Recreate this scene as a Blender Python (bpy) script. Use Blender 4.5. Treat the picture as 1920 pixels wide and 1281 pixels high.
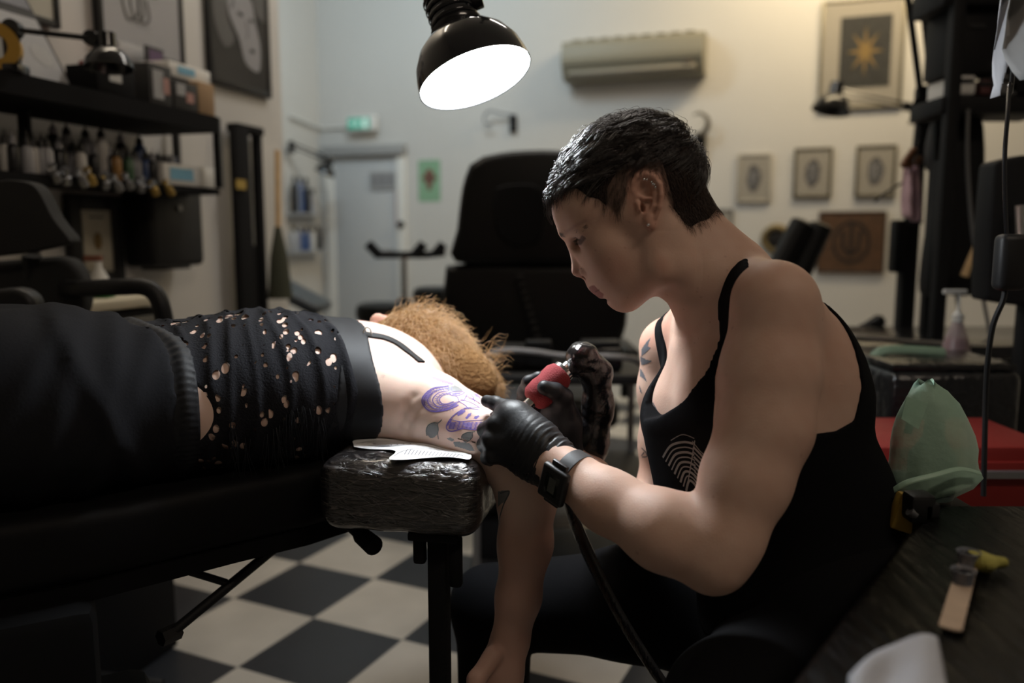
import bpy, bmesh, math, random
import numpy as np
from mathutils import Vector, Matrix, noise
from mathutils.bvhtree import BVHTree

for _o in list(bpy.data.objects):
    bpy.data.objects.remove(_o)
SC = bpy.context.scene
COL = SC.collection
PI = math.pi
RNG = np.random.default_rng(7)
random.seed(7)

# ------------------------------------------------------------------ camera
CAMH, PITCH, FPX = 1.13, 0.13, 1550.0
cam_d = bpy.data.cameras.new('camera')
cam_d.lens = FPX / 1920 * 36.0
cam_d.sensor_width = 36.0
cam_d.dof.use_dof = True
cam_d.dof.focus_distance = 1.10
cam_d.dof.aperture_fstop = 2.1
cam_d.clip_start = 0.02
cam_o = bpy.data.objects.new('camera', cam_d)
COL.objects.link(cam_o)
cam_o.location = (0, 0, CAMH)
cam_o.rotation_euler = (PI / 2 - PITCH, 0, 0)
SC.camera = cam_o

LED_POWER = 92.0
# ------------------------------------------------------------------ view and world
SC.view_settings.view_transform = 'Standard'
SC.view_settings.look = 'None'
SC.view_settings.gamma = 1.0
SC.view_settings.use_curve_mapping = False
SC.view_settings.exposure = 0.0
W = bpy.data.worlds.new('world')
SC.world = W
W.use_nodes = True
W.node_tree.nodes['Background'].inputs[0].default_value = (0.75, 0.82, 1.0, 1)
W.node_tree.nodes['Background'].inputs[1].default_value = 0.05


def area_light(name, loc, target, size, power, color, size_y=None, spread=180):
    d = bpy.data.lights.new(name, 'AREA')
    d.energy = power
    d.color = color
    d.shape = 'RECTANGLE'
    d.size = size
    d.size_y = size_y or size
    d.spread = math.radians(spread)
    o = bpy.data.objects.new(name, d)
    COL.objects.link(o)
    o.location = loc
    o.rotation_euler = (Vector(target) - Vector(loc)).to_track_quat('-Z', 'Y').to_euler()
    return o


# ceiling tubes out of view: the room's own light
area_light('ceiling_light_warm', (1.9, 4.3, 3.2), (1.9, 5.6, 2.1), 1.4, 32, (1.0, 0.80, 0.50), 0.12)
area_light('ceiling_light_cool', (-.7, 4.3, 3.2), (-1.2, 6.6, 1.4), 1.4, 21, (0.72, 0.90, 1.0), 0.12)
area_light('ceiling_light_left', (-1.0, 2.6, 3.2), (-2.0, 3.0, 1.6), 1.2, 13, (1.0, 0.86, 0.68), 0.12)
area_light('ceiling_light_front', (1.3, -0.5, 3.2), (0.5, 1.1, 1.0), 1.2, 14, (1.0, 0.83, 0.66), 0.12)
area_light('ceiling_light_middle', (0.2, 3.2, 3.2), (0.2, 3.2, 0), 1.2, 16, (1.0, 0.93, 0.85), 0.12)


# ------------------------------------------------------------------ picture <-> place
def at(px, py, Y):
    X = (px - 960.0) / FPX
    V = (640.5 - py) / FPX
    c, s = math.cos(PITCH), math.sin(PITCH)
    dy, dz = c + V * s, -s + V * c
    t = Y / dy
    return np.array([X * t, Y, CAMH + dz * t])


def ray(px, py):
    d = at(px, py, 1.0) - np.array([0, 0, CAMH])
    return d / np.linalg.norm(d)


def on_plane(px, py, P, n):
    d = ray(px, py)
    o = np.array([0, 0, CAMH])
    return o + d * (np.dot(np.array(P) - o, n) / np.dot(d, n))


def vec(*a):
    return np.array(a, dtype=float)


def unit(v):
    v = np.array(v, dtype=float)
    return v / (np.linalg.norm(v) + 1e-12)


# ------------------------------------------------------------------ materials
def mat(name, col=(0.5, 0.5, 0.5), rough=0.5, metal=0.0, spec=0.5, emit=None, estr=0.0, coat=0.0,
        bump=None, var=None, sss=0.0, trans=0.0, alpha=1.0, sheen=0.0, attr=None, aniso=0.0):
    """bump=(scale, strength[, distance]); var=(scale, amount) mottles the colour; attr=name of a colour attribute."""
    m = bpy.data.materials.new(name)
    m.use_nodes = True
    nt = m.node_tree
    b = nt.nodes['Principled BSDF']
    b.inputs['Base Color'].default_value = (*col, 1)
    b.inputs['Roughness'].default_value = rough
    b.inputs['Metallic'].default_value = metal
    b.inputs['Specular IOR Level'].default_value = spec
    b.inputs['Coat Weight'].default_value = coat
    b.inputs['Coat Roughness'].default_value = 0.08
    b.inputs['Transmission Weight'].default_value = trans
    b.inputs['Alpha'].default_value = alpha
    b.inputs['Sheen Weight'].default_value = sheen
    b.inputs['Anisotropic'].default_value = aniso
    if emit:
        b.inputs['Emission Color'].default_value = (*emit, 1)
        b.inputs['Emission Strength'].default_value = estr
    if sss:
        b.inputs['Subsurface Weight'].default_value = sss
        b.inputs['Subsurface Radius'].default_value = (1.0, 0.35, 0.2)
        b.inputs['Subsurface Scale'].default_value = 0.008
    tc = nt.nodes.new('ShaderNodeTexCoord')
    src = None
    if attr:
        a = nt.nodes.new('ShaderNodeAttribute')
        a.attribute_name = attr
        src = a.outputs['Color']
        nt.links.new(src, b.inputs['Base Color'])
    if var:
        n = nt.nodes.new('ShaderNodeTexNoise')
        n.inputs['Scale'].default_value = var[0]
        n.inputs['Detail'].default_value = 5
        nt.links.new(tc.outputs['Object'], n.inputs['Vector'])
        mr = nt.nodes.new('ShaderNodeMapRange')
        mr.inputs[1].default_value = 0.3
        mr.inputs[2].default_value = 0.7
        mr.inputs[3].default_value = 1 - var[1]
        mr.inputs[4].default_value = 1 + var[1]
        nt.links.new(n.outputs['Fac'], mr.inputs[0])
        mx = nt.nodes.new('ShaderNodeMix')
        mx.data_type = 'RGBA'
        mx.blend_type = 'MULTIPLY'
        mx.inputs[0].default_value = 1
        mx.inputs[6].default_value = (*col, 1)
        if src:
            nt.links.new(src, mx.inputs[6])
        cb = nt.nodes.new('ShaderNodeCombineColor')
        for i in range(3):
            nt.links.new(mr.outputs[0], cb.inputs[i])
        nt.links.new(cb.outputs[0], mx.inputs[7])
        nt.links.new(mx.outputs[2], b.inputs['Base Color'])
    if bump:
        n = nt.nodes.new('ShaderNodeTexNoise')
        n.inputs['Scale'].default_value = bump[0]
        n.inputs['Detail'].default_value = 6
        nt.links.new(tc.outputs['Object'], n.inputs['Vector'])
        bp = nt.nodes.new('ShaderNodeBump')
        bp.inputs['Strength'].default_value = bump[1]
        bp.inputs['Distance'].default_value = bump[2] if len(bump) > 2 else 0.002
        nt.links.new(n.outputs['Fac'], bp.inputs['Height'])
        nt.links.new(bp.outputs[0], b.inputs['Normal'])
    return m


# ------------------------------------------------------------------ objects
def meta(o, label=None, cat=None, group=None, kind=None):
    if label: o['label'] = label
    if cat: o['category'] = cat
    if group: o['group'] = group
    if kind: o['kind'] = kind
    return o


def empty(name, loc, label, cat, group=None, rz=0.0):
    o = bpy.data.objects.new(name, None)
    o.empty_display_size = 0.02
    COL.objects.link(o)
    o.location = tuple(loc)
    o.rotation_euler = (0, 0, rz)
    return meta(o, label, cat, group)


def mesh_obj(name, verts, faces, m, parent=None, smooth=True, world=True):
    me = bpy.data.meshes.new(name)
    me.from_pydata([tuple(map(float, v)) for v in verts], [], faces)
    me.materials.append(m)
    if smooth:
        me.shade_smooth()
    o = bpy.data.objects.new(name, me)
    COL.objects.link(o)
    if parent is not None:
        o.parent = parent
        if world:
            o.matrix_parent_inverse = world_of(parent).inverted()
    return o


def world_of(o):
    M = Matrix.LocRotScale(o.location, o.rotation_euler, o.scale)
    if o.parent is not None:
        return world_of(o.parent) @ o.matrix_parent_inverse @ M
    return M


class MB:
    """Collects shapes into one mesh. All coordinates in one frame (the thing's own, or the room's)."""

    def __init__(self, M=None):
        self.v, self.f, self.M = [], [], M

    def add(self, vs, fs):
        n = len(self.v)
        for p in vs:
            p = Vector(p)
            self.v.append(self.M @ p if self.M else p)
        self.f += [tuple(n + i for i in q) for q in fs]
        return self

    def box(self, c, s, R=None, bev=0.0, seg=2):
        bm = bmesh.new()
        bmesh.ops.create_cube(bm, size=1)
        bmesh.ops.scale(bm, vec=s, verts=bm.verts)
        if bev:
            bmesh.ops.bevel(bm, geom=bm.edges[:], offset=bev, segments=seg, profile=0.5, affect='EDGES')
        return self._bm(bm, c, R)

    def _bm(self, bm, c, R):
        T = Matrix.Translation(Vector(c)) @ (R.to_4x4() if R else Matrix.Identity(4))
        bm.verts.index_update()
        vs = [T @ v.co for v in bm.verts]
        fs = [tuple(v.index for v in f.verts) for f in bm.faces]
        bm.free()
        return self.add(vs, fs)

    def cyl(self, a, b, ra, rb=None, n=20, bev=0.0, caps=True):
        rb = ra if rb is None else rb
        a, b = Vector(a), Vector(b)
        L = (b - a).length
        prof = [(ra, 0), (rb, L)] if not bev else [(ra - bev, 0), (ra - bev * .3, bev * .3), (ra, bev), (rb, L - bev), (rb - bev * .3, L - bev * .3), (rb - bev, L)]
        return self.lathe(prof, a, (b - a), n, caps)

    def lathe(self, prof, o, axis, n=24, caps=True):
        """prof: (radius, height along axis) pairs."""
        q = Vector(axis).to_track_quat('Z', 'Y').to_matrix()
        vs, fs = [], []
        for r, h in prof:
            for i in range(n):
                t = 2 * PI * i / n
                vs.append(Vector(o) + q @ Vector((r * math.cos(t), r * math.sin(t), h)))
        for j in range(len(prof) - 1):
            for i in range(n):
                k = (i + 1) % n
                fs.append((j * n + i, j * n + k, (j + 1) * n + k, (j + 1) * n + i))
        if caps:
            if prof[0][0] > 1e-6: fs.append(tuple(range(n - 1, -1, -1)))
            if prof[-1][0] > 1e-6: fs.append(tuple((len(prof) - 1) * n + i for i in range(n)))
        return self.add(vs, fs)

    def tube(self, pts, r, n=10, flat=1.0, caps=True, side=None):
        P = [Vector(p) for p in pts]
        R = r if hasattr(r, '__len__') else [r] * len(P)
        vs, fs = [], []
        up = Vector(side) if side is not None else Vector((0.13, 0.27, 0.95))
        for j, p in enumerate(P):
            t = (P[min(j + 1, len(P) - 1)] - P[max(j - 1, 0)]).normalized()
            x = up - t * up.dot(t)
            if x.length < 1e-4: x = t.orthogonal()
            x.normalize()
            y = t.cross(x)
            if side is None: up = x
            for i in range(n):
                a = 2 * PI * i / n
                vs.append(p + x * (R[j] * math.cos(a)) + y * (R[j] * flat * math.sin(a)))
        for j in range(len(P) - 1):
            for i in range(n):
                k = (i + 1) % n
                fs.append((j * n + i, j * n + k, (j + 1) * n + k, (j + 1) * n + i))
        if caps:
            fs.append(tuple(range(n - 1, -1, -1)))
            fs.append(tuple((len(P) - 1) * n + i for i in range(n)))
        return self.add(vs, fs)

    def ball(self, c, r, n=12, R=None):
        rr = r if hasattr(r, '__len__') else (r, r, r)
        vs, fs = [], []
        m = n * 2
        Q = R if R else Matrix.Identity(3)
        for j in range(1, n):
            for i in range(m):
                a, b = PI * j / n, 2 * PI * i / m
                vs.append(Vector(c) + Q @ Vector((rr[0] * math.sin(a) * math.cos(b), rr[1] * math.sin(a) * math.sin(b), rr[2] * math.cos(a))))
        t, bt = len(vs), len(vs) + 1
        vs += [Vector(c) + Q @ Vector((0, 0, rr[2])), Vector(c) - Q @ Vector((0, 0, rr[2]))]
        for j in range(n - 2):
            for i in range(m):
                k = (i + 1) % m
                fs.append((j * m + i, (j + 1) * m + i, (j + 1) * m + k, j * m + k))
        for i in range(m):
            k = (i + 1) % m
            fs.append((t, i, k))
            fs.append((bt, (n - 2) * m + k, (n - 2) * m + i))
        return self.add(vs, fs)

    def prism(self, poly, a, u, v, w):
        """Polygon poly of (s, t) spanned by u, v from point a, pushed along w."""
        a, u, v, w = Vector(a), Vector(u), Vector(v), Vector(w)
        n = len(poly)
        vs = [a + u * s + v * t for s, t in poly] + [a + u * s + v * t + w for s, t in poly]
        fs = [tuple(range(n)), tuple(range(2 * n - 1, n - 1, -1))]
        fs += [(i, n + i, n + (i + 1) % n, (i + 1) % n) for i in range(n)]
        return self.add(vs, fs)

    def build(self, name, m, parent=None, smooth=True, local=False):
        o = mesh_obj(name, self.v, self.f, m, parent, False, world=not local)
        if smooth:
            try:
                bm = bmesh.new(); bm.from_mesh(o.data)
                bmesh.ops.recalc_face_normals(bm, faces=bm.faces[:])
                bm.to_mesh(o.data); bm.free()
                o.data.shade_smooth()
                o.data.set_sharp_from_angle(angle=math.radians(38))
            except Exception:
                pass
        return o


def children(o):
    return [c for c in bpy.data.objects if c.parent == o]


def copy_tree(o, parent=None):
    c = o.copy()
    COL.objects.link(c)
    if parent is not None: c.parent = parent
    for ch in children(o): copy_tree(ch, c)
    return c


# ------------------------------------------------------------------ solid modelling on a grid
class Field:
    def __init__(self, lo, hi, h):
        self.lo, self.h = np.array(lo, float), h
        self.n = np.ceil((np.array(hi, float) - self.lo) / h).astype(int) + 1
        self.ax = [(self.lo[i] + h * np.arange(self.n[i])).astype(np.float32) for i in range(3)]
        self.D = np.full(self.n, 0.12, np.float32)

    def copy(self):
        f = Field.__new__(Field)
        f.lo, f.h, f.n, f.ax, f.D = self.lo, self.h, self.n, self.ax, self.D.copy()
        return f

    def _win(self, lo, hi, m):
        a = np.clip(np.floor((np.array(lo) - m - self.lo) / self.h).astype(int), 0, self.n)
        b = np.clip(np.ceil((np.array(hi) + m - self.lo) / self.h).astype(int) + 1, 0, self.n)
        if np.any(b <= a): return None
        s = tuple(slice(a[i], b[i]) for i in range(3))
        return s, self.ax[0][s[0]][:, None, None], self.ax[1][s[1]][None, :, None], self.ax[2][s[2]][None, None, :]

    def _mix(self, s, d, k, cut):
        a = self.D[s]
        d = d.astype(np.float32)
        if cut:
            a, d = -a, d
            hh = np.maximum(k - np.abs(a - d), 0) / max(k, 1e-6)
            self.D[s] = -(np.minimum(a, d) - hh * hh * k * 0.25)
        else:
            hh = np.maximum(k - np.abs(a - d), 0) / max(k, 1e-6)
            self.D[s] = np.minimum(a, d) - hh * hh * k * 0.25

    def cone(self, a, b, ra, rb, k=0.01, cut=False, side=None, flat=1.0):
        """Capsule a-b whose radius runs ra to rb; along `side` it is as given, across it scaled by flat."""
        a, b = np.array(a, float), np.array(b, float)
        R = max(ra, rb) * max(1, flat)
        w = self._win(np.minimum(a, b) - R, np.maximum(a, b) + R, max(k, 0.02))
        if w is None: return self
        s, x, y, z = w
        ab = b - a
        L2 = float(ab @ ab) + 1e-12
        px, py, pz = x - a[0], y - a[1], z - a[2]
        t = np.clip((px * ab[0] + py * ab[1] + pz * ab[2]) / L2, 0, 1)
        qx, qy, qz = px - t * ab[0], py - t * ab[1], pz - t * ab[2]
        r = ra + (rb - ra) * t
        if side is None:
            d = np.sqrt(qx * qx + qy * qy + qz * qz) - r
        else:
            ax = ab / math.sqrt(L2)
            sd = np.array(side, float); sd = unit(sd - ax * (sd @ ax))
            th = np.cross(ax, sd)
            cs = qx * sd[0] + qy * sd[1] + qz * sd[2]
            ct = qx * th[0] + qy * th[1] + qz * th[2]
            ca = qx * ax[0] + qy * ax[1] + qz * ax[2]
            q = np.sqrt(cs * cs + (ct / flat) ** 2 + ca * ca)
            q2 = np.sqrt(cs * cs + (ct / flat ** 2) ** 2 + ca * ca) + 1e-9
            d = (q - r) * q / q2
        self._mix(s, d, k, cut)
        return self

    def chain(self, pts, k=0.01, **kw):
        for (a, ra), (b, rb) in zip(pts[:-1], pts[1:]):
            self.cone(a, b, ra, rb, k, **kw)
        return self

    def ell(self, c, r, R=None, k=0.01, cut=False):
        """Ellipsoid: radii r along the rows of R."""
        c, r = np.array(c, float), np.array(r, float)
        R = np.eye(3) if R is None else np.array(R, float)
        ext = np.sqrt(((R * r[:, None]) ** 2).sum(0))
        w = self._win(c - ext, c + ext, max(k, 0.02))
        if w is None: return self
        s, x, y, z = w
        px, py, pz = x - c[0], y - c[1], z - c[2]
        k0 = 0; k1 = 0
        for i in range(3):
            u = px * R[i][0] + py * R[i][1] + pz * R[i][2]
            k0 = k0 + (u / r[i]) ** 2
            k1 = k1 + (u / r[i] ** 2) ** 2
        k0, k1 = np.sqrt(k0), np.sqrt(k1) + 1e-9
        self._mix(s, k0 * (k0 - 1) / k1, k, cut)
        return self

    def keep(self, fn, k=0.0):
        """Keep only where fn(x, y, z) < 0."""
        r = fn(self.ax[0][:, None, None], self.ax[1][None, :, None], self.ax[2][None, None, :]).astype(np.float32)
        self.D = np.maximum(self.D, np.broadcast_to(r, self.D.shape))
        return self

    def bumps(self, amp, scale, seed=0, axis=None):
        r = np.random.default_rng(seed)
        x, y, z = self.ax[0][:, None, None], self.ax[1][None, :, None], self.ax[2][None, None, :]
        d = 0
        for i in range(5):
            v = unit(r.normal(size=3)) * scale * r.uniform(.7, 1.5)
            d = d + np.sin(x * v[0] + y * v[1] + z * v[2] + r.uniform(0, 6))
        self.D += (amp / 2.5 * d).astype(np.float32)
        return self

    def mesh(self):
        D = self.D
        S = D < 0
        # cells with a crossing
        c = [S[dx:S.shape[0] - 1 + dx, dy:S.shape[1] - 1 + dy, dz:S.shape[2] - 1 + dz] for dx in (0, 1) for dy in (0, 1) for dz in (0, 1)]
        al = c[0].copy(); an = c[0].copy()
        for q in c[1:]:
            al &= q; an |= q
        act = an & ~al
        idx = np.full(act.shape, -1, np.int64)
        ii = np.argwhere(act)
        idx[act] = np.arange(len(ii))
        acc = np.zeros((len(ii), 3)); cnt = np.zeros(len(ii))
        I, J, K = ii[:, 0], ii[:, 1], ii[:, 2]
        corners = [(dx, dy, dz) for dx in (0, 1) for dy in (0, 1) for dz in (0, 1)]
        for p in corners:
            for axd in range(3):
                if p[axd]: continue
                q = list(p); q[axd] = 1
                a = D[I + p[0], J + p[1], K + p[2]]; b = D[I + q[0], J + q[1], K + q[2]]
                m = (a < 0) != (b < 0)
                t = np.where(m, a / (a - b + 1e-20 * (a == b)), 0)
                pos = np.array(p, float)[None, :].repeat(len(ii), 0)
                pos[:, axd] += t
                acc += pos * m[:, None]
                cnt += m
        V = self.lo + (ii + acc / np.maximum(cnt, 1)[:, None]) * self.h
        F = []
        for axd in range(3):
            a = np.take(S, range(0, S.shape[axd] - 1), axd); b = np.take(S, range(1, S.shape[axd]), axd)
            e = np.argwhere(a != b)
            u, v = (axd + 1) % 3, (axd + 2) % 3
            ok = (e[:, u] > 0) & (e[:, v] > 0) & (e[:, u] < S.shape[u] - 1) & (e[:, v] < S.shape[v] - 1)
            e = e[ok]
            fl = a[tuple(e.T)]
            q = []
            for du, dv in ((-1, -1), (0, -1), (0, 0), (-1, 0)):
                g = e.copy(); g[:, u] += du; g[:, v] += dv
                q.append(idx[tuple(g.T)])
            q = np.stack(q, 1)
            q[~fl] = q[~fl][:, ::-1]
            F.append(q)
        F = np.concatenate(F)
        F = F[(F >= 0).all(1)]
        return V, F

    def build(self, name, m, parent=None, smooth_it=1):
        V, F = self.mesh()
        for _ in range(smooth_it):  # a light relaxation of the grid pattern
            S = np.zeros_like(V); C = np.zeros(len(V))
            for i in range(4):
                a, b = F[:, i], F[:, (i + 1) % 4]
                for k in range(3):
                    S[:, k] += np.bincount(a, V[b, k], len(V)) + np.bincount(b, V[a, k], len(V))
                C += np.bincount(a, minlength=len(V)) + np.bincount(b, minlength=len(V))
            V = V * 0.5 + 0.5 * S / np.maximum(C, 1)[:, None]
        me = bpy.data.meshes.new(name)
        me.vertices.add(len(V)); me.vertices.foreach_set('co', V.astype(np.float32).ravel())
        me.loops.add(F.size); me.loops.foreach_set('vertex_index', F.astype(np.int32).ravel())
        me.polygons.add(len(F)); me.polygons.foreach_set('loop_start', np.arange(0, F.size, 4, dtype=np.int32))
        me.update(calc_edges=True)
        me.validate()
        me.materials.append(m)
        me.shade_smooth()
        o = bpy.data.objects.new(name, me)
        COL.objects.link(o)
        if parent is not None:
            o.parent = parent
            o.matrix_parent_inverse = world_of(parent).inverted()
        o_V[name] = V
        return o


o_V = {}


def poly_sdf(px, py, poly):
    """Signed distance (negative inside) to a 2-D polygon, arrays allowed."""
    d = None; s = 1.0
    n = len(poly)
    s = np.ones(np.broadcast(px, py).shape, np.float32)
    for i in range(n):
        ax_, ay_ = poly[i]; bx_, by_ = poly[i - 1]
        ex, ey = bx_ - ax_, by_ - ay_
        wx, wy = px - ax_, py - ay_
        t = np.clip((wx * ex + wy * ey) / (ex * ex + ey * ey + 1e-12), 0, 1)
        q = (wx - ex * t) ** 2 + (wy - ey * t) ** 2
        d = q if d is None else np.minimum(d, q)
        c1, c2, c3 = py >= ay_, py < by_, ex * wy > ey * wx
        s = np.where((c1 & c2 & c3) | (~c1 & ~c2 & ~c3), -s, s)
    return s * np.sqrt(d)


def bvh_of(o):
    me = o.data
    M = world_of(o)
    vs = [M @ v.co for v in me.vertices]
    return BVHTree.FromPolygons(vs, [tuple(p.vertices) for p in me.polygons])


def strands_mesh(name, lines, r, m, parent, tip=0.25):
    """Each line of points becomes a thin three-sided hair; all in one mesh."""
    V, F = [], []
    for L in lines:
        L = np.asarray(L)
        n0 = len(V)
        k = len(L)
        for j in range(k):
            t = unit(L[min(j + 1, k - 1)] - L[max(j - 1, 0)])
            a = unit(np.cross(t, (0.3, -0.8, 0.5))); b = np.cross(t, a)
            rr = r * (1 - (1 - tip) * j / (k - 1))
            for q in range(3):
                V.append(L[j] + rr * (a * math.cos(2.094 * q) + b * math.sin(2.094 * q)))
        for j in range(k - 1):
            for q in range(3):
                w = (q + 1) % 3
                F.append((n0 + j * 3 + q, n0 + j * 3 + w, n0 + j * 3 + 3 + w, n0 + j * 3 + 3 + q))
    return mesh_obj(name, V, F, m, parent)
# ================================================================== the room
M_WALL = mat('wall_paint', (.60, .585, .56), .85, bump=(90, .08, .001), var=(1.3, .03))
M_CEIL = mat('ceiling_paint', (.7, .69, .67), .9)
M_BLK = mat('black_paint', (.010, .010, .011), .5, spec=.35)
M_BLKM = mat('black_matt', (.009, .009, .010), .85, spec=.15)
M_BLKG = mat('black_gloss', (.008, .008, .010), .16, spec=.6)
M_VINYL = mat('black_vinyl', (.011, .011, .013), .42, spec=.4, bump=(220, .25, .0008))
M_CHROME = mat('chrome', (.6, .6, .62), .16, 1.0)
M_GREYM = mat('grey_metal', (.24, .24, .25), .4, .7)
M_WHITE = mat('white_plastic_plain', (.72, .71, .68), .5)
M_PAPER = mat('paper', (.78, .79, .80), .8)
M_GLASS = mat('picture_glass', (.0, .0, .0), .05, alpha=.06)
M_CREAM = mat('cream_paint', (.55, .50, .38), .6)
M_WOOD = mat('brown_wood', (.085, .042, .02), .5, var=(30, .3))
M_PINE = mat('pine', (.60, .40, .20), .6, var=(40, .1))
M_GOLD = mat('gilt', (.42, .28, .08), .4, .6)
M_RED = mat('red_paint', (.19, .014, .012), .6, spec=.25)

SW = vec(-.975, 3.6, 0)
DL = vec(math.sin(math.radians(15.8)), math.cos(math.radians(15.8)), 0)      # along the left wall, away from the camera
NL = vec(DL[1], -DL[0], 0)                                                     # out of it, into the room
PB = at(1180, 438, 5.6); PB[2] = 0
DB = vec(math.cos(math.radians(20)), -math.sin(math.radians(20)), 0)          # along the back wall to the right
NB = vec(-DB[1] * -1, -DB[0], 0)
NB = unit(vec(-math.sin(math.radians(20)), -math.cos(math.radians(20)), 0))
COR = PB + DB * -2.39
HCEIL = 3.35


def wall(name, a, b, th, nrm, z0=0.0, z1=HCEIL, m=None):
    a, b = np.array(a), np.array(b)
    mb = MB()
    o = -np.array(nrm) * th
    P = [a, b, b + o, a + o]
    mb.add([(p[0], p[1], z0) for p in P] + [(p[0], p[1], z1) for p in P], [(0, 1, 5, 4), (1, 2, 6, 5), (2, 3, 7, 6), (3, 0, 4, 7), (0, 3, 2, 1), (4, 5, 6, 7)])
    o = mb.build(name, m or M_WALL, smooth=False)
    o['kind'] = 'structure'
    return o


RB = PB + DB * 3.3                         # back right corner
LB = COR - DL * 3.6                        # the far-left wall runs forward to here, behind the partition
LF = SW - DL * 6.6
RF = vec(RB[0] - .1, -2.6, 0)
LF[1] = -2.6
wall('wall_back', COR - DB * .3, RB + DB * .2, .12, NB)
wall('wall_left_far', LB - DL * .3, COR + DL * .2, .12, NL)
wall('wall_left', LF, SW, .14, NL)
wall('wall_partition', SW - NL * .14 + DL * .0, LB - NL * .0, .1, -DL)
wall('wall_right', RF, RB + vec(.1, .1, 0), .12, vec(-1, 0, 0))
wall('wall_front', LF - vec(.3, 0, 0), RF + vec(.3, 0, 0), .12, vec(0, 1, 0))
fl = bpy.data.meshes.new('floor')
fl.from_pydata([(-7, -6, 0), (8, -6, 0), (8, 8, 0), (-7, 8, 0)], [], [(0, 1, 2, 3)])
floor = bpy.data.objects.new('floor', fl)
COL.objects.link(floor)
floor['kind'] = 'structure'
floor.location = (-.7353, 2.7365, 0); floor.rotation_euler = (0, 0, math.atan2(-.1331, .2805))
M_FLOOR = mat('checker_vinyl', (.5, .5, .5), .38, spec=.4)
nt = M_FLOOR.node_tree; b = nt.nodes['Principled BSDF']
tc = nt.nodes.new('ShaderNodeTexCoord'); mp = nt.nodes.new('ShaderNodeMapping'); mp.inputs['Location'].default_value = (0, 0, .15)
nt.links.new(tc.outputs['Object'], mp.inputs[0])
ck = nt.nodes.new('ShaderNodeTexChecker'); ck.inputs['Scale'].default_value = 1 / .3105
ck.inputs['Color2'].default_value = (.56, .52, .46, 1); ck.inputs['Color1'].default_value = (.030, .032, .038, 1)
nt.links.new(mp.outputs[0], ck.inputs['Vector'])
fl.materials.append(M_FLOOR)
n1 = nt.nodes.new('ShaderNodeTexNoise'); n1.inputs['Scale'].default_value = 5; n1.inputs['Detail'].default_value = 8
nt.links.new(tc.outputs['Object'], n1.inputs['Vector'])
mr = nt.nodes.new('ShaderNodeMapRange'); mr.inputs[1].default_value = .3; mr.inputs[2].default_value = .7; mr.inputs[3].default_value = .88; mr.inputs[4].default_value = 1.08
nt.links.new(n1.outputs['Fac'], mr.inputs[0])
mx = nt.nodes.new('ShaderNodeMix'); mx.data_type = 'RGBA'; mx.blend_type = 'MULTIPLY'; mx.inputs[0].default_value = 1
cb_ = nt.nodes.new('ShaderNodeCombineColor')
for i in range(3): nt.links.new(mr.outputs[0], cb_.inputs[i])
nt.links.new(ck.outputs['Color'], mx.inputs[6]); nt.links.new(cb_.outputs[0], mx.inputs[7]); nt.links.new(mx.outputs[2], b.inputs['Base Color'])
cl_ = MB(); cl_.box((0.2, 1.9, HCEIL + .06), (7.5, 11, .12))
o = cl_.build('ceiling', M_CEIL, smooth=False); o['kind'] = 'structure'
for nm, a, b_, n_ in (('baseboard_back', COR, RB, NB), ('baseboard_left', LF, SW, NL)):
    wall(nm, np.array(a) + n_ * .014, np.array(b_) + n_ * .014, .013, n_, 0, .09, M_WHITE)

# the door in the corner
def BW(px, py, off=0.0): return on_plane(px, py, PB + NB * off, NB)
def LWp(px, py, off=0.0): return on_plane(px, py, SW + NL * off, NL)
def LFp(px, py, off=0.0): return on_plane(px, py, COR + NL * off, NL)


M_DOOR = mat('door_paint', (.50, .51, .52), .6)
dl, dr = BW(628, 300), BW(746, 300)
dw = np.linalg.norm((dr - dl)[:2]); ztop = BW(690, 292)[2]
dm = MB()
Rb = Matrix((DB, -NB, (0, 0, 1))).transposed()
cx = (dl + dr) / 2
dm.box((cx[0] + NB[0] * .012, cx[1] + NB[1] * .012, ztop / 2), (dw, .02, ztop - .01), Rb, .003)
door = dm.build('door_1', M_DOOR); door['kind'] = 'structure'
for s in (-1, 1):
    m2 = MB(); p = cx + DB * s * (dw / 2 + .035) + NB * .02
    m2.box((p[0], p[1], ztop / 2 + .03), (.07, .04, ztop + .06), Rb, .004)
    o = m2.build('trim_%d' % (1 if s < 0 else 2), M_WHITE); o['kind'] = 'structure'
m2 = MB(); p = cx + NB * .035
m2.box((p[0], p[1], ztop + .035), (dw + .16, .07, .075), Rb, .004)
o = m2.build('trim_3', mat('door_head', (.33, .33, .33), .6)); o['kind'] = 'structure'
hd = MB(); p = BW(734, 470, .05)
hd.cyl(p, p + NB * -.04, .012); hd.cyl(p, p - DB * .11, .009)
hd.build('door_handle', M_CHROME, door)
q_ = BW(752, 421, .04); b_hang = MB(); b_hang.lathe([(.0, -.03), (.02, -.025), (.028, 0), (.02, .025), (0, .03)], q_, NB, 18); b_hang.build('lock', M_BLKM, door)  # a black round thing hanging by the door, made as a door part
# ================================================================== the person tattooing
YH = 1.08
HS = YH / FPX
HN = unit(vec(-0.035, -1.0, 0.0))        # across the head, towards its left ear
HP0 = at(1180, 400, YH)


def Hd(px, py, w=0.0):
    """A point of the head: picture position of the profile plane, w metres towards the left ear."""
    p = on_plane(px, py, HP0 + HN * abs(w), HN)
    return p if w >= 0 else p + HN * 2 * w


HX = unit(Hd(1280, 400) - Hd(1180, 400)); HZ = unit(np.cross(HN, HX) * 1.0)
if HZ[2] < 0: HZ = -HZ


def hrot(deg):
    """Frame in the profile plane: first row runs `deg` below the picture's right."""
    c, s = math.cos(math.radians(deg)), math.sin(math.radians(deg))
    return np.array([HX * c - HZ * s, HX * s + HZ * c, HN])


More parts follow.
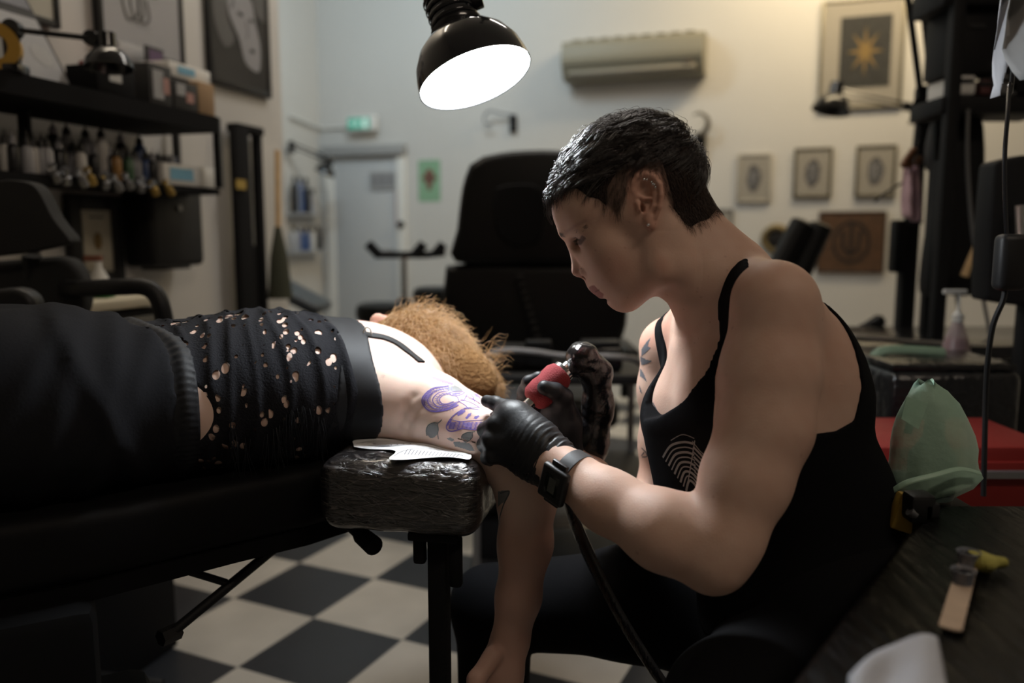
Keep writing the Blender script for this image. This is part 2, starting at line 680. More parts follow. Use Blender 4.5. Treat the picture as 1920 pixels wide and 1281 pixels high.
def head_parts(f, fine=True):
    E = lambda c, r, deg=0, k=0.012, cut=False, w=0.0: f.ell(Hd(c[0], c[1], w), (r[0] * HS, r[1] * HS, r[2]), hrot(deg), k, cut)
    E((1176, 347), (136, 116, .074), -32, .01)                  # skull
    E((1212, 336), (90, 94, .071), -32, .02)
    E((1098, 398), (57, 60, .058), -32, .022)                   # forehead
    E((1132, 462), (62, 58, .053), 55, .022)                    # middle of the face
    E((1160, 500), (56, 60, .046), 40, .02)
    for sg in (1, -1):
        f.cone(Hd(1172, 551, .010 * sg), Hd(1236, 500, .047 * sg), 24 * HS, 24 * HS, .025)   # jaw
        f.cone(Hd(1238, 500, .046 * sg), Hd(1215, 420, .050 * sg), 24 * HS, 26 * HS, .03)
        E((1148, 466), (32, 22, .020), 30, .024, False, .034 * sg)    # cheekbone
        E((1164, 498), (36, 38, .018), 30, .026, False, .029 * sg)     # cheek
        f.cone(Hd(1060, 436, .010 * sg), Hd(1092, 428, .043 * sg), 8 * HS, 9 * HS, .012)     # brow ridge
    E((1190, 520), (50, 46, .044), -30, .015)
    E((1172, 555), (27, 27, .020), 0, .012)                     # chin
    E((1135, 525), (32, 30, .030), 40, .014)                    # mouth mound
    for sg in (1, -1):
        E((1083, 457), (11, 14, .014), 30, .010, True, .026 * sg)    # eye socket
        f.ell(Hd(1101, 451, .031 * sg), (.0125, .0125, .0125), None, .004)
    f.cone(Hd(1078, 456), Hd(1085, 480), 10 * HS, 10.5 * HS, .010)      # bridge of the nose
    f.cone(Hd(1085, 480), Hd(1084, 507), 10.5 * HS, 12.5 * HS, .007)
    E((1097, 500), (24, 15, .012), 60, .008)
    for sg in (1, -1):
        E((1101, 507), (13.5, 11.5, .0075), -20, .004, False, .0145 * sg)    # wing of the nose
        E((1097, 520), (7, 3.2, .0034), 10, .0025, True, .0075 * sg)      # nostril
        E((1117, 499), (3, 14, .004), -20, .006, True, .0215 * sg)
    E((1117, 532), (12, 12, .016), 35, .009)                    # upper lip skin
    E((1119, 540.5), (9.5, 5.5, .017), 40, .003)               # red of the upper lip
    E((1128, 551), (8.5, 7, .016), 40, .003)                      # red of the lower lip
    E((1134, 563), (8, 4, .014), -40, .006, True)               # hollow under the lip
    for sg in (1, -1):
        f.chain([(Hd(1117.5, 547, 0), .0011), (Hd(1122, 544, .010 * sg), .0011), (Hd(1129, 538, .018 * sg), .0011), (Hd(1138, 531, .0255 * sg), .0010)], .0022, cut=True)
    # neck
    f.cone(Hd(1262, 450), Hd(1318, 520), 66 * HS, 68 * HS, .03)
    f.cone(Hd(1318, 520), at(1366, 590, 1.10), 68 * HS, 74 * HS, .03)
    for sg in (1, -1):
        f.chain([(Hd(1252, 430, .048 * sg), .011), (Hd(1275, 500, .040 * sg), .011), (Hd(1300, 590, .012 * sg), .009)], .02)
    f.cone(Hd(1300, 400), Hd(1375, 490), .024, .03, .03)
    if fine:
        for sg in (1, -1):
            ear(f, sg)


def ear(f, sg):
    w0 = .0715
    P = lambda x, y, w=0: Hd(x, y, (w0 + w) * sg)
    f.ell(P(1213, 370, -.006), (25 * HS, 40 * HS, .010), hrot(-8), .004)
    f.ell(P(1220, 352, .000), (22 * HS, 26 * HS, .007), hrot(-8), .004)
    f.ell(P(1211, 370, .008), (18 * HS, 30 * HS, .0095), hrot(-8), .002, True)
    rim = [(1193, 369, -.001), (1186, 357, .000), (1187, 343, .002), (1196, 332, .004), (1211, 327, .006), (1226, 332, .007), (1237, 346, .008), (1240, 366, .008), (1236, 388, .006), (1229, 407, .003)]
    f.chain([(P(*p), 4.3 * HS) for p in rim], .0025)
    f.chain([(P(1221, 346, .002), .0022), (P(1228, 364, .003), .0028), (P(1226, 386, .003), .0028), (P(1216, 402, .002), .0025)], .003)
    f.chain([(P(1194, 366, .000), .0020), (P(1206, 372, .001), .0022), (P(1221, 372, .002), .0020)], .0025)
    f.cone(P(1196, 382, .001), P(1200, 392, .002), .0036, .0034, .003)       # tragus
    f.ell(P(1219, 416, .001), (9.5 * HS, 15 * HS, .0048), hrot(-20), .004)    # lobe
    f.ell(P(1205, 390, .001), (4.2 * HS, 8 * HS, .012), hrot(-12), .002, True)


AS = {}
AS['Sn'] = at(1452, 568, .965); AS['Sf'] = at(1252, 650, 1.235)
AS['En'] = at(1332, 1040, .905); AS['Wn'] = at(1032, 868, 1.045)
AS['Ef'] = at(1222, 1000, 1.25); AS['Wf'] = at(1062, 866, 1.175)
SIDE = unit(AS['Sf'] - AS['Sn'])
FWD = unit(np.cross(SIDE, (0, 0, 1.0)))
if FWD[0] > 0: FWD = -FWD


def torso_parts(f):
    c = [(at(1388, 600, 1.10), .082), (at(1410, 700, 1.10), .126), (at(1436, 830, 1.095), .136), (at(1486, 990, 1.085), .130), (at(1515, 1150, 1.06), .145), (at(1525, 1260, 1.05), .155)]
    fl = [.82, .80, .86, .92, .88]
    for i in range(5):
        f.cone(c[i][0], c[i + 1][0], c[i][1], c[i + 1][1], .04, side=SIDE, flat=fl[i])
    for s in (-.066, .066):
        f.ell(at(1322, 775, 1.09) + SIDE * s, (.058, .054, .058), None, .04)     # bust
    for s in (-.070, .070):
        f.ell(at(1455, 725, 1.09) + SIDE * s, (.048, .048, .070), None, .05)       # shoulder blades
    f.cone(at(1372, 515, 1.10), AS['Sn'], .036, .043, .035)                      # trapezius
    f.cone(at(1345, 560, 1.13), AS['Sf'], .034, .036, .035)
    f.cone(at(1316, 622, 1.10), at(1420, 545, .99), .009, .009, .02)             # collar bones
    f.cone(at(1304, 625, 1.115), at(1262, 615, 1.2), .009, .009, .02)
    f.cone(at(1480, 620, 1.00), at(1550, 745, 1.04), .046, .045, .04)             # back of the armpit


def arm_parts(f):
    f.chain([(AS['Sn'], .047), (at(1442, 700, .955), .054), (at(1434, 800, .94), .052), (at(1398, 900, .925), .049), (at(1358, 1005, .91), .042)], .02)
    f.chain([(at(1358, 1005, .91), .042), (at(1340, 1052, .905), .034)], .02)
    f.chain([(AS['En'], .040), (at(1245, 995, .93), .044), (at(1140, 940, .98), .036), (at(1075, 893, 1.02), .030)], .022)
    f.cone(at(1075, 893, 1.02), AS['Wn'], .030, .030, .015, side=HZ, flat=.8)
    f.cone(AS['Wn'], at(975, 832, 1.09), .028, .03, .015)
    f.chain([(AS['Sf'], .040), (at(1244, 730, 1.245), .0365), (at(1243, 830, 1.255), .0345), (at(1236, 920, 1.26), .033), (AS['Ef'], .028)], .02)
    f.chain([(AS['Ef'], .030), (at(1170, 950, 1.225), .034), (at(1105, 897, 1.19), .029), (AS['Wf'], .024), (at(1040, 820, 1.17), .024)], .02)


def person_fields():
    b = Field((-.02, .80, .60), (.62, 1.42, 1.16), .0035)
    torso_parts(b); arm_parts(b)
    head_parts(b, False)
    h = Field((.035, .975, .962), (.348, 1.192, 1.325), .0012)
    torso_parts(h); head_parts(h, True)
    h2 = Field((.03, .965, .955), (.36, 1.20, 1.335), .0019)
    torso_parts(h2); head_parts(h2, True)
    return b, h, h2


def clipped_mesh(f, fn):
    V, F = f.mesh()
    for _ in range(1):
        S = np.zeros_like(V); C = np.zeros(len(V))
        for i in range(4):
            a, b = F[:, i], F[:, (i + 1) % 4]
            for k in range(3):
                S[:, k] += np.bincount(a, V[b, k], len(V)) + np.bincount(b, V[a, k], len(V))
            C += np.bincount(a, minlength=len(V)) + np.bincount(b, minlength=len(V))
        V = V * .5 + .5 * S / np.maximum(C, 1)[:, None]
    keep = fn(V)
    F = F[keep[F].all(1)]
    used = np.zeros(len(V), bool); used[F.ravel()] = True
    mp = np.cumsum(used) - 1
    return V[used], mp[F]


def merged(name, pieces, m, parent=None, colfn=None):
    Vs, Fs, n = [], [], 0
    for V, F in pieces:
        Vs.append(V); Fs.append(F + n); n += len(V)
    V = np.concatenate(Vs); F = np.concatenate(Fs)
    me = bpy.data.meshes.new(name)
    me.vertices.add(len(V)); me.vertices.foreach_set('co', V.astype(np.float32).ravel())
    me.loops.add(F.size); me.loops.foreach_set('vertex_index', F.astype(np.int32).ravel())
    me.polygons.add(len(F)); me.polygons.foreach_set('loop_start', np.arange(0, F.size, 4, dtype=np.int32))
    me.update(calc_edges=True); me.validate()
    me.materials.append(m)
    me.shade_smooth()
    if colfn is not None:
        c = np.ones((len(V), 4), np.float32); c[:, :3] = colfn(V)
        a = me.color_attributes.new('skin', 'FLOAT_COLOR', 'POINT')
        a.data.foreach_set('color', c.ravel())
    o = bpy.data.objects.new(name, me)
    COL.objects.link(o)
    if parent is not None:
        o.parent = parent
        o.matrix_parent_inverse = world_of(parent).inverted()
    return o, V


def pix_of(V):
    """Where points fall in the head's profile plane, in the picture's units (works for either side)."""
    w = (V - HP0) @ HN
    d = V - 2 * np.minimum(w, 0)[:, None] * HN - np.array([0, 0, CAMH])
    c, s = math.cos(PITCH), math.sin(PITCH)
    dep = d[:, 1] * c - d[:, 2] * s
    up = d[:, 1] * s + d[:, 2] * c
    return 960 + FPX * d[:, 0] / dep, 640.5 - FPX * up / dep, w


HAIRLINE = [(1000, 300), (1014, 360), (1024, 384), (1040, 374), (1059, 362), (1080, 356), (1101, 373), (1121, 377), (1137, 392), (1159, 410), (1166, 400), (1170, 388), (1178, 366),
            (1183, 340), (1192, 326), (1212, 320), (1234, 330), (1244, 352), (1249, 376), (1258, 392), (1270, 406), (1284, 424), (1296, 430), (1312, 420), (1330, 414), (1360, 380), (1360, 180), (1010, 180)]


def sm(a, b, x):
    t = np.clip((x - a) / (b - a), 0, 1)
    return t * t * (3 - 2 * t)


def nz(V, s, seed=1):
    r = np.random.default_rng(seed)
    d = 0
    for i in range(6):
        v = unit(r.normal(size=3)) * s * r.uniform(.6, 1.6)
        d = d + np.sin(V @ v + r.uniform(0, 6))
    return d / 3


def artist_colors(V):
    base = np.array([.60, .395, .31])
    c = np.tile(base, (len(V), 1))
    n = nz(V, 60, 3)[:, None]; c = c * (1 + .05 * n * np.array([0.5, 1.1, 1.3]))
    n = nz(V, 260, 5)[:, None]; c = c * (1 + .03 * n * np.array([0.6, 1.1, 1.3]))
    x, y, w = pix_of(V)
    head = (V[:, 2] > 0.96) & (V[:, 1] > .95) & (x < 1345)
    aw = np.abs(w)
    def tint(mask, col):
        c[:] = c * (1 - mask[:, None]) + np.array(col) * mask[:, None]
    # warm cheeks, nose and ears
    red = np.exp(-(((x - 1150) / 40) ** 2 + ((y - 500) / 35) ** 2)) * head * .35 + np.exp(-(((x - 1085) / 14) ** 2 + ((y - 512) / 12) ** 2)) * head * .5
    tint(red, (.50, .24, .19))
    tint(sm(.066, .074, aw) * head * (x > 1175) * .45, (.55, .24, .17))
    lip = np.minimum(sm(0, 1.6, -poly_sdf(x, y, [(1103, 538), (1109, 535), (1120, 533), (1138, 529.5), (1139, 532), (1136, 538), (1134, 548), (1131, 560), (1118, 560), (1105, 548)])), 1) * head * (aw < .028)
    tint(lip * .9, (.27, .095, .09))
    def seg(pts, wd):
        d = np.full(len(V), 99.0)
        for (ax_, ay_), (bx_, by_) in zip(pts[:-1], pts[1:]):
            t = np.clip(((x - ax_) * (bx_ - ax_) + (y - ay_) * (by_ - ay_)) / ((bx_ - ax_) ** 2 + (by_ - ay_) ** 2), 0, 1)
            d = np.minimum(d, np.hypot(x - ax_ - t * (bx_ - ax_), y - ay_ - t * (by_ - ay_)))
        return np.exp(-(d / wd) ** 2) * head
    tint(seg([(1117, 547), (1123, 543.5), (1130, 538), (1138, 531)], 1.3) * (aw < .03) * .8, (.10, .04, .035))  # shade of the mouth groove, painted into the skin colour
    tint(seg([(1093, 519), (1101, 517)], 2.2) * (aw < .016) * .8, (.10, .045, .04))  # nostril shade put into the colour as a dark tint
    tint(seg([(1056, 441), (1064, 434), (1078, 424), (1098, 414)], 4.0) * .30, (.16, .09, .07))
    eye = np.exp(-((poly_sdf(x, y, [(1083, 458), (1090, 444), (1103, 434), (1105, 438), (1096, 449), (1089, 458)]).clip(0) / 1.5) ** 2)) * head * (aw < .05) * (aw > .012)
    tint(eye * .85, (.05, .03, .028))
    sh = np.exp(-(((x - 1094) / 13) ** 2 + ((y - 452) / 15) ** 2)) * head * (aw > .012) * .18  # painted shade round the eye sockets
    tint(sh, (.30, .17, .15))
    stub = sm(-1, 9, -poly_sdf(x, y, HAIRLINE)) * head
    sidez = sm(4, -10, poly_sdf(x, y, [(1132, 420), (1136, 350), (1156, 312), (1205, 282), (1250, 296), (1268, 350), (1275, 440)])) * (aw > .03)
    tint(stub * (.94 - .20 * sidez), (.040, .027, .022))
    # moles and freckles
    r = np.random.default_rng(11)
    pts = V[r.integers(0, len(V), 260)]
    for p in pts:
        if .96 < p[2] and p[1] > 1.0: s = .0011
        else: s = r.uniform(.0012, .0024)
        near = np.abs(V[:, 2] - p[2]) < .008
        d2 = ((V[near] - p) ** 2).sum(1)
        k = np.exp(-d2 / s ** 2) * r.uniform(.15, .5)
        c[near] = c[near] * (1 - k[:, None]) + np.array([.27, .13, .085]) * k[:, None]
    return c


M_SKIN = mat('skin_warm', (.55, .35, .27), .56, spec=.34, bump=(420, .22, .0010), sss=.12, attr='skin')
M_TANK = mat('black_jersey', (.006, .006, .007), .92, spec=.08, bump=(700, .25, .0006), sheen=.0)
M_TROUSER = mat('black_denim', (.0055, .0055, .0065), .9, spec=.1, bump=(500, .3, .0008))
M_GLOVE = mat('black_nitrile', (.013, .014, .017), .48, spec=.4, bump=(240, .35, .0008))
M_HAIR = mat('dark_hair', (.034, .025, .023), .30, spec=1.0)
M_HAIR_SHORT = mat('clipped_hair', (.060, .038, .028), .5, spec=.3)
M_SCALP = mat('hair_mass', (.022, .016, .015), .85, spec=.15, bump=(420, 1.0, .002))
M_STEEL = mat('steel', (.75, .75, .76), .18, 1.0)

artist = empty('person', (AS['Sn'][0] + .1, 1.08, 0.0), 'seated person with short dark hair in black tank top, tattooing with black gloves', 'person')
fb, fh, fcap = person_fields()
CUTP, CUTN = at(1366, 560, 1.09), unit(Hd(1180, 400) - at(1366, 560, 1.09))
hs = lambda V: (V - CUTP) @ CUTN
inbox = lambda V: (V[:, 1] > .975) & (V[:, 1] < 1.192) & (V[:, 0] < .35) & (V[:, 2] > .965)
artist_body, ABV = merged('body', [clipped_mesh(fb, lambda V: ~((hs(V) > .010) & inbox(V)) ), clipped_mesh(fh, lambda V: (hs(V) > .0055) & inbox(V))], M_SKIN, artist, artist_colors)
BV_A = bvh_of(artist_body)

# --- hair: a close cap, clipped sides and a longer swept top
_V, _F = clipped_mesh(fcap, lambda V: hs(V) > 0)
cap = fcap.copy()
_x, _y, _z = np.meshgrid(*cap.ax, indexing='ij')
_Q = np.stack([_x.ravel(), _y.ravel(), _z.ravel()], 1)
_px, _py, _w = pix_of(_Q)
del _x, _y, _z, _Q
_hl = poly_sdf(_px.astype(np.float32), _py.astype(np.float32), HAIRLINE).reshape(cap.D.shape)
_sid = poly_sdf(_px.astype(np.float32), _py.astype(np.float32), [(1135, 420), (1140, 350), (1160, 318), (1200, 290), (1240, 300), (1262, 380), (1262, 440)]).reshape(cap.D.shape)
_top = poly_sdf(_px.astype(np.float32), _py.astype(np.float32), [(1000, 400), (1040, 372), (1100, 362), (1150, 330), (1200, 290), (1290, 300), (1330, 340), (1340, 150), (950, 150)]).reshape(cap.D.shape)
_earcut = (np.abs(_w.reshape(cap.D.shape)) - .0725)
cap.D = np.maximum(np.maximum(cap.D - (.0007 + .0012 * sm(0, 25, -_top) - .003 * sm(-4, 8, -_sid)), _hl * HS + .002), np.where((_px.reshape(cap.D.shape) > 1178) & (_py.reshape(cap.D.shape) > 322) & (_px.reshape(cap.D.shape) < 1246) & (_py.reshape(cap.D.shape) < 432), _earcut, -1)).astype(np.float32)
hair = cap.build('hair', M_SCALP, artist)
del _px, _py, _w, _hl, _top, _earcut


def grow(n, region, crown, length, lift, seed, jitter, wgt=None, ns=7, wave=0.0, base=0.0):
    r = np.random.default_rng(seed)
    px, py, w = pix_of(_V)
    ok = (poly_sdf(px, py, region) < 0) & (np.abs(w) < .078)
    cand = np.nonzero(ok)[0]
    lines = []
    for i in r.choice(cand, n):
        p = Vector(_V[i])
        loc, nrm, _, _ = BV_A.find_nearest(p)
        if loc is None: continue
        L = length * r.uniform(.55, 1.15)
        pts = [loc - nrm * .001]
        q = loc.copy()
        d = crown(px[i], py[i], w[i])
        d = Vector(d + r.normal(size=3) * jitter)
        ph = r.uniform(0, 6)
        for j in range(1, ns + 1):
            t = j / ns
            d2 = (d - nrm * d.dot(nrm)).normalized()
            q = q + d2 * (L / ns)
            loc, nn, _, _ = BV_A.find_nearest(q)
            if loc is None: break
            if nn.dot(nrm) > -.2: nrm = nn
            off = lift * math.sin(PI * min(1, t * .75 + .15)) * r.uniform(.8, 1.2)
            if (q - loc).length < .02: q = loc + (q - loc) * .3
            wv = d2.cross(nrm) * (math.sin(ph + t * 4) * wave)
            off += base
            pts.append(loc + nrm * off + wv if (q - loc).length < .02 else q + wv)
        if len(pts) > 3: lines.append(pts)
    return lines


CR = Hd(1285, 262, 0)
def crown_dir(px, py, w):
    d = Hd(px, py, w) - CR
    d = unit(d)
    return unit(d + (-HX * .35))
def side_dir(px, py, w):
    return unit(-HZ + (HX * .55 if px > 1235 else -HX * .10))
TOPR = [(1018, 380), (1034, 366), (1058, 352), (1082, 345), (1120, 338), (1160, 322), (1210, 296), (1290, 300), (1330, 330), (1330, 190), (1000, 190)]
SIDR = HAIRLINE
lines = []
_r = np.random.default_rng(77)
for _c in range(520):      # locks: hairs that start together and close on one tip
    one = grow(1, TOPR, crown_dir, .040, _r.uniform(.0030, .0060), 1000 + _c, .16, wave=.0006, base=.0012, ns=8)
    if not one: continue
    L0 = np.array([tuple(p) for p in one[0]])
    for _k in range(16):
        off = _r.normal(size=3) * .0032
        w_ = np.linspace(1, .18, len(L0))[:, None]
        cut = _r.integers(max(4, len(L0) - 3), len(L0) + 1)
        lines.append((L0 + off * w_ + _r.normal(size=3) * .0006 * (1 - w_))[:cut])
lines += grow(2500, TOPR, crown_dir, .030, .0045, 1, .25, wave=.0014, base=.0012)
lines += grow(60, [(1016, 392), (1034, 372), (1060, 340), (1080, 290), (1000, 290)], lambda a, b, c: unit(-HZ * .6 - HX * .9), .030, .012, 5, .5, wave=.004)
lines += grow(420, [(1018, 392), (1034, 372), (1060, 352), (1060, 300), (1000, 300)], lambda a, b, c: unit(-HZ - HX * .3), .022, .007, 4, .30, wave=.002)
o = strands_mesh('swept_hair', lines, .00036, M_HAIR, hair)
lines = grow(8000, SIDR, side_dir, .013, .0015, 2, .14, ns=4, base=.0006)
o = strands_mesh('clipped_side_hair', lines, .00024, M_HAIR_SHORT, hair)
lines = []
for sg in (1, -1):
    for i in range(170):
        t = random.random() ** 1.7
        x, y, w = 1058 + 44 * t, 437 - 18 * t + random.uniform(-3, 3) + 4 * t * (1 - t), (.012 + .030 * t) * sg
        loc, nrm, _, _ = BV_A.find_nearest(Vector(Hd(x, y, w)))
        if loc is None: continue
        d = Vector(HX * .6 + HZ * .5 + HN * sg * .7 + RNG.normal(size=3) * .2).normalized()
        d = (d - nrm * d.dot(nrm)).normalized()
        lines.append([loc, loc + d * .0025 + nrm * .0006, loc + d * .005 + nrm * .0006])
strands_mesh('eyebrows', lines, .00022, M_HAIR, artist)
lines = []
for sg in (1, -1):
    for i in range(46):
        t = i / 45
        x, y, w = 1084 + 19 * t, 456 - 20 * t, (.022 + .017 * t) * sg
        loc, nrm, _, _ = BV_A.find_nearest(Vector(Hd(x, y, w)))
        if loc is None: continue
        d = (Vector(-HX * .8 - HZ * .75) + nrm * .3).normalized()
        lines.append([loc, loc + d * .003, loc + d * .0055 - Vector(HX) * .001])
strands_mesh('eyelashes', lines, .00022, M_HAIR, artist)

# --- studs
def stud(px, py, w, r, name, lab, extra=()):
    b = MB()
    for q in ((px, py, w),) + tuple(extra):
        c = Hd(*q)
        h = BV_A.ray_cast(Vector(c + HN * .03), Vector(-HN))
        p = h[0] if h[0] is not None else Vector(c)
        b.ball(p + Vector(HN) * r * .6, r, 8)
    o = b.build(name, M_STEEL, artist)
    if lab: o['label'] = lab
stud(1215, 422, .075, .0022, 'earring', 'small dark ball stud in the ear lobe')
stud(1213, 337, .08, .0016, 'helix_stud', 'cluster of silver studs on the upper ear rim', ((1208, 336, .08), (1222, 341, .08), (1227, 346, .08), (1229, 351, .08), (1224, 345, .08)))
stud(1089, 503, .01, .0009, 'nose_stud', 'two tiny silver nose studs', ((1084.5, 506, .01),))
# ------------------------------------------------------------------ drawing on a surface
def pixel_of(p):
    d = Vector(p) - Vector((0, 0, CAMH))
    c, s = math.cos(PITCH), math.sin(PITCH)
    dep, up = d.y * c - d.z * s, d.y * s + d.z * c
    return 960 + FPX * d.x / dep, 640.5 - FPX * up / dep


def hit(bv, px, py):
    h = bv.ray_cast(Vector((0, 0, CAMH)), Vector(ray(px, py)))
    return (h[0], h[1]) if h[0] is not None else (None, None)


def dense(pts, step=2.0, closed=False):
    out = []
    P = list(pts) + ([pts[0]] if closed else [])
    for a, b in zip(P[:-1], P[1:]):
        n = max(1, int(math.hypot(b[0] - a[0], b[1] - a[1]) / step))
        out += [(a[0] + (b[0] - a[0]) * i / n, a[1] + (b[1] - a[1]) * i / n) for i in range(n)]
    return out + [P[-1]]


def curve2(pts, n=8):
    """Catmull-Rom through picture points."""
    P = [pts[0]] + list(pts) + [pts[-1]]
    out = []
    for i in range(1, len(P) - 2):
        p0, p1, p2, p3 = map(np.array, P[i - 1:i + 3])
        for k in range(n):
            t = k / n
            out.append(tuple(.5 * ((2 * p1) + (-p0 + p2) * t + (2 * p0 - 5 * p1 + 4 * p2 - p3) * t * t + (-p0 + 3 * p1 - 3 * p2 + p3) * t ** 3)))
    return out + [tuple(pts[-1])]


def draw(bv, mb, line, width, lift=.00035, taper=False):
    """A stroke of ink along picture points, laid on the surface as a thin ribbon."""
    P = []
    for q in dense(line, 1.6):
        p, n = hit(bv, *q)
        if p is None: continue
        if n.dot(Vector(ray(*q))) > 0: n = -n
        P.append((p, n))
    if len(P) < 2: return
    vs, fs = [], []
    for i, (p, n) in enumerate(P):
        a, b = P[max(i - 1, 0)][0], P[min(i + 1, len(P) - 1)][0]
        t = (b - a)
        if t.length < 1e-7: t = Vector((1, 0, 0))
        s = t.normalized().cross(n).normalized()
        w = width * .5 * (1 if not taper else max(.25, math.sin(PI * (i + .5) / len(P))))
        vs += [p + n * lift - s * w, p + n * lift + s * w]
    for i in range(len(P) - 1):
        if (P[i + 1][0] - P[i][0]).length > .012: continue
        fs.append((2 * i, 2 * i + 1, 2 * i + 3, 2 * i + 2))
    mb.add(vs, fs)


def fill(bv, mb, poly, lift=.00025, step=2.2):
    """A filled patch of ink: small squares inside the outline, laid on the surface."""
    xs = [p[0] for p in poly]; ys = [p[1] for p in poly]
    nx = max(2, int((max(xs) - min(xs)) / step) + 2); ny = max(2, int((max(ys) - min(ys)) / step) + 2)
    X = np.linspace(min(xs), max(xs), nx); Y = np.linspace(min(ys), max(ys), ny)
    G = {}
    vs, fs = [], []
    for j in range(ny - 1):
        for i in range(nx - 1):
            if float(poly_sdf(np.float64((X[i] + X[i + 1]) / 2), np.float64((Y[j] + Y[j + 1]) / 2), poly)) < 0:
                q = []
                for a, b in ((i, j), (i + 1, j), (i + 1, j + 1), (i, j + 1)):
                    if (a, b) not in G:
                        p, n = hit(bv, X[a], Y[b])
                        if p is None: G[(a, b)] = -1
                        else:
                            if n.dot(Vector(ray(X[a], Y[b]))) > 0: n = -n
                            G[(a, b)] = len(vs); vs.append(p + n * lift)
                    q.append(G[(a, b)])
                if -1 not in q and max((vs[q[0]] - vs[q[2]]).length, (vs[q[1]] - vs[q[3]]).length) < .014: fs.append(tuple(q))
    if fs: mb.add(vs, fs)


def polyfill(bv, mb, name_poly): fill(bv, mb, name_poly)


# ------------------------------------------------------------------ tank top
TO = at(1440, 830, 1.095)
TU = unit(at(1418, 700, 1.10) - at(1515, 1150, 1.06)); TU = unit(TU - SIDE * (TU @ SIDE))
TF = np.cross(SIDE, TU)
if TF[0] > 0: TF = -TF
tk = Field((.06, .83, .58), (.62, 1.40, 1.14), .0032)
torso_parts(tk)
tk.cone(at(1304, 790, 1.08), at(1345, 960, 1.07), .062, .075, .04)          # the jersey hangs off the bust
tk.cone(at(1530, 950, 1.06), at(1560, 1180, 1.04), .085, .115, .05)
tk.bumps(.0011, 55, 3)
x, y, z = tk.ax[0][:, None, None] - TO[0], tk.ax[1][None, :, None] - TO[1], tk.ax[2][None, None, :] - TO[2]
ts = x * SIDE[0] + y * SIDE[1] + z * SIDE[2]
tf = x * TF[0] + y * TF[1] + z * TF[2]
tu = x * TU[0] + y * TU[1] + z * TU[2]
neck_f = np.where(tf > .015, poly_sdf(ts, tu, [(-.150, .40), (-.128, .232), (-.104, .190), (-.097, .160), (-.088, .108), (-.064, .082), (-.02, .070), (.030, .072), (.050, .090), (.056, .120), (.066, .170), (.078, .215), (.10, .40)]),
                  poly_sdf(ts, tu, [(-.135, .40), (-.118, .22), (-.06, .17), (0, .155), (.06, .17), (.118, .22), (.135, .40)]))
asd = np.abs(ts)
lim = .098 + .072 * sm(0, .075, tf)
hole = np.maximum(np.maximum(lim - asd, poly_sdf(tf, tu, [(.16, .30), (.135, .06), (.075, .014), (0, .004), (-.03, .010), (-.048, .045), (-.052, .10), (-.050, .16), (-.060, .20), (-.06, .30)])), -1)
hole = np.where(ts > 0, np.maximum(np.maximum(.105 - asd, poly_sdf(tf, tu, [(.20, .30), (.16, .05), (.075, .0), (0, -.004), (-.05, .04), (-.05, .30)])), -1), hole)
tk.D = np.maximum(np.maximum(tk.D - .0032, -neck_f), -hole).astype(np.float32)
tk.keep(lambda x, y, z: (.60 - z) + 0 * x + 0 * y)
tank = tk.build('tank_top', M_TANK, artist)
BV_T = bvh_of(tank)
M_PRINT = mat('grey_print', (.22, .21, .20), .9, spec=.1)
pr = MB()
for i in range(9):      # the web printed on the chest
    t = i / 8
    cx, cy = 1306 + 6 * t, 830 + 92 * t
    a0 = (1243 + 44 * t, 858 + 62 * t)
    draw(BV_T, pr, curve2([a0, (1258 + 34 * t, 836 + 66 * t), (1282 + 18 * t, 829 + 76 * t), (1300 + 8 * t, 832 + 84 * t)]), .0018 if i % 2 else .0030)
    draw(BV_T, pr, curve2([(1300 + 4 * t, 838 + 74 * t), (1322 - 2 * t, 862 + 66 * t), (1336 - 6 * t, 890 + 56 * t)]), .0018 if i % 2 else .0028)
draw(BV_T, pr, [(1303, 826), (1296, 870), (1290, 905), (1284, 935)], .0014)
draw(BV_T, pr, curve2([(1258, 826), (1280, 815), (1302, 822)]), .0012)
draw(BV_T, pr, [(1298, 827), (1312, 845), (1330, 862)], .0012)
o = pr.build('chest_print', M_PRINT, tank, smooth=False); o['label'] = 'grey printed web of thin lines on the chest'
lb = MB()
lb.box(at(1414, 479, 1.075), (.024, .006, .012), Matrix.Rotation(.5, 3, 'Y'), .002)
o = lb.build('lace_trim', mat('black_lace', (.01, .01, .012), .6, bump=(900, 1, .002)), tank)

# ------------------------------------------------------------------ trousers
tr = Field((-.16, .55, .03), (.66, 1.48, .76), .007)
PEL = at(1520, 1190, 1.06)
tr.cone(PEL - SIDE * .07, PEL + SIDE * .07, .125, .125, .05)
tr.cone(at(1525, 1120, 1.06) - SIDE * .05, at(1525, 1120, 1.06) + SIDE * .05, .115, .115, .05)
KF, KN = at(925, 1138, 1.28), vec(.225, .80, .575)
tr.chain([(at(1500, 1205, 1.16), .092), (at(1180, 1130, 1.22), .083), (KF, .064), (KF + vec(.0, .02, -.25), .055), (vec(KF[0] + .01, KF[1] + .06, .09), .045)], .03)
tr.chain([(at(1470, 1262, 1.00), .095), (vec(.26, .88, .585), .083), (KN, .064), (KN + vec(.02, -.01, -.25), .055), (vec(.26, .82, .09), .045)], .03)
tr.bumps(.0018, 38, 5)
trousers = tr.build('trousers', M_TROUSER, artist)
sh = MB()
for p in ((KF[0] + .01, KF[1] + .06), (.26, .82)):
    sh2 = Field((p[0] - .24, p[1] - .12, -.005), (p[0] + .12, p[1] + .12, .16), .005)
    sh2.cone((p[0], p[1], .10), (p[0], p[1], .05), .05, .042, .02)
    sh2.cone((p[0] + .02, p[1], .035), (p[0] - .17, p[1] - .03, .03), .034, .036, .03, side=(0, 1, 0), flat=.8)
    sh2.keep(lambda x, y, z: -z + .001 + 0 * x + 0 * y)
    sh2.build('shoe', M_TROUSER, artist)

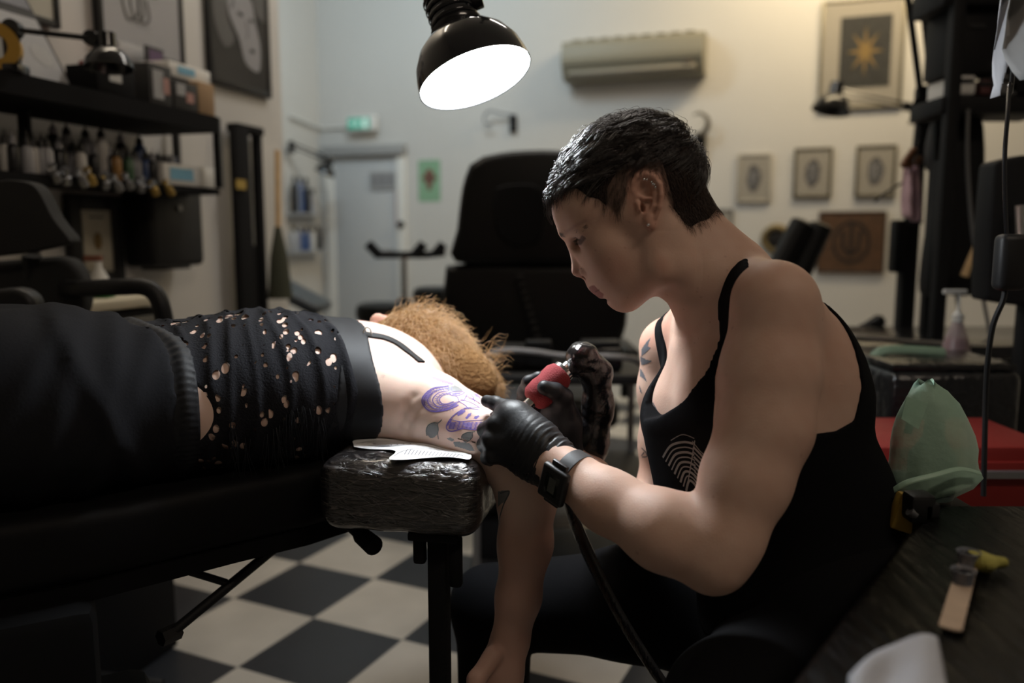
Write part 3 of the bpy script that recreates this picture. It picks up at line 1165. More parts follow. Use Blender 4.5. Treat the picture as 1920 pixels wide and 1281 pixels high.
# ------------------------------------------------------------------ gloves
PERP = unit(at(1045, 830, 1.05) - at(990, 905, 1.05))
gl = Field((-.06, 1.0, .78), (.095, 1.20, .945), .0014)
gl.cone(at(1030, 868, 1.047), at(1000, 848, 1.065), .0335, .033, .01, side=PERP, flat=.85)
gl.cone(at(1000, 848, 1.062), at(958, 818, 1.085), .034, .0375, .02, side=PERP, flat=.55)
gl.cone(at(1005, 828, 1.062), at(968, 790, 1.085), .030, .026, .02)
gl.cone(at(985, 815, 1.075), at(955, 780, 1.095), .024, .018, .015)
mcp = [(at(952, 778, 1.098), .0125), (at(929, 797, 1.080), .0125), (at(920, 825, 1.073), .0125), (at(924, 854, 1.074), .0118)]
pip = [None, (at(909, 806, 1.100), .0105), (at(909, 834, 1.094), .0105), (at(914, 858, 1.092), .0098)]
tip = [None, (at(915, 815, 1.120), .0095), (at(925, 845, 1.122), .0095), (at(932, 868, 1.115), .009)]
wst = at(990, 842, 1.066)
for i in range(4):
    gl.cone(wst, mcp[i][0], .022, mcp[i][1], .008)
    if pip[i]:
        gl.cone(mcp[i][0], pip[i][0], mcp[i][1], pip[i][1], .003)
        gl.cone(pip[i][0], tip[i][0], pip[i][1], tip[i][1], .003)
gl.chain([(at(962, 782, 1.088), .0125), (at(946, 764, 1.104), .0108), (at(930, 757, 1.120), .0100), (at(913, 752, 1.132), .0088)], .004)    # thumb laid on the skin
gl.chain([(at(965, 776, 1.105), .0115), (at(945, 774, 1.125), .0100), (at(925, 785, 1.138), .0088)], .003)
r_ = np.random.default_rng(5)
for i in range(13):      # folds of the cuff and over the back of the hand
    t = i / 12
    c0 = at(1040 - 62 * t, 832 - 32 * t, 1.035 + .02 * t); c1 = at(1000 - 30 * t, 895 - 30 * t, 1.035 + .02 * t)
    if i % 2: c1 = c0 + (c1 - c0) * .6
    gl.cone(c0 + r_.normal(size=3) * .002, c1 + r_.normal(size=3) * .003, .0016, .0012, .006, cut=True)
gl.cone(at(1034, 862, 1.047) + PERP * .0, at(1037, 868, 1.045), .0345, .0352, .003, side=PERP, flat=.85)
gl.keep(lambda x, y, z: (x - Wc[0]) * Wd[0] + (y - Wc[1]) * Wd[1] + (z - Wc[2]) * Wd[2]) if False else None
gl.ell(at(985, 822, 1.066), (.016, .016, .016), None, .02)
_gx, _gy, _gz = gl.ax[0][:, None, None], gl.ax[1][None, :, None], gl.ax[2][None, None, :]
_a = at(935, 790, 1.09); _b = at(1032, 868, 1.045); _u = unit(_b - _a); _n = np.linalg.norm(_b - _a)
_t = ((_gx - _a[0]) * _u[0] + (_gy - _a[1]) * _u[1] + (_gz - _a[2]) * _u[2]) / _n
_q = (_gx * PERP[0] + _gy * PERP[1] + _gz * PERP[2])
gl.D += (sm(.15, 1.0, _t) * (.00055 * np.sin(_t * 62 + 2.2 * np.sin(_q * 95) + 1.5 * np.sin(_gy * 130)) + .00035 * np.sin(_t * 118 + 3 * np.sin(_q * 60 + 1)))).astype(np.float32)
gl.bumps(.00025, 210, 2)
glove_n = gl.build('glove', M_GLOVE, artist)
rim = MB()
cx = at(1031, 866, 1.047); axd = unit(at(1000, 848, 1.065) - at(1060, 888, 1.03))
q1 = unit(PERP - axd * (PERP @ axd)); q2 = np.cross(axd, q1)
for dd, rr in ((0, .0345), (.004, .0338)):
    pts = [cx + axd * dd + q1 * rr * math.cos(a) + q2 * rr * .86 * math.sin(a) for a in np.linspace(0, 2 * PI, 33)]
    rim.tube(pts, .0016, 8, caps=False)
o = rim.build('glove_cuff', M_GLOVE, glove_n)

gr = Field((-.01, 1.08, .80), (.105, 1.25, .985), .0014)
gr.chain([(at(1064, 868, 1.178), .027), (at(1052, 835, 1.18), .028), (at(1046, 800, 1.185), .034), (at(1040, 772, 1.19), .030)], .012)
gr.cone(at(1056, 800, 1.17), at(1052, 760, 1.17), .022, .02, .012)
gr.chain([(at(1058, 772, 1.165), .016), (at(1056, 746, 1.158), .0135), (at(1041, 733, 1.150), .0122), (at(1021, 727, 1.145), .0105)], .005)     # thumb on the grip
gr.chain([(at(1030, 765, 1.20), .014), (at(1000, 750, 1.20), .0125), (at(984, 735, 1.185), .0110), (at(992, 717, 1.175), .0102), (at(1010, 708, 1.172), .0095)], .004)   # index round the grip
gr.chain([(at(1032, 785, 1.20), .014), (at(1000, 772, 1.205), .0125), (at(982, 757, 1.198), .0108), (at(980, 742, 1.190), .0098)], .004)
gr.chain([(at(1036, 805, 1.20), .014), (at(1008, 795, 1.205), .012), (at(992, 782, 1.195), .0105), (at(1003, 772, 1.178), .0095)], .004)
gr.chain([(at(1042, 825, 1.20), .013), (at(1018, 816, 1.205), .011), (at(1006, 803, 1.195), .0098), (at(1015, 795, 1.18), .009)], .004)
gr.bumps(.0005, 190, 4)
glove_f = gr.build('glove', M_GLOVE, artist)

# ------------------------------------------------------------------ watch
M_RESIN = mat('black_resin', (.012, .012, .013), .45, bump=(400, .1, .0005))
M_RESIN2 = mat('worn_strap', (.035, .037, .042), .5)
wc = at(1075, 894, 1.018); wax = unit(at(1032, 868, 1.045) - at(1140, 940, .98))
wn = unit(vec(-.05, -.96, -.24) - wax * (vec(-.05, -.96, -.24) @ wax)); wt = np.cross(wax, wn)
st = MB()
ring = []
for a in np.linspace(0, 2 * PI, 41):
    ring.append(wc + wn * .0322 * math.cos(a) + wt * .0310 * math.sin(a))
vs, fs = [], []
for i, p in enumerate(ring[:-1]):
    rd = unit(p - wc)
    for dr, dw in ((0, -.0095), (.0026, -.0095), (.0030, 0), (.0026, .0095), (0, .0095)):
        vs.append(p + rd * dr + wax * dw)
for i in range(40):
    j = (i + 1) % 40
    for k in range(5):
        fs.append((i * 5 + k, i * 5 + (k + 1) % 5, j * 5 + (k + 1) % 5, j * 5 + k))
st.add(vs, fs)
strap = st.build('watch_strap', M_RESIN2, artist)
cs = MB(Matrix.Translation(Vector(wc + wn * .037)) @ Matrix((wt, wax, wn)).transposed().to_4x4())
cs.box((0, 0, 0), (.047, .041, .0105), None, .004, 3)
cs.box((.024, 0, -.004), (.012, .024, .006), None, .002); cs.box((-.024, 0, -.004), (.012, .024, .006), None, .002)
for sx in (-1, 1):
    for sy in (-1, 1):
        cs.cyl((sx * .012, sy * .017, 0), (sx * .012, sy * .0205, 0), .0022, n=10)
case = cs.build('watch_case', M_RESIN, strap)
fc = MB(Matrix.Translation(Vector(wc + wn * .0421)) @ Matrix((wt, wax, wn)).transposed().to_4x4())
fc.box((0, 0, 0), (.028, .022, .001), None, .0003)
o = fc.build('watch_glass', mat('watch_glass', (.015, .017, .016), .12), strap)
lc = MB(Matrix.Translation(Vector(wc + wn * .0428)) @ Matrix((wt, wax, wn)).transposed().to_4x4())
lc.box((0, -.001, 0), (.020, .011, .0003))
o = lc.build('watch_display', mat('lcd_grey', (.085, .09, .08), .35), strap)

# ------------------------------------------------------------------ ink on the far arm
M_INKD = mat('dark_ink', (.060, .068, .085), .55, spec=.3)
M_INKG = mat('grey_ink', (.14, .145, .165), .55, spec=.3)
ink = MB()
def PT(pl, st=1.4):
    b_ = MB(); fill(BV_A, b_, pl, step=st)
    if b_.v: b_.build('tattoo_patch', M_INKG, artist, smooth=False)
for pl in ([(1203, 655), (1213, 640), (1220, 634), (1214, 650), (1220, 652), (1211, 662), (1203, 668)],
           [(1201, 668), (1211, 674), (1223, 677), (1212, 683), (1202, 684)], [(1200, 690), (1207, 700), (1213, 716), (1204, 708), (1200, 706)], [(1199, 722), (1204, 738), (1200, 735)]):
    PT(pl)
PT(curve2([(1210, 808), (1220, 795), (1234, 790), (1245, 800), (1245, 832), (1232, 832), (1216, 824), (1210, 808)]))
PT([(1218, 792), (1226, 780), (1238, 784), (1242, 794)])
PT([(1233, 868), (1242, 845), (1256, 858), (1256, 872), (1244, 866)])
for ln in ([(1210, 808), (1220, 795), (1234, 790)], [(1210, 808), (1217, 824), (1236, 833)], [(1222, 826), (1228, 808), (1244, 800)], [(1218, 792), (1226, 780), (1236, 783), (1242, 792)], [(1224, 755), (1232, 770), (1240, 790)],
           [(1203, 840), (1211, 848), (1213, 856), (1204, 857)], [(1203, 855), (1208, 848)], [(1233, 870), (1243, 864), (1256, 874)], [(1236, 866), (1242, 846), (1248, 840)], [(1232, 812), (1238, 806), (1244, 806)]):
    draw(BV_A, ink, curve2(ln, 5), .0016)
o = ink.build('tattoo_lines', M_INKD, artist, smooth=False); o['label'] = 'dark floral tattoo outlines on the far upper arm'
# ================================================================== the person lying on the bench
M_SKINC = mat('skin_pale', (.74, .52, .44), .5, spec=.35, bump=(700, .08, .0005), sss=.12, attr='skin')
M_BAND = mat('black_stretch', (.010, .011, .014), .6, spec=.3, bump=(900, .15, .0005))
M_CTR = mat('charcoal_cloth', (.012, .0125, .015), .9, spec=.12, bump=(260, .35, .0012))
CA = unit(vec(.87, .49, 0)); CN = unit(vec(.49, -.87, 0))
CP, CW, CM, CB, CU = vec(-.65, 1.10, .903), vec(-.475, 1.20, .893), vec(-.385, 1.255, .897), vec(-.262, 1.330, .882), vec(-.205, 1.37, .858)
client = empty('person', (-.4, 1.22, .79), 'person with curly ginger hair lying face down in black crochet top, forearm hanging down', 'person')


def client_torso(f):
    f.cone(CP - CA * .12, CP, .165, .178, .04, side=CN, flat=.60)
    f.cone(CP, CW, .178, .142, .04, side=CN, flat=.64)
    f.cone(CW, CM, .142, .148, .03, side=CN, flat=.76)
    f.cone(CM, CB, .148, .155, .03, side=CN, flat=.70)
    f.cone(CB, CU, .155, .118, .025, side=CN, flat=.56)
    for s in (-.08, .075):
        f.ell(CP - CA * .05 + CN * s + vec(0, 0, .035), (.10, .095, .075), None, .04)
    for s in (-.085, .06):
        f.ell(CU - CA * .03 + CN * s + vec(0, 0, .008), (.065, .06, .048), None, .02)
    f.cone(CU, vec(-.13, 1.43, .850), .052, .042, .02)


def client_arm(f, k=.02):
    f.cone(CU + CN * .05 + vec(0, 0, .006), at(765, 748, 1.25), .054, .055, .02)
    f.chain([(at(765, 748, 1.25), .056), (at(812, 770, 1.222), .0535), (at(866, 799, 1.19), .0475), (at(925, 832, 1.15), .0445), (at(968, 862, 1.13), .0435)], .02)
    f.chain([(at(972, 862, 1.13), .042), (at(988, 930, 1.118), .0395), (at(985, 1020, 1.115), .0355), (at(972, 1120, 1.115), .0305)], .02)
    f.cone(at(972, 1120, 1.115), at(957, 1200, 1.112), .0305, .0265, .015, side=(1, 0, 0), flat=.85)
    f.cone(at(800, 790, 1.215), at(735, 760, 1.22), .03, .045, .03)
    # hanging hand
    f.cone(at(955, 1205, 1.112), at(938, 1262, 1.10), .028, .034, .012, side=(.9, -.4, 0), flat=.55)
    f.cone(at(938, 1262, 1.10), at(932, 1290, 1.095), .034, .034, .01, side=(.9, -.4, 0), flat=.45)
    for i, dx in enumerate((-38, -13, 12, 37)):
        L = (92, 104, 98, 78)[i]
        f.chain([(at(932 + dx, 1300, 1.095), .0105), (at(934 + dx * 1.05, 1300 + L * .45, 1.10), .0095), (at(940 + dx, 1300 + L * .75, 1.118), .0088), (at(944 + dx, 1300 + L, 1.130), .008)], .003)
    f.chain([(at(925, 1230, 1.09), .014), (at(893, 1275, 1.07), .012), (at(885, 1320, 1.07), .0098)], .008)


def client_head(f):
    f.ell((-.145, 1.450, .872), (.058, .052, .048), np.array([CA, -CN, (0, 0, 1.0)]), .02)
    f.cone((-.142, 1.45, .875), (-.13, 1.46, .865), .045, .04, .03)


cb = Field((-.80, .88, .76), (.09, 1.60, 1.06), .0042)
client_torso(cb); client_arm(cb); client_head(cb)
cl = Field((-.11, 1.03, .30), (.10, 1.20, .87), .0030)
client_arm(cl)
ce = (at(724, 616, 1.40))
cb.ell(ce, (.020, .010, .030), np.array([unit(at(740, 600, 1.4) - at(705, 625, 1.4)), (0, 1, 0), unit(at(715, 590, 1.4) - at(722, 615, 1.4))]), .004)


def client_colors(V):
    c = np.tile(np.array([.74, .53, .44]), (len(V), 1))
    n = nz(V, 45, 8)[:, None]; c = c * (1 + .035 * n * np.array([.4, 1.1, 1.2]))
    d = np.sqrt(((V - ce) ** 2).sum(1)); k = sm(.045, .02, d)[:, None]
    c = c * (1 - k) + np.array([.52, .27, .20]) * k
    lo = sm(.80, .70, V[:, 2])[:, None]
    c = c * (1 - lo) + np.array([.58, .36, .29]) * lo          # the forearm is ruddier
    ar = sm(.085, .02, np.sqrt(((V - at(900, 780, 1.14)) ** 2).sum(1)))[:, None] * .35
    c = c * (1 - ar) + np.array([.72, .42, .40]) * ar
    for px, py in ((719, 705), (784, 674), (779, 677)):
        h = hit(BVC0, px, py)[0]
        if h:
            k = np.exp(-((V - np.array(h)) ** 2).sum(1) / .0022 ** 2)[:, None] * .8
            c = c * (1 - k) + np.array([.25, .10, .07]) * k
    return c


_t = cb.mesh(); BVC0 = BVHTree.FromPolygons([Vector(v) for v in _t[0]], [tuple(map(int, q)) for q in _t[1]])
for fold_ in ([(776, 742), (762, 762), (752, 785), (746, 806)], [(790, 762), (775, 778), (765, 798), (762, 812)]):
    P_ = [hit(BVC0, *q)[0] for q in fold_]
    P_ = [np.array(p) for p in P_ if p is not None]
    for a_, b_ in zip(P_[:-1], P_[1:]): cb.cone(a_, b_, .0022, .0022, .010, cut=True)
client_body, CBV = merged('body', [clipped_mesh(cb, lambda V: ~((V[:, 2] < .842) & (V[:, 0] > -.075) & (V[:, 1] < 1.19))), clipped_mesh(cl, lambda V: (V[:, 2] < .845) & (V[:, 0] > -.079) & (V[:, 1] < 1.194))], M_SKINC, client, client_colors)
BV_C = bvh_of(client_body)


def cframe(f):
    x, y, z = f.ax[0][:, None, None], f.ax[1][None, :, None], f.ax[2][None, None, :]
    a = (x - CW[0]) * CA[0] + (y - CW[1]) * CA[1] + 0 * z
    n = (x - CW[0]) * CN[0] + (y - CW[1]) * CN[1] + 0 * z
    return a, n, z + 0 * a


# stretch band with its strap
bd = Field((-.45, 1.08, .77), (.0, 1.55, 1.05), .0030)
client_torso(bd)
bd.cone(at(800, 790, 1.215), at(735, 760, 1.22), .03, .045, .03)
a, n, zz = cframe(bd)
e0 = .175 + .03 * np.sin((zz - .9) * 9) ; e1 = .256 - .018 * sm(.03, .14, n)
bd.D = np.maximum(np.maximum(bd.D - .003, e0 - a), a - e1).astype(np.float32)
band = bd.build('bra_band', M_BAND, client)
ed = MB()
# crochet top
ct = Field((-.66, .97, .77), (-.12, 1.55, 1.05), .0030)
client_torso(ct)
a, n, zz = cframe(ct)
r5 = np.random.default_rng(3)
fold = 0
for i in range(7):
    a0 = -.03 + .036 * i
    fold = fold + .0055 * np.exp(-((a - a0 - .05 * (zz - .95) - .012 * np.sin(n * 14 + i)) / .0055) ** 2)
fold = fold + .0016 * np.sin(a * 170 + 9 * np.sin(n * 11) + zz * 30)
ct.D = np.maximum(np.maximum(ct.D - .0022 - fold * .7, (-.066 + .047 * sm(0, .12, n) + .034 * sm(.134, .156, n)) - a), a - (.215 + .012 * np.sin(zz * 30 + n * 10))).astype(np.float32)
M_CRO = mat('black_crochet', (.012, .0125, .016), .85, spec=.15, bump=(330, .8, .0015))
nt = M_CRO.node_tree
b = nt.nodes['Principled BSDF']
tc = nt.nodes.new('ShaderNodeTexCoord')
mp = nt.nodes.new('ShaderNodeMapping'); mp.inputs['Rotation'].default_value = (0, 0, math.radians(-29.4)); mp.inputs['Scale'].default_value = (1.15, .55, .75)
nt.links.new(tc.outputs['Object'], mp.inputs[0])
vo = nt.nodes.new('ShaderNodeTexVoronoi'); vo.inputs['Scale'].default_value = 88; vo.inputs['Randomness'].default_value = .85
nt.links.new(mp.outputs[0], vo.inputs['Vector'])
wn_ = nt.nodes.new('ShaderNodeTexWhiteNoise'); nt.links.new(vo.outputs['Position'], wn_.inputs['Vector'])
no = nt.nodes.new('ShaderNodeTexNoise'); no.inputs['Scale'].default_value = 34; no.inputs['Detail'].default_value = 1
nt.links.new(mp.outputs[0], no.inputs['Vector'])
thr = nt.nodes.new('ShaderNodeMapRange'); thr.inputs[1].default_value = .25; thr.inputs[2].default_value = 1.0; thr.inputs[3].default_value = 0.0; thr.inputs[4].default_value = .57
nt.links.new(wn_.outputs['Value'], thr.inputs[0])
th2 = nt.nodes.new('ShaderNodeMapRange'); th2.inputs[1].default_value = .36; th2.inputs[2].default_value = .46; th2.inputs[3].default_value = 0; th2.inputs[4].default_value = 1
nt.links.new(no.outputs['Fac'], th2.inputs[0])
mu = nt.nodes.new('ShaderNodeMath'); mu.operation = 'MULTIPLY'
nt.links.new(thr.outputs[0], mu.inputs[0]); nt.links.new(th2.outputs[0], mu.inputs[1])
gt = nt.nodes.new('ShaderNodeMath'); gt.operation = 'GREATER_THAN'
nt.links.new(vo.outputs['Distance'], gt.inputs[0]); nt.links.new(mu.outputs[0], gt.inputs[1])
nt.links.new(gt.outputs[0], b.inputs['Alpha'])
crochet = ct.build('crochet_top', M_CRO, client)
# fringe at the near hem
fr = []
for i in range(150):
    t = random.random()
    px, py = 430 + 260 * t, 795 + 30 * math.sin(t * 9) + random.uniform(-8, 14)
    p, nn = hit(BV_C, px, py)
    if p is None: continue
    if nn.dot(Vector(ray(px, py))) > 0: nn = -nn
    pts = [p + nn * .008, p + nn * .012 + Vector((random.uniform(-.004, .004), -.003, -.018)), p + nn * .012 + Vector((random.uniform(-.008, .008), -.004, -.04 - .02 * random.random()))]
    if pts[2].z > .80: fr.append(pts)
strands_mesh('crochet_fringe', fr, .0009, M_BAND, crochet)

# strap of the band over the shoulder
sp = MB()
P, N = [], []
for q in dense(curve2([(640, 612), (668, 624), (690, 629), (720, 634), (745, 645), (770, 664), (790, 680)], 6), 4):
    p, nn = hit(BV_C, *q)
    if p is None: continue
    if nn.dot(Vector(ray(*q))) > 0: nn = -nn
    P.append(p); N.append(nn)
vs, fs = [], []
for i in range(len(P)):
    t = (P[min(i + 1, len(P) - 1)] - P[max(i - 1, 0)]).normalized()
    s = t.cross(N[i]).normalized() * .0068
    vs += [P[i] - s, P[i] - s + N[i] * .0028, P[i] + s + N[i] * .0028, P[i] + s]
for i in range(len(P) - 1):
    for k in range(4): fs.append((4 * i + k, 4 * i + (k + 1) % 4, 4 * i + 4 + (k + 1) % 4, 4 * i + 4 + k))
if vs:
    sp.add(vs, fs); strap_c = sp.build('shoulder_strap', M_BAND, band)
p, nn = hit(BV_C, 688, 629)
if p is not None:
    sl = MB()
    pts = [p - nn * (-.004 if nn.dot(Vector(ray(688, 629))) < 0 else .004) + Vector((.006 * math.cos(a), 0, .009 * math.sin(a))) for a in np.linspace(0, 2 * PI, 17)]
    sl.tube(pts, .0013, 8, caps=False)
    o = sl.build('strap_ring', mat('white_plastic', (.8, .78, .76), .3), band)

# trousers with their gathered waistband
tc_ = Field((-1.5, .42, .78), (-.30, 1.40, 1.07), .0068)
client_torso(tc_)
for s in (-.09, .095):
    c0 = CP - CA * .08 + CN * s
    tc_.chain([(c0 + vec(0, 0, .0), .088), (vec(*(CP - CA * .42 + CN * s * 1.15)[:2], .862), .072), (vec(*(CP - CA * .85 + CN * s * 1.2)[:2], .85), .052)], .03)
a, n, zz = cframe(tc_)
fo = 0
for a0, n0, sl_, am in ((-.09, .10, .5, .006), (-.13, .02, -.4, .007), (-.17, .08, .3, .006), (-.115, -.04, .2, .006), (-.22, .1, .6, .005)):
    fo = fo + am * np.exp(-((a - a0 - sl_ * (zz - .93)) / .013) ** 2)
edge = -.057 + .047 * sm(0, .12, n)
tc_.D = np.maximum(tc_.D - .009 - fo, a - (edge - .028)).astype(np.float32)
tc_.bumps(.0012, 45, 9)
c_trousers = tc_.build('trousers', M_CTR, client)
wb = Field((-.66, .95, .775), (-.30, 1.42, 1.05), .0030)
client_torso(wb)
a, n, zz = cframe(wb)
edge = -.057 + .047 * sm(0, .12, n)
ang = np.arctan2((zz - .88) / .1, n / .15)
rib = .0008 * np.sin(ang * 75 + 6 * np.sin(a * 60))
wb.D = np.maximum(np.maximum(wb.D - .0075 - rib - .002 * np.cos((a - edge + .016) * 220), (edge - .036) - a), a - edge).astype(np.float32)
wb.build('waistband', M_BAND, c_trousers)
for s in (-.09, .095):
    p = CP - CA * .92 + CN * s * 1.2
    fb_ = Field((p[0] - .22, p[1] - .15, .785), (p[0] + .1, p[1] + .12, .92), .006)
    fb_.cone((p[0], p[1], .845), (p[0] - .13, p[1] - .07, .825), .04, .036, .02)
    fb_.build('shoe', M_TROUSER, client)

# curly hair
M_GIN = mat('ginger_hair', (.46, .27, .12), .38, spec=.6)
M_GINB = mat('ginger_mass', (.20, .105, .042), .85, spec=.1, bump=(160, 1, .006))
hc = Field((-.26, 1.30, .80), (.06, 1.62, 1.06), .003)
for (px, py, Y, r) in ((768, 634, 1.43, .050), (803, 655, 1.42, .055), (846, 688, 1.41, .053), (880, 712, 1.40, .042), (900, 728, 1.39, .026), (845, 715, 1.41, .055), (745, 645, 1.41, .043), (728, 640, 1.40, .032), (790, 680, 1.40, .055)):
    hc.ell(at(px, py, Y), (r, r, r), None, .03)
hc.bumps(.003, 70, 6)
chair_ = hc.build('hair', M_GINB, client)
Vh = o_V['hair']
r6 = np.random.default_rng(12)
HC = at(820, 660, 1.45)
lines = []
pole = at(745, 600, 1.43)
for i in r6.choice(len(Vh), 4200):
    p = Vh[i]
    nn = unit(p - HC)
    d = unit(p - pole) + vec(.5, -.1, -.25); d = unit(d - nn * (d @ nn))
    L = r6.uniform(.025, .055); am = r6.uniform(.002, .0085); ph = r6.uniform(0, 6); fq = r6.uniform(6, 14)
    sd = np.cross(d, nn)
    pts = []
    for j in range(10):
        t = j / 9
        pts.append(p - nn * .004 + d * L * t + nn * (.006 * math.sin(t * 2.4) + am * t * math.cos(fq * t + ph)) + sd * am * math.sin(fq * t + ph))
    lines.append(pts)
for i in range(60):      # flyaways at the ends
    p = at(895 + random.uniform(-25, 25), 690 + random.uniform(-40, 30), 1.40)
    d = unit(vec(.8, 0, random.uniform(-.5, 1)))
    lines.append([p + d * .05 * t + vec(0, 0, .008 * math.sin(6 * t + i)) for t in np.linspace(0, 1, 8)])
strands_mesh('curls', lines, .00055, M_GIN, chair_)

# ink on the arm
M_VIO = mat('violet_stencil', (.17, .12, .42), .55, spec=.3)
M_VIOL = mat('violet_stencil_pale', (.36, .27, .52), .55, spec=.3)
M_ARMINK = mat('grey_ink_arm', (.11, .12, .125), .55, spec=.3)
v1, v2, v3 = MB(), MB(), MB()
M_LEAFG = mat('pale_grey_ink', (.20, .20, .205), .55)
def FQ(poly, lift=.00022, step=1.4):
    b_ = MB(); fill(BV_C, b_, poly, lift, step)
    if b_.v: b_.build('tattoo_patch', M_LEAFG, client, smooth=False)
S = lambda pts: [(760 + x / 6.4, 680 + y / 6.4) for x, y in pts]        # read off the enlarged picture
D_ = lambda mb, pts, w=.0009, n=6, tp=False: draw(BV_C, mb, curve2(S(pts), n), w * 1.25, taper=tp)
F_ = lambda mb, pts, st=1.3, lift=.00022: fill(BV_C, mb, S(pts), lift, st)
FP = lambda pts, st=1.3: FQ(S(pts), .00022, st)
for k, w in ((1.0, .0016), (.93, .0007), (.80, .0012), (.62, .0012), (.47, .0008), (.38, .0009)):
    cx, cy = 480 + (1 - k) * 60, 440
    D_(v1, [(cx + 40 * k, cy - 160 * k), (cx - 150 * k, cy - 130 * k), (cx - 265 * k, cy - 30 * k), (cx - 270 * k, cy + 60 * k), (cx - 170 * k, cy + 145 * k), (cx + 10 * k, cy + 130 * k), (cx + 160 * k, cy + 70 * k)], w)
for i in range(26):
    t = i / 25; a = math.radians(75 + 215 * t)
    x0, y0 = 500 + 195 * math.cos(a), 440 - 105 * math.sin(a)
    x1, y1 = 487 + 262 * math.cos(a), 440 - 145 * math.sin(a)
    D_(v1, [(x0, y0), (x1, y1)], .0006, 2)
for i in range(12):
    t = i / 11; a = math.radians(80 + 200 * t)
    D_(v1, [(525 + 105 * math.cos(a), 450 - 62 * math.sin(a)), (512 + 160 * math.cos(a), 447 - 88 * math.sin(a))], .0006, 2)
D_(v1, [(520, 370), (580, 350), (690, 350), (700, 370), (640, 395), (560, 395), (520, 370)], .0011)
F_(v1, [(550, 375), (600, 360), (680, 362), (650, 382), (570, 388)])
FP( [(490, 305), (600, 275), (680, 320), (690, 345), (560, 345), (500, 330)], 1.5)
F_(v2, [(200, 420), (255, 345), (320, 330), (290, 400), (235, 470), (240, 530), (205, 500)], 1.6)
for a, b_ in (((700, 400), (860, 470)), ((660, 440), (890, 540)), ((640, 470), (760, 560)), ((560, 500), (700, 455)), ((700, 550), (900, 540)), ((780, 380), (830, 470)), ((840, 380), (900, 440)), ((600, 400), (640, 460)), ((740, 385), (700, 460)), ((520, 540), (640, 480)), ((760, 430), (900, 500))):
    D_(v1, [a, ((a[0] + b_[0]) / 2 + 8, (a[1] + b_[1]) / 2 - 10), b_], .0008)
F_(v2, [(820, 375), (860, 380), (890, 420), (850, 410)])
# lower wing
D_(v1, [(690, 560), (600, 620), (540, 680), (495, 760), (510, 810), (570, 825), (690, 790)], .0014)
D_(v1, [(690, 790), (760, 800), (840, 808), (910, 800)], .0011)
D_(v1, [(570, 690), (660, 710), (760, 700), (840, 695), (930, 690)], .0008)
D_(v1, [(690, 560), (780, 550), (880, 570)], .0010)
for pl in ([(620, 620), (660, 580), (715, 565), (720, 590), (670, 625), (630, 640)], [(720, 660), (760, 615), (795, 605), (780, 640), (740, 680)], [(820, 670), (835, 645), (880, 635), (890, 650), (850, 680)]):
    F_(v1, pl)
for i in range(24):
    x = 530 + i * 17
    D_(v1, [(x + 22, 715 - (3 if i % 2 else 0)), (x - 5, 800)], .0016 if i % 3 == 0 else .0007, 2)
F_(v2, [(520, 750), (560, 715), (600, 720), (575, 800), (525, 800)], 1.6)
F_(v2, [(700, 730), (780, 715), (800, 790), (720, 780)], 1.6)
F_(v1, [(497, 745), (545, 685), (570, 670), (555, 700), (510, 760)])
# smudges over the shoulder
F_(v2, [(290, 160), (400, 180), (500, 220), (580, 250), (560, 270), (440, 235), (330, 195)], 1.6)
F_(v2, [(250, 65), (330, 95), (370, 120), (300, 100)], 1.6)
# older leaf tattoos
FP( [(255, 790), (290, 745), (350, 725), (385, 745), (395, 800), (385, 860), (345, 900), (300, 905), (255, 860)], 1.3)
D_(v3, [(440, 685), (395, 725), (345, 722), (280, 750), (252, 810), (260, 880)], .0012)
D_(v3, [(385, 735), (398, 800), (390, 850), (400, 920)], .0012)
FP( [(680, 880), (720, 845), (790, 838), (808, 870), (790, 910), (740, 945), (690, 930)], 1.3)
v3.build('leaf_outline', M_ARMINK, client, smooth=False); v3 = MB()
D_(v3, [(838, 828), (800, 835), (740, 842), (682, 875), (685, 925), (730, 955)], .0012)
D_(v3, [(805, 840), (808, 890), (775, 930), (735, 955)], .0010)
FP( [(500, 912), (535, 900), (575, 915), (590, 935), (560, 945), (520, 930)], 1.3)
FP( [(570, 955), (620, 950), (700, 960), (760, 965), (800, 1000), (830, 1060), (770, 1060), (690, 1030), (600, 1005)], 1.4)
v3.build('leaf_outline', M_ARMINK, client, smooth=False); v3 = MB()
draw(BV_C, v3, curve2([(938, 925), (955, 922), (945, 945), (938, 968), (936, 985)]), .002)
FQ( [(934, 921), (956, 920), (950, 938), (940, 945), (934, 950)], step=1.5)
o = v1.build('stencil_lines', M_VIO, client, smooth=False); o['label'] = 'violet stencil lines of a moth on the upper arm'
o = v2.build('stencil_shading', M_VIOL, client, smooth=False); o['label'] = 'pale violet smudges of the stencil'
if v3.v: v3.build('forearm_tattoo', M_ARMINK, client, smooth=False)
# ================================================================== machine, lamp, armrest, bench
M_REDG = mat('red_wrap', (.27, .026, .032), .85, bump=(500, .8, .002))
M_FILM = mat('cling_film', (.02, .02, .02), .12, spec=.6, alpha=.22)
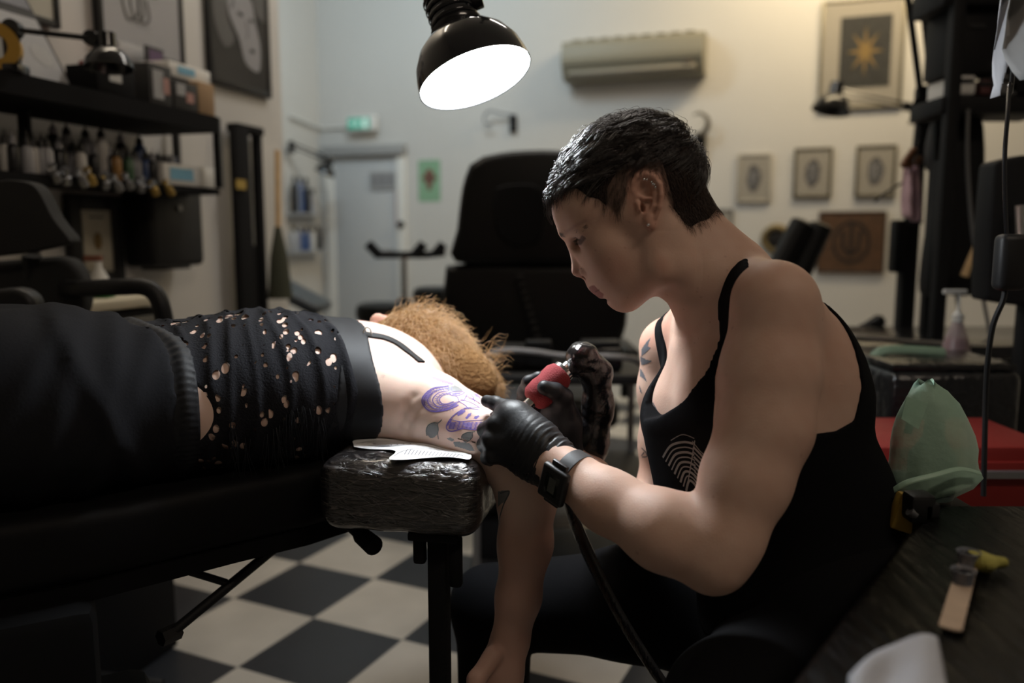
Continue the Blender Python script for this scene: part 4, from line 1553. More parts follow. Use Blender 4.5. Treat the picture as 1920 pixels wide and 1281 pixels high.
# --- tattoo machine
g0, g1 = at(998, 752, 1.158), at(1052, 700, 1.178)
gax = unit(g1 - g0)
machine = empty('tattoo_machine', tuple(g0), 'tattoo machine with red wrapped grip and bagged motor in gloved hand', 'tattoo machine')
gb = MB()
gb.lathe([(.002, -.004), (.0155, 0), (.0205, .006), (.0225, .02), (.0220, .04), (.022, .052), (.0185, .060), (.012, .063)], g0, gax, 28)
gb.build('grip', M_REDG, machine)
tb = MB()
tb.lathe([(.0022, -.034), (.0055, -.030), (.0062, -.012), (.0085, -.010), (.0085, 0)], g0, gax, 20)
tb.lathe([(.0135, .058), (.0165, .060), (.0165, .066), (.0095, .068), (.0075, .085)], g0, gax, 24)
tb.build('steel_tube', M_STEEL, machine)
nd = MB(); nd.cyl(g0 - gax * .030, g0 - gax * .052, .0009, .0003, 8); nd.build('needle', M_STEEL, machine)
mf = MB()
f0 = g0 + gax * .070
mf.box(f0 + gax * .018, (.012, .014, .036), Matrix((unit(np.cross(gax, (0, 1, 0))), unit(np.cross(gax, np.cross(gax, (0, 1, 0)))), gax)).transposed(), .003)
mf.cyl(f0 + gax * .006 + vec(.010, 0, -.004), f0 + gax * .034 + vec(.010, 0, -.004), .0065, n=16, bev=.001)
mf.build('frame', mat('brass_frame', (.35, .22, .12), .3, .9), machine)
bg = Field((.02, 1.08, .74), (.20, 1.27, 1.02), .002)
hp = at(1092, 672, 1.185)
bg.ell(hp, (.024, .022, .022), None, .01)
bg.cone(at(1075, 690, 1.182), hp, .011, .018, .012)
bg.chain([(hp, .019), (at(1118, 700, 1.195), .021), (at(1122, 760, 1.205), .022), (at(1108, 830, 1.215), .026), (at(1092, 890, 1.225), .020)], .012)
bg.bumps(.0012, 150, 8); bg.bumps(.0006, 330, 9)
M_BAG = mat('clear_black_bag', (.010, .009, .010), .12, spec=.7, bump=(90, .6, .004), alpha=.90)
bg.build('cover_sleeve', M_BAG, machine)
mt = MB()
mt.cyl(hp - gax * .012, hp + gax * .012, .0145, n=24, bev=.003)
mt.build('motor', mat('dark_red_anodised', (.10, .01, .012), .25, .8), machine)
cd = MB()
cpts = [at(1096, 680, 1.19), at(1115, 720, 1.2), at(1112, 800, 1.21), at(1090, 880, 1.215), at(1066, 930, 1.19), at(1085, 990, 1.14), at(1128, 1085, 1.10), at(1180, 1180, 1.05), at(1240, 1275, 1.00), at(1330, 1400, .95)]
def smooth3(P, n=8):
    P = [np.array(p) for p in P]; P = [P[0]] + P + [P[-1]]
    out = []
    for i in range(1, len(P) - 2):
        for k in range(n):
            t = k / n; p0, p1, p2, p3 = P[i - 1:i + 3]
            out.append(.5 * ((2 * p1) + (-p0 + p2) * t + (2 * p0 - 5 * p1 + 4 * p2 - p3) * t * t + (-p0 + 3 * p1 - 3 * p2 + p3) * t ** 3))
    return out + [P[-2]]
cd.tube(smooth3(cpts), .0028, 10)
cd.build('cable', M_BLK, machine)
sv = MB()
sp_ = smooth3([at(1056, 915, 1.20), at(1080, 985, 1.145), at(1118, 1070, 1.105), at(1165, 1160, 1.06), at(1235, 1270, 1.00), at(1290, 1340, .97)])
sv.tube(sp_, [.006 + .009 * math.sin(min(1, i / 12) * PI / 2) * (1 - .75 * i / len(sp_)) for i in range(len(sp_))], 12, flat=.35)
o = sv.build('cable_sleeve', M_BAG, machine)

# --- the lamp over the work
LC = at(892, 149, 1.32)
LA = unit(at(930, 232, 1.245) - LC)        # where it points: down, to the right, towards the viewer
LA = unit(vec(.33, -.26, -.905))
LR = 107 / FPX * 1.32
lamp = empty('articulated_lamp', tuple(LC - LA * .12), 'lit black dome lamp hanging above the forearm being tattooed', 'lamp')
sh = MB()
prof = [(LR * .99, .000), (LR, -.001), (LR * .985, -.014), (LR * .93, -.036), (LR * .80, -.058), (LR * .62, -.074), (LR * .44, -.084), (LR * .40, -.087), (LR * .39, -.150), (LR * .33, -.158)]
inner = [(r - .002, h + .0015) for r, h in prof[2:7]][::-1] + [(LR * .975, -.001)]
sh.lathe([(p[0], p[1]) for p in ([(.001, -.160)] + prof[::-1] + [])], LC, LA, 64, caps=False)
sh.lathe([(.001, -.083)] + [(r, h) for r, h in inner], LC, LA, 64, caps=False)
sh.lathe([(LR * .975, -.001), (LR * .99, 0.0)], LC, LA, 64, caps=False)
sh.build('lamp_shade', mat('black_enamel', (.010, .011, .014), .14, spec=.55, coat=.3), lamp)
df = MB()
df.lathe([(.0, -.0035), (LR * .97, -.0030), (LR * .97, -.006), (0, -.006)], LC, LA, 64, caps=False)
M_LED = mat('lit_diffuser', (.9, .9, .9), .6, emit=(.90, .96, 1.0), estr=LED_POWER)
df.build('diffuser', M_LED, lamp)
nk = MB()
u1 = unit(np.cross(LA, (0, 1, 0)));
kb = LC - LA * .125
sd_ = unit(np.cross(LA, (0, -1, .0)))
if sd_[0] < 0: sd_ = -sd_
for h in (-.105, -.118, -.131, -.144): nk.lathe([(LR * .41, h), (LR * .425, h + .002), (LR * .425, h + .005), (LR * .41, h + .007)], LC, LA, 48, caps=False)
nk.lathe([(LR * .43, -.080), (LR * .46, -.084), (LR * .46, -.092), (LR * .41, -.096)], LC, LA, 48, caps=False)
nk.build('cooling_collar', M_BLKG, lamp)
ar = MB()
j0 = kb + sd_ * LR * .44
ar.cyl(j0 - sd_ * .01, j0 + sd_ * .012, .017, n=24, bev=.002)
j1 = j0 + sd_ * .030 + vec(0, .0, .022)
ar.tube([j0, j0 + sd_ * .018 + vec(0, 0, .008), j1], .009, 12)
ar.cyl(j1 - vec(0, .016, 0), j1 + vec(0, .016, 0), .013, n=20, bev=.002)
ar.cyl(j1 + sd_ * .015 + vec(0, 0, -.010), j1 + sd_ * .030 + vec(0, 0, -.012), .006, n=12, bev=.001)
e1 = vec(.05, 1.55, 2.35)
for dz in (0, .022):
    ar.tube([j1 + vec(0, 0, dz), e1 + vec(0, 0, dz)], .0055, 8)
e2 = vec(.15, 2.0, 3.20)
for dx in (0, .022): ar.tube([e1 + vec(dx, 0, 0), e2 + vec(dx, 0, 0)], .0055, 8)
ar.build('arm', M_BLKG, lamp)
bs = MB(); bs.cyl((e2[0], e2[1], 3.19), (e2[0], e2[1], 3.34), .014, n=16); bs.cyl((e2[0], e2[1], 3.32), (e2[0], e2[1], 3.35), .08, n=32, bev=.008)
bs.build('ceiling_mount', M_BLK, lamp)

# --- armrest wrapped in cling film
AX = unit((at(865, 1003, 1.075) - at(600, 955, 1.115)) * vec(1, 1, 0)); AY = unit(vec(-AX[1], AX[0], 0))
P0 = at(588, 953, 1.10)
zt, zb_ = .824, .720
Lx = .232; Ly = .165
ac = vec(P0[0], P0[1], 0) + AX * (Lx / 2) + AY * (Ly / 2) + vec(0, 0, (zt + zb_) / 2)
rest = empty('armrest', (ac[0], ac[1], 0), 'padded armrest wrapped in cling film, standing on a black pole', 'armrest')
RX = np.array([AX, AY, (0, 0, 1.0)])
fr_ = Field(ac - .2, ac + .2, .0022)
def rbox(f, c, half, r):
    x, y, z = f.ax[0][:, None, None] - c[0], f.ax[1][None, :, None] - c[1], f.ax[2][None, None, :] - c[2]
    q = [np.abs(x * R[0] + y * R[1] + z * R[2]) - (h - r) for R, h in zip(RX, half)]
    out = np.sqrt(sum(np.maximum(a, 0) ** 2 for a in q)) + np.minimum(np.maximum(np.maximum(q[0], q[1]), q[2]), 0) - r
    f.D = np.minimum(f.D, out.astype(np.float32))
rbox(fr_, ac, (Lx / 2, Ly / 2, (zt - zb_) / 2), .030)
fr_.bumps(.0007, 120, 3)
M_PADW = mat('vinyl_under_film', (.020, .017, .016), .13, spec=1.0, coat=.5, bump=(60, .5, .003))
nt = M_PADW.node_tree; b = nt.nodes['Principled BSDF']
tc = nt.nodes.new('ShaderNodeTexCoord'); mp = nt.nodes.new('ShaderNodeMapping'); mp.inputs['Scale'].default_value = (22, 22, 90); mp.inputs['Rotation'].default_value = (0, .35, 0)
nt.links.new(tc.outputs['Object'], mp.inputs[0])
wn2 = nt.nodes.new('ShaderNodeTexNoise'); wn2.inputs['Scale'].default_value = 1.6; wn2.inputs['Detail'].default_value = 9; wn2.inputs['Distortion'].default_value = 1.6
nt.links.new(mp.outputs[0], wn2.inputs['Vector'])
bp = nt.nodes.new('ShaderNodeBump'); bp.inputs['Strength'].default_value = 1.0; bp.inputs['Distance'].default_value = .004
nt.links.new(wn2.outputs['Fac'], bp.inputs['Height']); nt.links.new(bp.outputs[0], b.inputs['Normal'])
cr = nt.nodes.new('ShaderNodeMapRange'); cr.inputs[1].default_value = .52; cr.inputs[2].default_value = .68; cr.inputs[3].default_value = 0; cr.inputs[4].default_value = 1
nt.links.new(wn2.outputs['Fac'], cr.inputs[0])
mx = nt.nodes.new('ShaderNodeMix'); mx.data_type = 'RGBA'; mx.inputs[6].default_value = (.016, .014, .014, 1); mx.inputs[7].default_value = (.08, .07, .066, 1)
nt.links.new(cr.outputs[0], mx.inputs[0]); nt.links.new(mx.outputs[2], b.inputs['Base Color'])
pad = fr_.build('cushion', M_PADW, rest)
BV_R = bvh_of(pad)
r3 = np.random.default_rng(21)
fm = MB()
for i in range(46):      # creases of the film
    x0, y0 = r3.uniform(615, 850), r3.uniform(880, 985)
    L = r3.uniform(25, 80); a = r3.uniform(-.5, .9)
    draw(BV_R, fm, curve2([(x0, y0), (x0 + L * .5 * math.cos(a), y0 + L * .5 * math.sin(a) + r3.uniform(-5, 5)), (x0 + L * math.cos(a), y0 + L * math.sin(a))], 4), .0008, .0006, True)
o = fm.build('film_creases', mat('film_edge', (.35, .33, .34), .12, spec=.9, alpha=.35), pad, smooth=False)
po = MB()
pc = ac + AX * .047 - AY * .03
po.box((pc[0], pc[1], zb_ / 2 + .01), (.027, .027, zb_ - .02), Matrix(RX).transposed(), .003)
po.build('pole', M_BLKM, rest)
pm = MB()
pm.box((pc[0], pc[1], zb_ - .004), (.07, .07, .012), Matrix(RX).transposed(), .003)
for sx, L in ((-.024, .045), (.028, .075)):
    q = pc + AX * sx - AY * .012
    pm.box((q[0], q[1], zb_ - L / 2 - .005), (.018, .016, L), Matrix(RX).transposed(), .005)
pm.build('bracket', M_BLKM, rest)
bs = MB()
for a in (0.4, 0.4 + PI / 2, .4 + PI, .4 + 1.5 * PI):
    bs.box((pc[0] + .12 * math.cos(a), pc[1] + .12 * math.sin(a), .02), (.24, .03, .03), Matrix.Rotation(a, 3, 'Z'), .004)
bs.build('foot', M_BLKM, rest)

# --- stencil paper on the armrest
pp = MB()
tp = lambda poly: [(on_plane(x, y, (0, 0, zt + .004), vec(0, 0, 1.0))) for x, y in poly]
def sheet(poly, z, name, parent):
    """A cut sheet lying level at z with a little curl."""
    bm = bmesh.new()
    P = [on_plane(x, y, (0, 0, z), vec(0, 0, 1.0)) for x, y in poly]
    vs = [bm.verts.new(p) for p in P]
    bm.faces.new(vs)
    bmesh.ops.triangulate(bm, faces=bm.faces[:])
    for _ in range(3): bmesh.ops.subdivide_edges(bm, edges=bm.edges[:], cuts=1, use_grid_fill=True)
    for v in bm.verts: v.co.z += .0018 * math.sin(v.co.x * 55) * math.sin(v.co.y * 70)
    r = bmesh.ops.extrude_face_region(bm, geom=bm.faces[:])
    for g in r['geom']:
        if isinstance(g, bmesh.types.BMVert): g.co.z += .0004
    mb = MB(); mb._bm(bm, (0, 0, 0), None)
    return mb
poly = curve2([(661, 828), (668, 825), (700, 824), (760, 825), (790, 829), (830, 836), (870, 846), (883, 852), (880, 862), (850, 860), (790, 859), (738, 862), (730, 858), (742, 847), (720, 842), (690, 840), (664, 838)], 3)
sten = sheet(poly, zt + .0035, 'stencil', None).build('stencil_paper', M_PAPER, smooth=False)
meta(sten, 'white cut-out stencil paper with fine line drawing on the wrapped armrest', 'paper')
BV_S = bvh_of(sten)
dr_ = MB()
for k in range(5):
    t = k / 5
    draw(BV_S, dr_, curve2([(668 + 10 * k, 832), (700, 827 + 1.6 * k), (740 - 4 * k, 828 + 1.8 * k), (770 - 12 * k, 833 + t * 2), (730, 838 - t * 2), (690 + 4 * k, 836)], 5), .0010, .0004)
for k in range(16): draw(BV_S, dr_, [(764 + 6.5 * k, 843 + .6 * k), (758 + 6.5 * k, 853 + .3 * k)], .0010, .0004)
draw(BV_S, dr_, curve2([(738, 856), (760, 845), (800, 842), (850, 850), (870, 856)]), .0010, .0004)
draw(BV_S, dr_, curve2([(760, 830), (800, 836), (840, 846), (868, 852)]), .0010, .0004)
dr_.build('line_drawing', mat('pencil_line', (.10, .10, .12), .7), sten, smooth=False)

# --- bench
M_VDK = mat('black_vinyl_dark', (.0045, .0045, .005), .6, spec=.15, bump=(220, .25, .0008))
M_BDK = mat('black_steel_dark', (.004, .004, .0045), .7, spec=.12)
bench = empty('tattoo_bench', (-.6, 1.15, 0), 'black padded tattoo bench carrying the person lying face down', 'bench')
TP = [(-1.62, .36), (-.98, .70), (-.52, .975), (-.38, 1.095), (-.29, 1.165), (-.215, 1.25), (-.16, 1.33), (.03, 1.43), (.0, 1.60), (-.14, 1.64), (-.42, 1.50), (-.62, 1.39), (-1.72, .80)]
bm = bmesh.new()
vs = [bm.verts.new((x, y, .700)) for x, y in TP]; f_ = bm.faces.new(vs)
r = bmesh.ops.extrude_face_region(bm, geom=[f_])
for g in r['geom']:
    if isinstance(g, bmesh.types.BMVert): g.co.z = .793
bmesh.ops.recalc_face_normals(bm, faces=bm.faces[:])
bmesh.ops.bevel(bm, geom=bm.edges[:], offset=.022, segments=4, profile=.5, affect='EDGES')
mb = MB(); mb._bm(bm, (0, 0, 0), None); mb.build('mattress', M_VDK, bench)
ut = MB()
ut.prism([(x * .97 - .02, y * .97 + .045) for x, y in TP[1:12]], (0, 0, .672), (1, 0, 0), (0, 1, 0), (0, 0, .028))
ut.build('base_board', M_BDK, bench)
fr2 = MB()
B = lambda px, py, Y: at(px, py, Y)
fr2.box((-.90, .925, .50), (.72, .34, .36), Matrix.Rotation(math.radians(29), 3, 'Z'), .02)
fr2.box((-.76, .925, .27), (.62, .34, .40), Matrix.Rotation(math.radians(29), 3, 'Z'), .03)
fr2.box((-.80, .92, .05), (.86, .46, .09), Matrix.Rotation(math.radians(29), 3, 'Z'), .02)
fr2.build('pedestal', M_BDK, bench)
br = MB()
q0, q1 = at(535, 1012, 1.20), at(318, 1190, 1.10)
br.tube([q0, q1], .0075, 12)
br.cyl(q1 - vec(.008, .012, 0), q1 + vec(.008, .012, 0), .012, n=6)
qa, qb = at(424, 1093, 1.15), at(343, 1068, 1.10)
br.tube([qa, qb], .0055, 10)
br.build('brace', M_BLK, bench)
spg = MB()
s0, s1 = at(345, 1072, 1.10), at(222, 1088, 1.05)
ax_ = s1 - s0; Ls = np.linalg.norm(ax_); ax_ /= Ls; e_a = unit(np.cross(ax_, (0, 0, 1))); e_b = np.cross(ax_, e_a)
spg.tube([s0 + ax_ * Ls * t + .006 * (e_a * math.cos(t * 2 * PI * 24) + e_b * math.sin(t * 2 * PI * 24)) for t in np.linspace(0, 1, 480)], .0012, 5)
spg.build('spring', M_GREYM, bench)
lv = MB()
l0, l1 = at(655, 985, 1.20), at(703, 1026, 1.12)
lv.tube([l0, l0 + (l1 - l0) * .35, l0 + (l1 - l0) * .5, l1 - (l1 - l0) * .05, l1], [.008, .009, .013, .014, .011], 16)
lv.tube([at(600, 975, 1.25), l0], .007, 8)
lv.build('lever', M_BLKM, bench)
hr = MB()
hr.box((-.03, 1.52, .80), (.20, .24, .05), Matrix.Rotation(math.radians(29), 3, 'Z'), .02, 3)
hr.build('head_cushion', M_VINYL, bench)

# --- stool under the artist
stool = empty('rolling_stool', (.40, 1.06, 0), 'black rolling stool under the seated person', 'stool')
sb = MB(); sb.cyl((.40, 1.06, .43), (.40, 1.06, .50), .17, n=40, bev=.02); sb.build('seat', M_VINYL, stool)
sb = MB(); sb.cyl((.40, 1.06, .08), (.40, 1.06, .43), .025, n=20); sb.build('column', M_GREYM, stool)
for k in range(5):
    a = math.radians(152 + 72 * k)
    lg = MB(); e = vec(.40 + .27 * math.cos(a), 1.06 + .27 * math.sin(a), .075)
    lg.tube([(.40, 1.06, .10), e], [.022, .014], 10)
    l_ = lg.build('leg', M_BLKM, stool)
    cs_ = MB(); cs_.cyl(e + vec(-.012, -.012, -.045), e + vec(.012, .012, -.045), .028, n=20, bev=.004); cs_.cyl(e, e - vec(0, 0, .03), .008, n=10); cs_.build('caster', M_BLK, l_)
# ================================================================== things on and along the walls
def wframe(name, P, n, u, x0, y0, x1, y1, fw, m, label, cat, group=None, mat_m=None, matw=0.0, art=None, depth=.025, glass=True, tilt=0.0, skew=None):
    """A framed picture on a wall: picture corners x0,y0 (upper left) to x1,y1 (lower right)."""
    P = np.array(P); xm = (x0 + x1) / 2
    L = on_plane(x0, (y0 + y1) / 2, P + n * depth, n); Rr = on_plane(x1, (y0 + y1) / 2, P + n * depth, n)
    T = on_plane(xm, y0, P + n * depth, n); Bm = on_plane(xm, y1, P + n * depth, n)
    w = np.linalg.norm((Rr - L)[:2]); h = abs(T[2] - Bm[2]); c = (L + Rr) / 2; c[2] = (T[2] + Bm[2]) / 2
    o = empty(name, (c[0], c[1], c[2]), label, cat, group)
    Mx = Matrix.Translation(Vector(c - n * depth / 2)) @ Matrix((u, (0, 0, 1), -n)).transposed().to_4x4()
    Mx = Mx @ Matrix.Rotation(tilt, 4, 'Z')
    fr = MB(Mx)
    if fw > 0:
        for sx in (-1, 1): fr.box((sx * (w / 2 - fw / 2), 0, 0), (fw, h, depth), None, .003)
        for sy in (-1, 1): fr.box((0, sy * (h / 2 - fw / 2), 0), (w - 2 * fw, fw, depth), None, .003)
        fr.build('frame', m, o)
    pl = MB(Mx); pl.box((0, 0, .002), (w - 2 * fw, h - 2 * fw, depth - .008)); pl.build('picture_mount', mat_m or M_PAPER, o)
    if art:
        z = -depth / 2 + .0035
        for am, polys in art:
            b = MB(Mx)
            for pl_ in polys:
                pts = [((px - .5) * (w - 2 * fw), (.5 - py) * (h - 2 * fw)) for px, py in pl_]
                b.prism(pts, (0, 0, z), (1, 0, 0), (0, 1, 0), (0, 0, .0008))
            b.build('print', am, o, smooth=False)
            z -= .0009
    if glass and fw > 0:
        g = MB(Mx); g.box((0, 0, -depth / 2 - .0005 if False else -depth / 2 + .0005), (w - 2 * fw, h - 2 * fw, .0008)); g.build('glass', M_GLASS, o)
    return o


def oval(cx, cy, rx, ry, n=24, a0=0): return [(cx + rx * math.cos(2 * PI * i / n + a0), cy + ry * math.sin(2 * PI * i / n + a0)) for i in range(n)]
def rect(x0, y0, x1, y1): return [(x0, y0), (x1, y0), (x1, y1), (x0, y1)]
def star(cx, cy, r0, r1, n): return [(cx + (r1 if i % 2 else r0) * math.cos(PI * i / n), cy + (r1 if i % 2 else r0) * math.sin(PI * i / n)) for i in range(2 * n)]
def stroke(pts, w):
    """A bent line as an outline."""
    L, R = [], []
    for i, p in enumerate(pts):
        a = pts[max(i - 1, 0)]; b = pts[min(i + 1, len(pts) - 1)]
        t = unit(vec(b[0] - a[0], b[1] - a[1])); nn = (-t[1] * w / 2, t[0] * w / 2)
        L.append((p[0] + nn[0], p[1] + nn[1])); R.append((p[0] - nn[0], p[1] - nn[1]))
    return L + R[::-1]


G = lambda v, r=.7: mat('tone_%02d' % int(v * 100), (v, v, v * 1.02), r)
m_dk, m_mid, m_lt = G(.03), G(.12), G(.38)
m_pale = mat('pale_print', (.34, .34, .36), .8)
m_gold2 = mat('ochre_print', (.26, .17, .06), .8)
m_lil = mat('old_paper', (.62, .57, .46), .8)
m_taupe = mat('taupe_mount', (.40, .37, .32), .8)
# left wall
LP = SW
face = curve2([(.34, .12), (.52, .04), (.70, .14), (.78, .38), (.86, .58), (.84, .80), (.74, .84), (.56, .78), (.46, .58), (.30, .40), (.28, .22), (.34, .12)], 6)
wframe('picture_frame', LP, NL, DL, 393, -60, 506, 168, .022, M_BLK, 'black framed print of a pale face with dark curls on left wall', 'picture', 'framed pictures on the left wall',
       m_dk, art=[(m_mid, [curve2([(.02, .1), (.2, .0), (.34, .1), (.26, .4), (.38, .6), (.2, .7), (.04, .5), (.02, .1)], 5), [(.7, .05), (.98, .0), (.98, .35), (.8, .3)]]), (m_pale, [face]),
                 (m_dk, [oval(.50, .36, .055, .018), oval(.70, .38, .045, .016), oval(.70, .66, .05, .02), stroke([(.60, .40), (.63, .52), (.60, .56)], .012), stroke([(.40, .10), (.50, .18), (.62, .10), (.74, .2)], .03), stroke([(.30, .18), (.38, .26), (.34, .34)], .02)])])
loops = [stroke(curve2([(.35 + .08 * i, .35), (.24 + .10 * i, .50), (.30 + .09 * i, .72), (.42 + .08 * i, .66), (.45 + .05 * i, .48)], 5), .022) for i in range(3)] + [stroke(curve2([(.5, .3), (.62, .42), (.72, .38), (.70, .28), (.60, .32)], 5), .03), stroke([(.4, .2), (.5, .3), (.6, .2)], .04)]
wframe('picture_frame', LP, NL, DL, 184, -110, 343, 106, .020, M_BLK, 'large black framed line drawing of looping strokes on left wall', 'picture', 'framed pictures on the left wall', mat('print_paper', (.42, .42, .44), .7), art=[(m_mid, loops)])
wframe('picture_frame', LP, NL, DL, -60, -120, 109, 28, .020, M_BLK, 'black framed blank white sheet at the upper left corner', 'picture', 'framed pictures on the left wall', mat('cream_sheet', (.60, .58, .50), .7))
wframe('picture_frame', LP, NL, DL, 134, 366, 233, 538, .045, M_BLK, 'small certificate with gold seal in a wide black frame, under the ink shelf', 'picture', 'framed pictures on the left wall', m_lil,
       art=[(m_mid, [stroke([(.04, .04), (.96, .04), (.96, .96), (.04, .96), (.04, .06)], .012), rect(.25, .10, .75, .13), rect(.3, .75, .7, .765)]), (m_gold2, [star(.5, .5, .16, .12, 12)]), (mat('red_seal', (.25, .04, .02), .7), [oval(.5, .86, .05, .03)])])


def box_thing(name, px, py, Y, size, m, label, cat, rz=0, group=None, bev=.004, parts=()):
    """A box whose base centre stands at the given point."""
    p = at(px, py, Y)
    o = empty(name, p, label, cat, group, rz)
    b = MB(); b.box((0, 0, size[2] / 2), size, None, bev)
    b.build('body', m, o, local=True)
    for pn, pm, c, s in parts:
        q = MB(); q.box(c, s, None, min(s) * .2); q.build(pn, pm, o, local=True)
    return o


# upper shelf
def line_shelf(name, px0, py0, px1, py1, depth, off, th, label):
    a = LWp(px0, py0, off); b_ = LWp(px1, py1, off)
    z = (a[2] + b_[2]) / 2
    o = empty(name, (a[0], a[1], z), label, 'shelf')
    A = np.array([a[0], a[1], z]); B2 = np.array([b_[0], b_[1], z])
    m = MB()
    P = [A, B2, B2 - NL * depth, A - NL * depth]
    m.add([(p[0], p[1], z - th) for p in P] + [(p[0], p[1], z) for p in P], [(0, 1, 5, 4), (1, 2, 6, 5), (2, 3, 7, 6), (3, 0, 4, 7), (0, 3, 2, 1), (4, 5, 6, 7)])
    m.build('board', M_BLKM, o, smooth=False)
    return o, A, B2, z


shelf1, S1A, S1B, Z1 = line_shelf('wall_shelf', -60, 112, 410, 222, .285, .29, .05, 'long black shelf high on left wall, loaded with lamp and boxes')
shelf2, S2A, S2B, Z2 = line_shelf('wall_shelf', -60, 318, 412, 352, .235, .24, .02, 'lower black shelf on left wall holding rows of ink bottles')
for (px, k) in ((409, 'end'), (332, 'mid')):
    q = LWp(px, 300, .27 if k == 'end' else .03)
    b = MB(); b.box((q[0], q[1], (Z1 + Z2) / 2), (.022, .022, Z1 - Z2), None, .002)
    b.build('post', M_BLK, shelf1)
bk = MB(); q = (S1A + S1B) / 2


def on_shelf(px, Zs, off):
    """Point on a shelf at height Zs, off metres from the wall, seen in the picture's column px."""
    p = LWp(px, 300, off); return vec(p[0], p[1], Zs)


def shelf_box(name, px0, px1, h, depth, off, m, label, cat, Zs=None, parts=None, z=0.0, rz=0.0):
    Zs = Z1 if Zs is None else Zs
    a, b_ = on_shelf(px0, Zs, off), on_shelf(px1, Zs, off)
    w = np.linalg.norm(b_ - a); c = (a + b_) / 2 - NL * depth / 2
    ang = math.atan2(DL[1], DL[0]) + rz
    o = empty(name, (c[0], c[1], Zs + z + .001), label, cat, None, ang)
    m_ = MB(); m_.box((0, 0, h / 2), (w, depth, h), None, .004); m_.build('body', m, o, local=True)
    for pn, pm, x0, z0, x1, z1 in parts or ():       # panels on the side facing the room
        q = MB(); q.box(((x0 + x1) / 2 * w - w / 2, -depth / 2 - .0008, (z0 + z1) / 2 * h), ((x1 - x0) * w, .002, (z1 - z0) * h)); q.build(pn, pm, o, local=True, smooth=False)
    return o


M_LAB = mat('white_label', (.55, .55, .54), .6)
M_BLUE = mat('light_blue_print', (.20, .45, .62), .6)
M_KRAFT = mat('kraft_card', (.34, .22, .12), .8)
shelf_box('carton', 228, 284, .125, .13, .18, M_RED, 'red carton behind black carton on upper shelf', 'box')
shelf_box('carton', 192, 262, .070, .10, .285, M_BLKM, 'black carton with white lettering on upper shelf under lamp dome', 'box', parts=[('label', M_LAB, .30, .45, .62, .75)])
shelf_box('comic_box', 288, 330, .115, .10, .27, m_dk, 'dark box with grey and pink picture, right of red carton', 'box', parts=[('label', m_lt, .15, .15, .6, .85), ('label', mat('pink_print', (.45, .25, .22), .7), .5, .3, .85, .7)])
shelf_box('small_picture', 286, 318, .10, .012, .10, m_dk, 'small purple and black picture standing at the back of the upper shelf', 'picture', z=.115, parts=[('print', mat('violet_print', (.10, .06, .12), .7), .12, .12, .88, .88)])
shelf_box('photo_box', 333, 377, .085, .12, .27, m_dk, 'black box with photographs printed on it beside cardboard box', 'box', parts=[('label', m_lt, .1, .5, .45, .9), ('label', mat('pink_print', (.45, .25, .22), .7), .5, .3, .8, .65)])
shelf_box('cardboard_box', 378, 408, .10, .12, .27, M_KRAFT, 'small brown cardboard box at the right end of upper shelf', 'box')
shelf_box('tissue_box', 326, 402, .045, .11, .24, M_WHITE, 'white box with pale blue print lying on top of cardboard box', 'box', z=.101, parts=[('label', M_BLUE, .2, .3, .6, .8)])
shelf_box('flat_pack', 236, 290, .075, .02, .06, m_lt, 'pale grey pack leaning on wall behind red carton', 'box', z=.14)
# leaning print
p0, p1 = on_shelf(62, Z1, .20), on_shelf(148, Z1, .20)
pr_ = empty('leaning_print', (p0[0], p0[1], Z1), 'thin grey photograph board leaning on wall at left end of shelf', 'picture')
wv = p1 - p0; hv = vec(0, 0, .36) - NL * .12 - DL * .10
b = MB(); b.prism([(0, 0), (1, 0), (1, 1), (0, 1)], p0 + vec(0, 0, .002), wv, hv, NL * .004); b.build('board', m_dk, pr_, smooth=False)
b = MB(); b.prism([(.06, .04), (.94, .04), (.94, .48), (.06, .48)], p0 + vec(0, 0, .002) + NL * .0045, wv, hv, NL * .001); b.build('lower_photo', mat('photo_grey', (.30, .30, .31), .5), pr_, smooth=False)
b = MB(); b.prism([(.06, .54), (.94, .54), (.94, .96), (.06, .96)], p0 + vec(0, 0, .002) + NL * .0045, wv, hv, NL * .001); b.build('upper_photo', mat('photo_dark', (.10, .10, .12), .5), pr_, smooth=False)
for c, r_2 in (((.52, .74), (.13, .09)), ((.50, .64), (.22, .05)), ((.62, .22), (.2, .07))):
    b = MB(); b.prism(oval(c[0], c[1], *r_2), p0 + vec(0, 0, .002) + NL * .0056, wv, hv, NL * .0006); b.build('pale_shape', m_lt, pr_, smooth=False)
# yellow tape roll
q = on_shelf(6, Z1, .24); tp_ = MB()
tp_.lathe([(.030, -.022), (.055, -.022), (.055, .022), (.030, .022), (.030, -.022)], q + vec(0, 0, .056), NL * .6 - DL * .8, 32, caps=False)
meta(tp_.build('tape_roll', mat('yellow_tape', (.48, .27, .03), .5)), 'roll of yellow tape standing on the upper shelf at the left edge', 'tape')


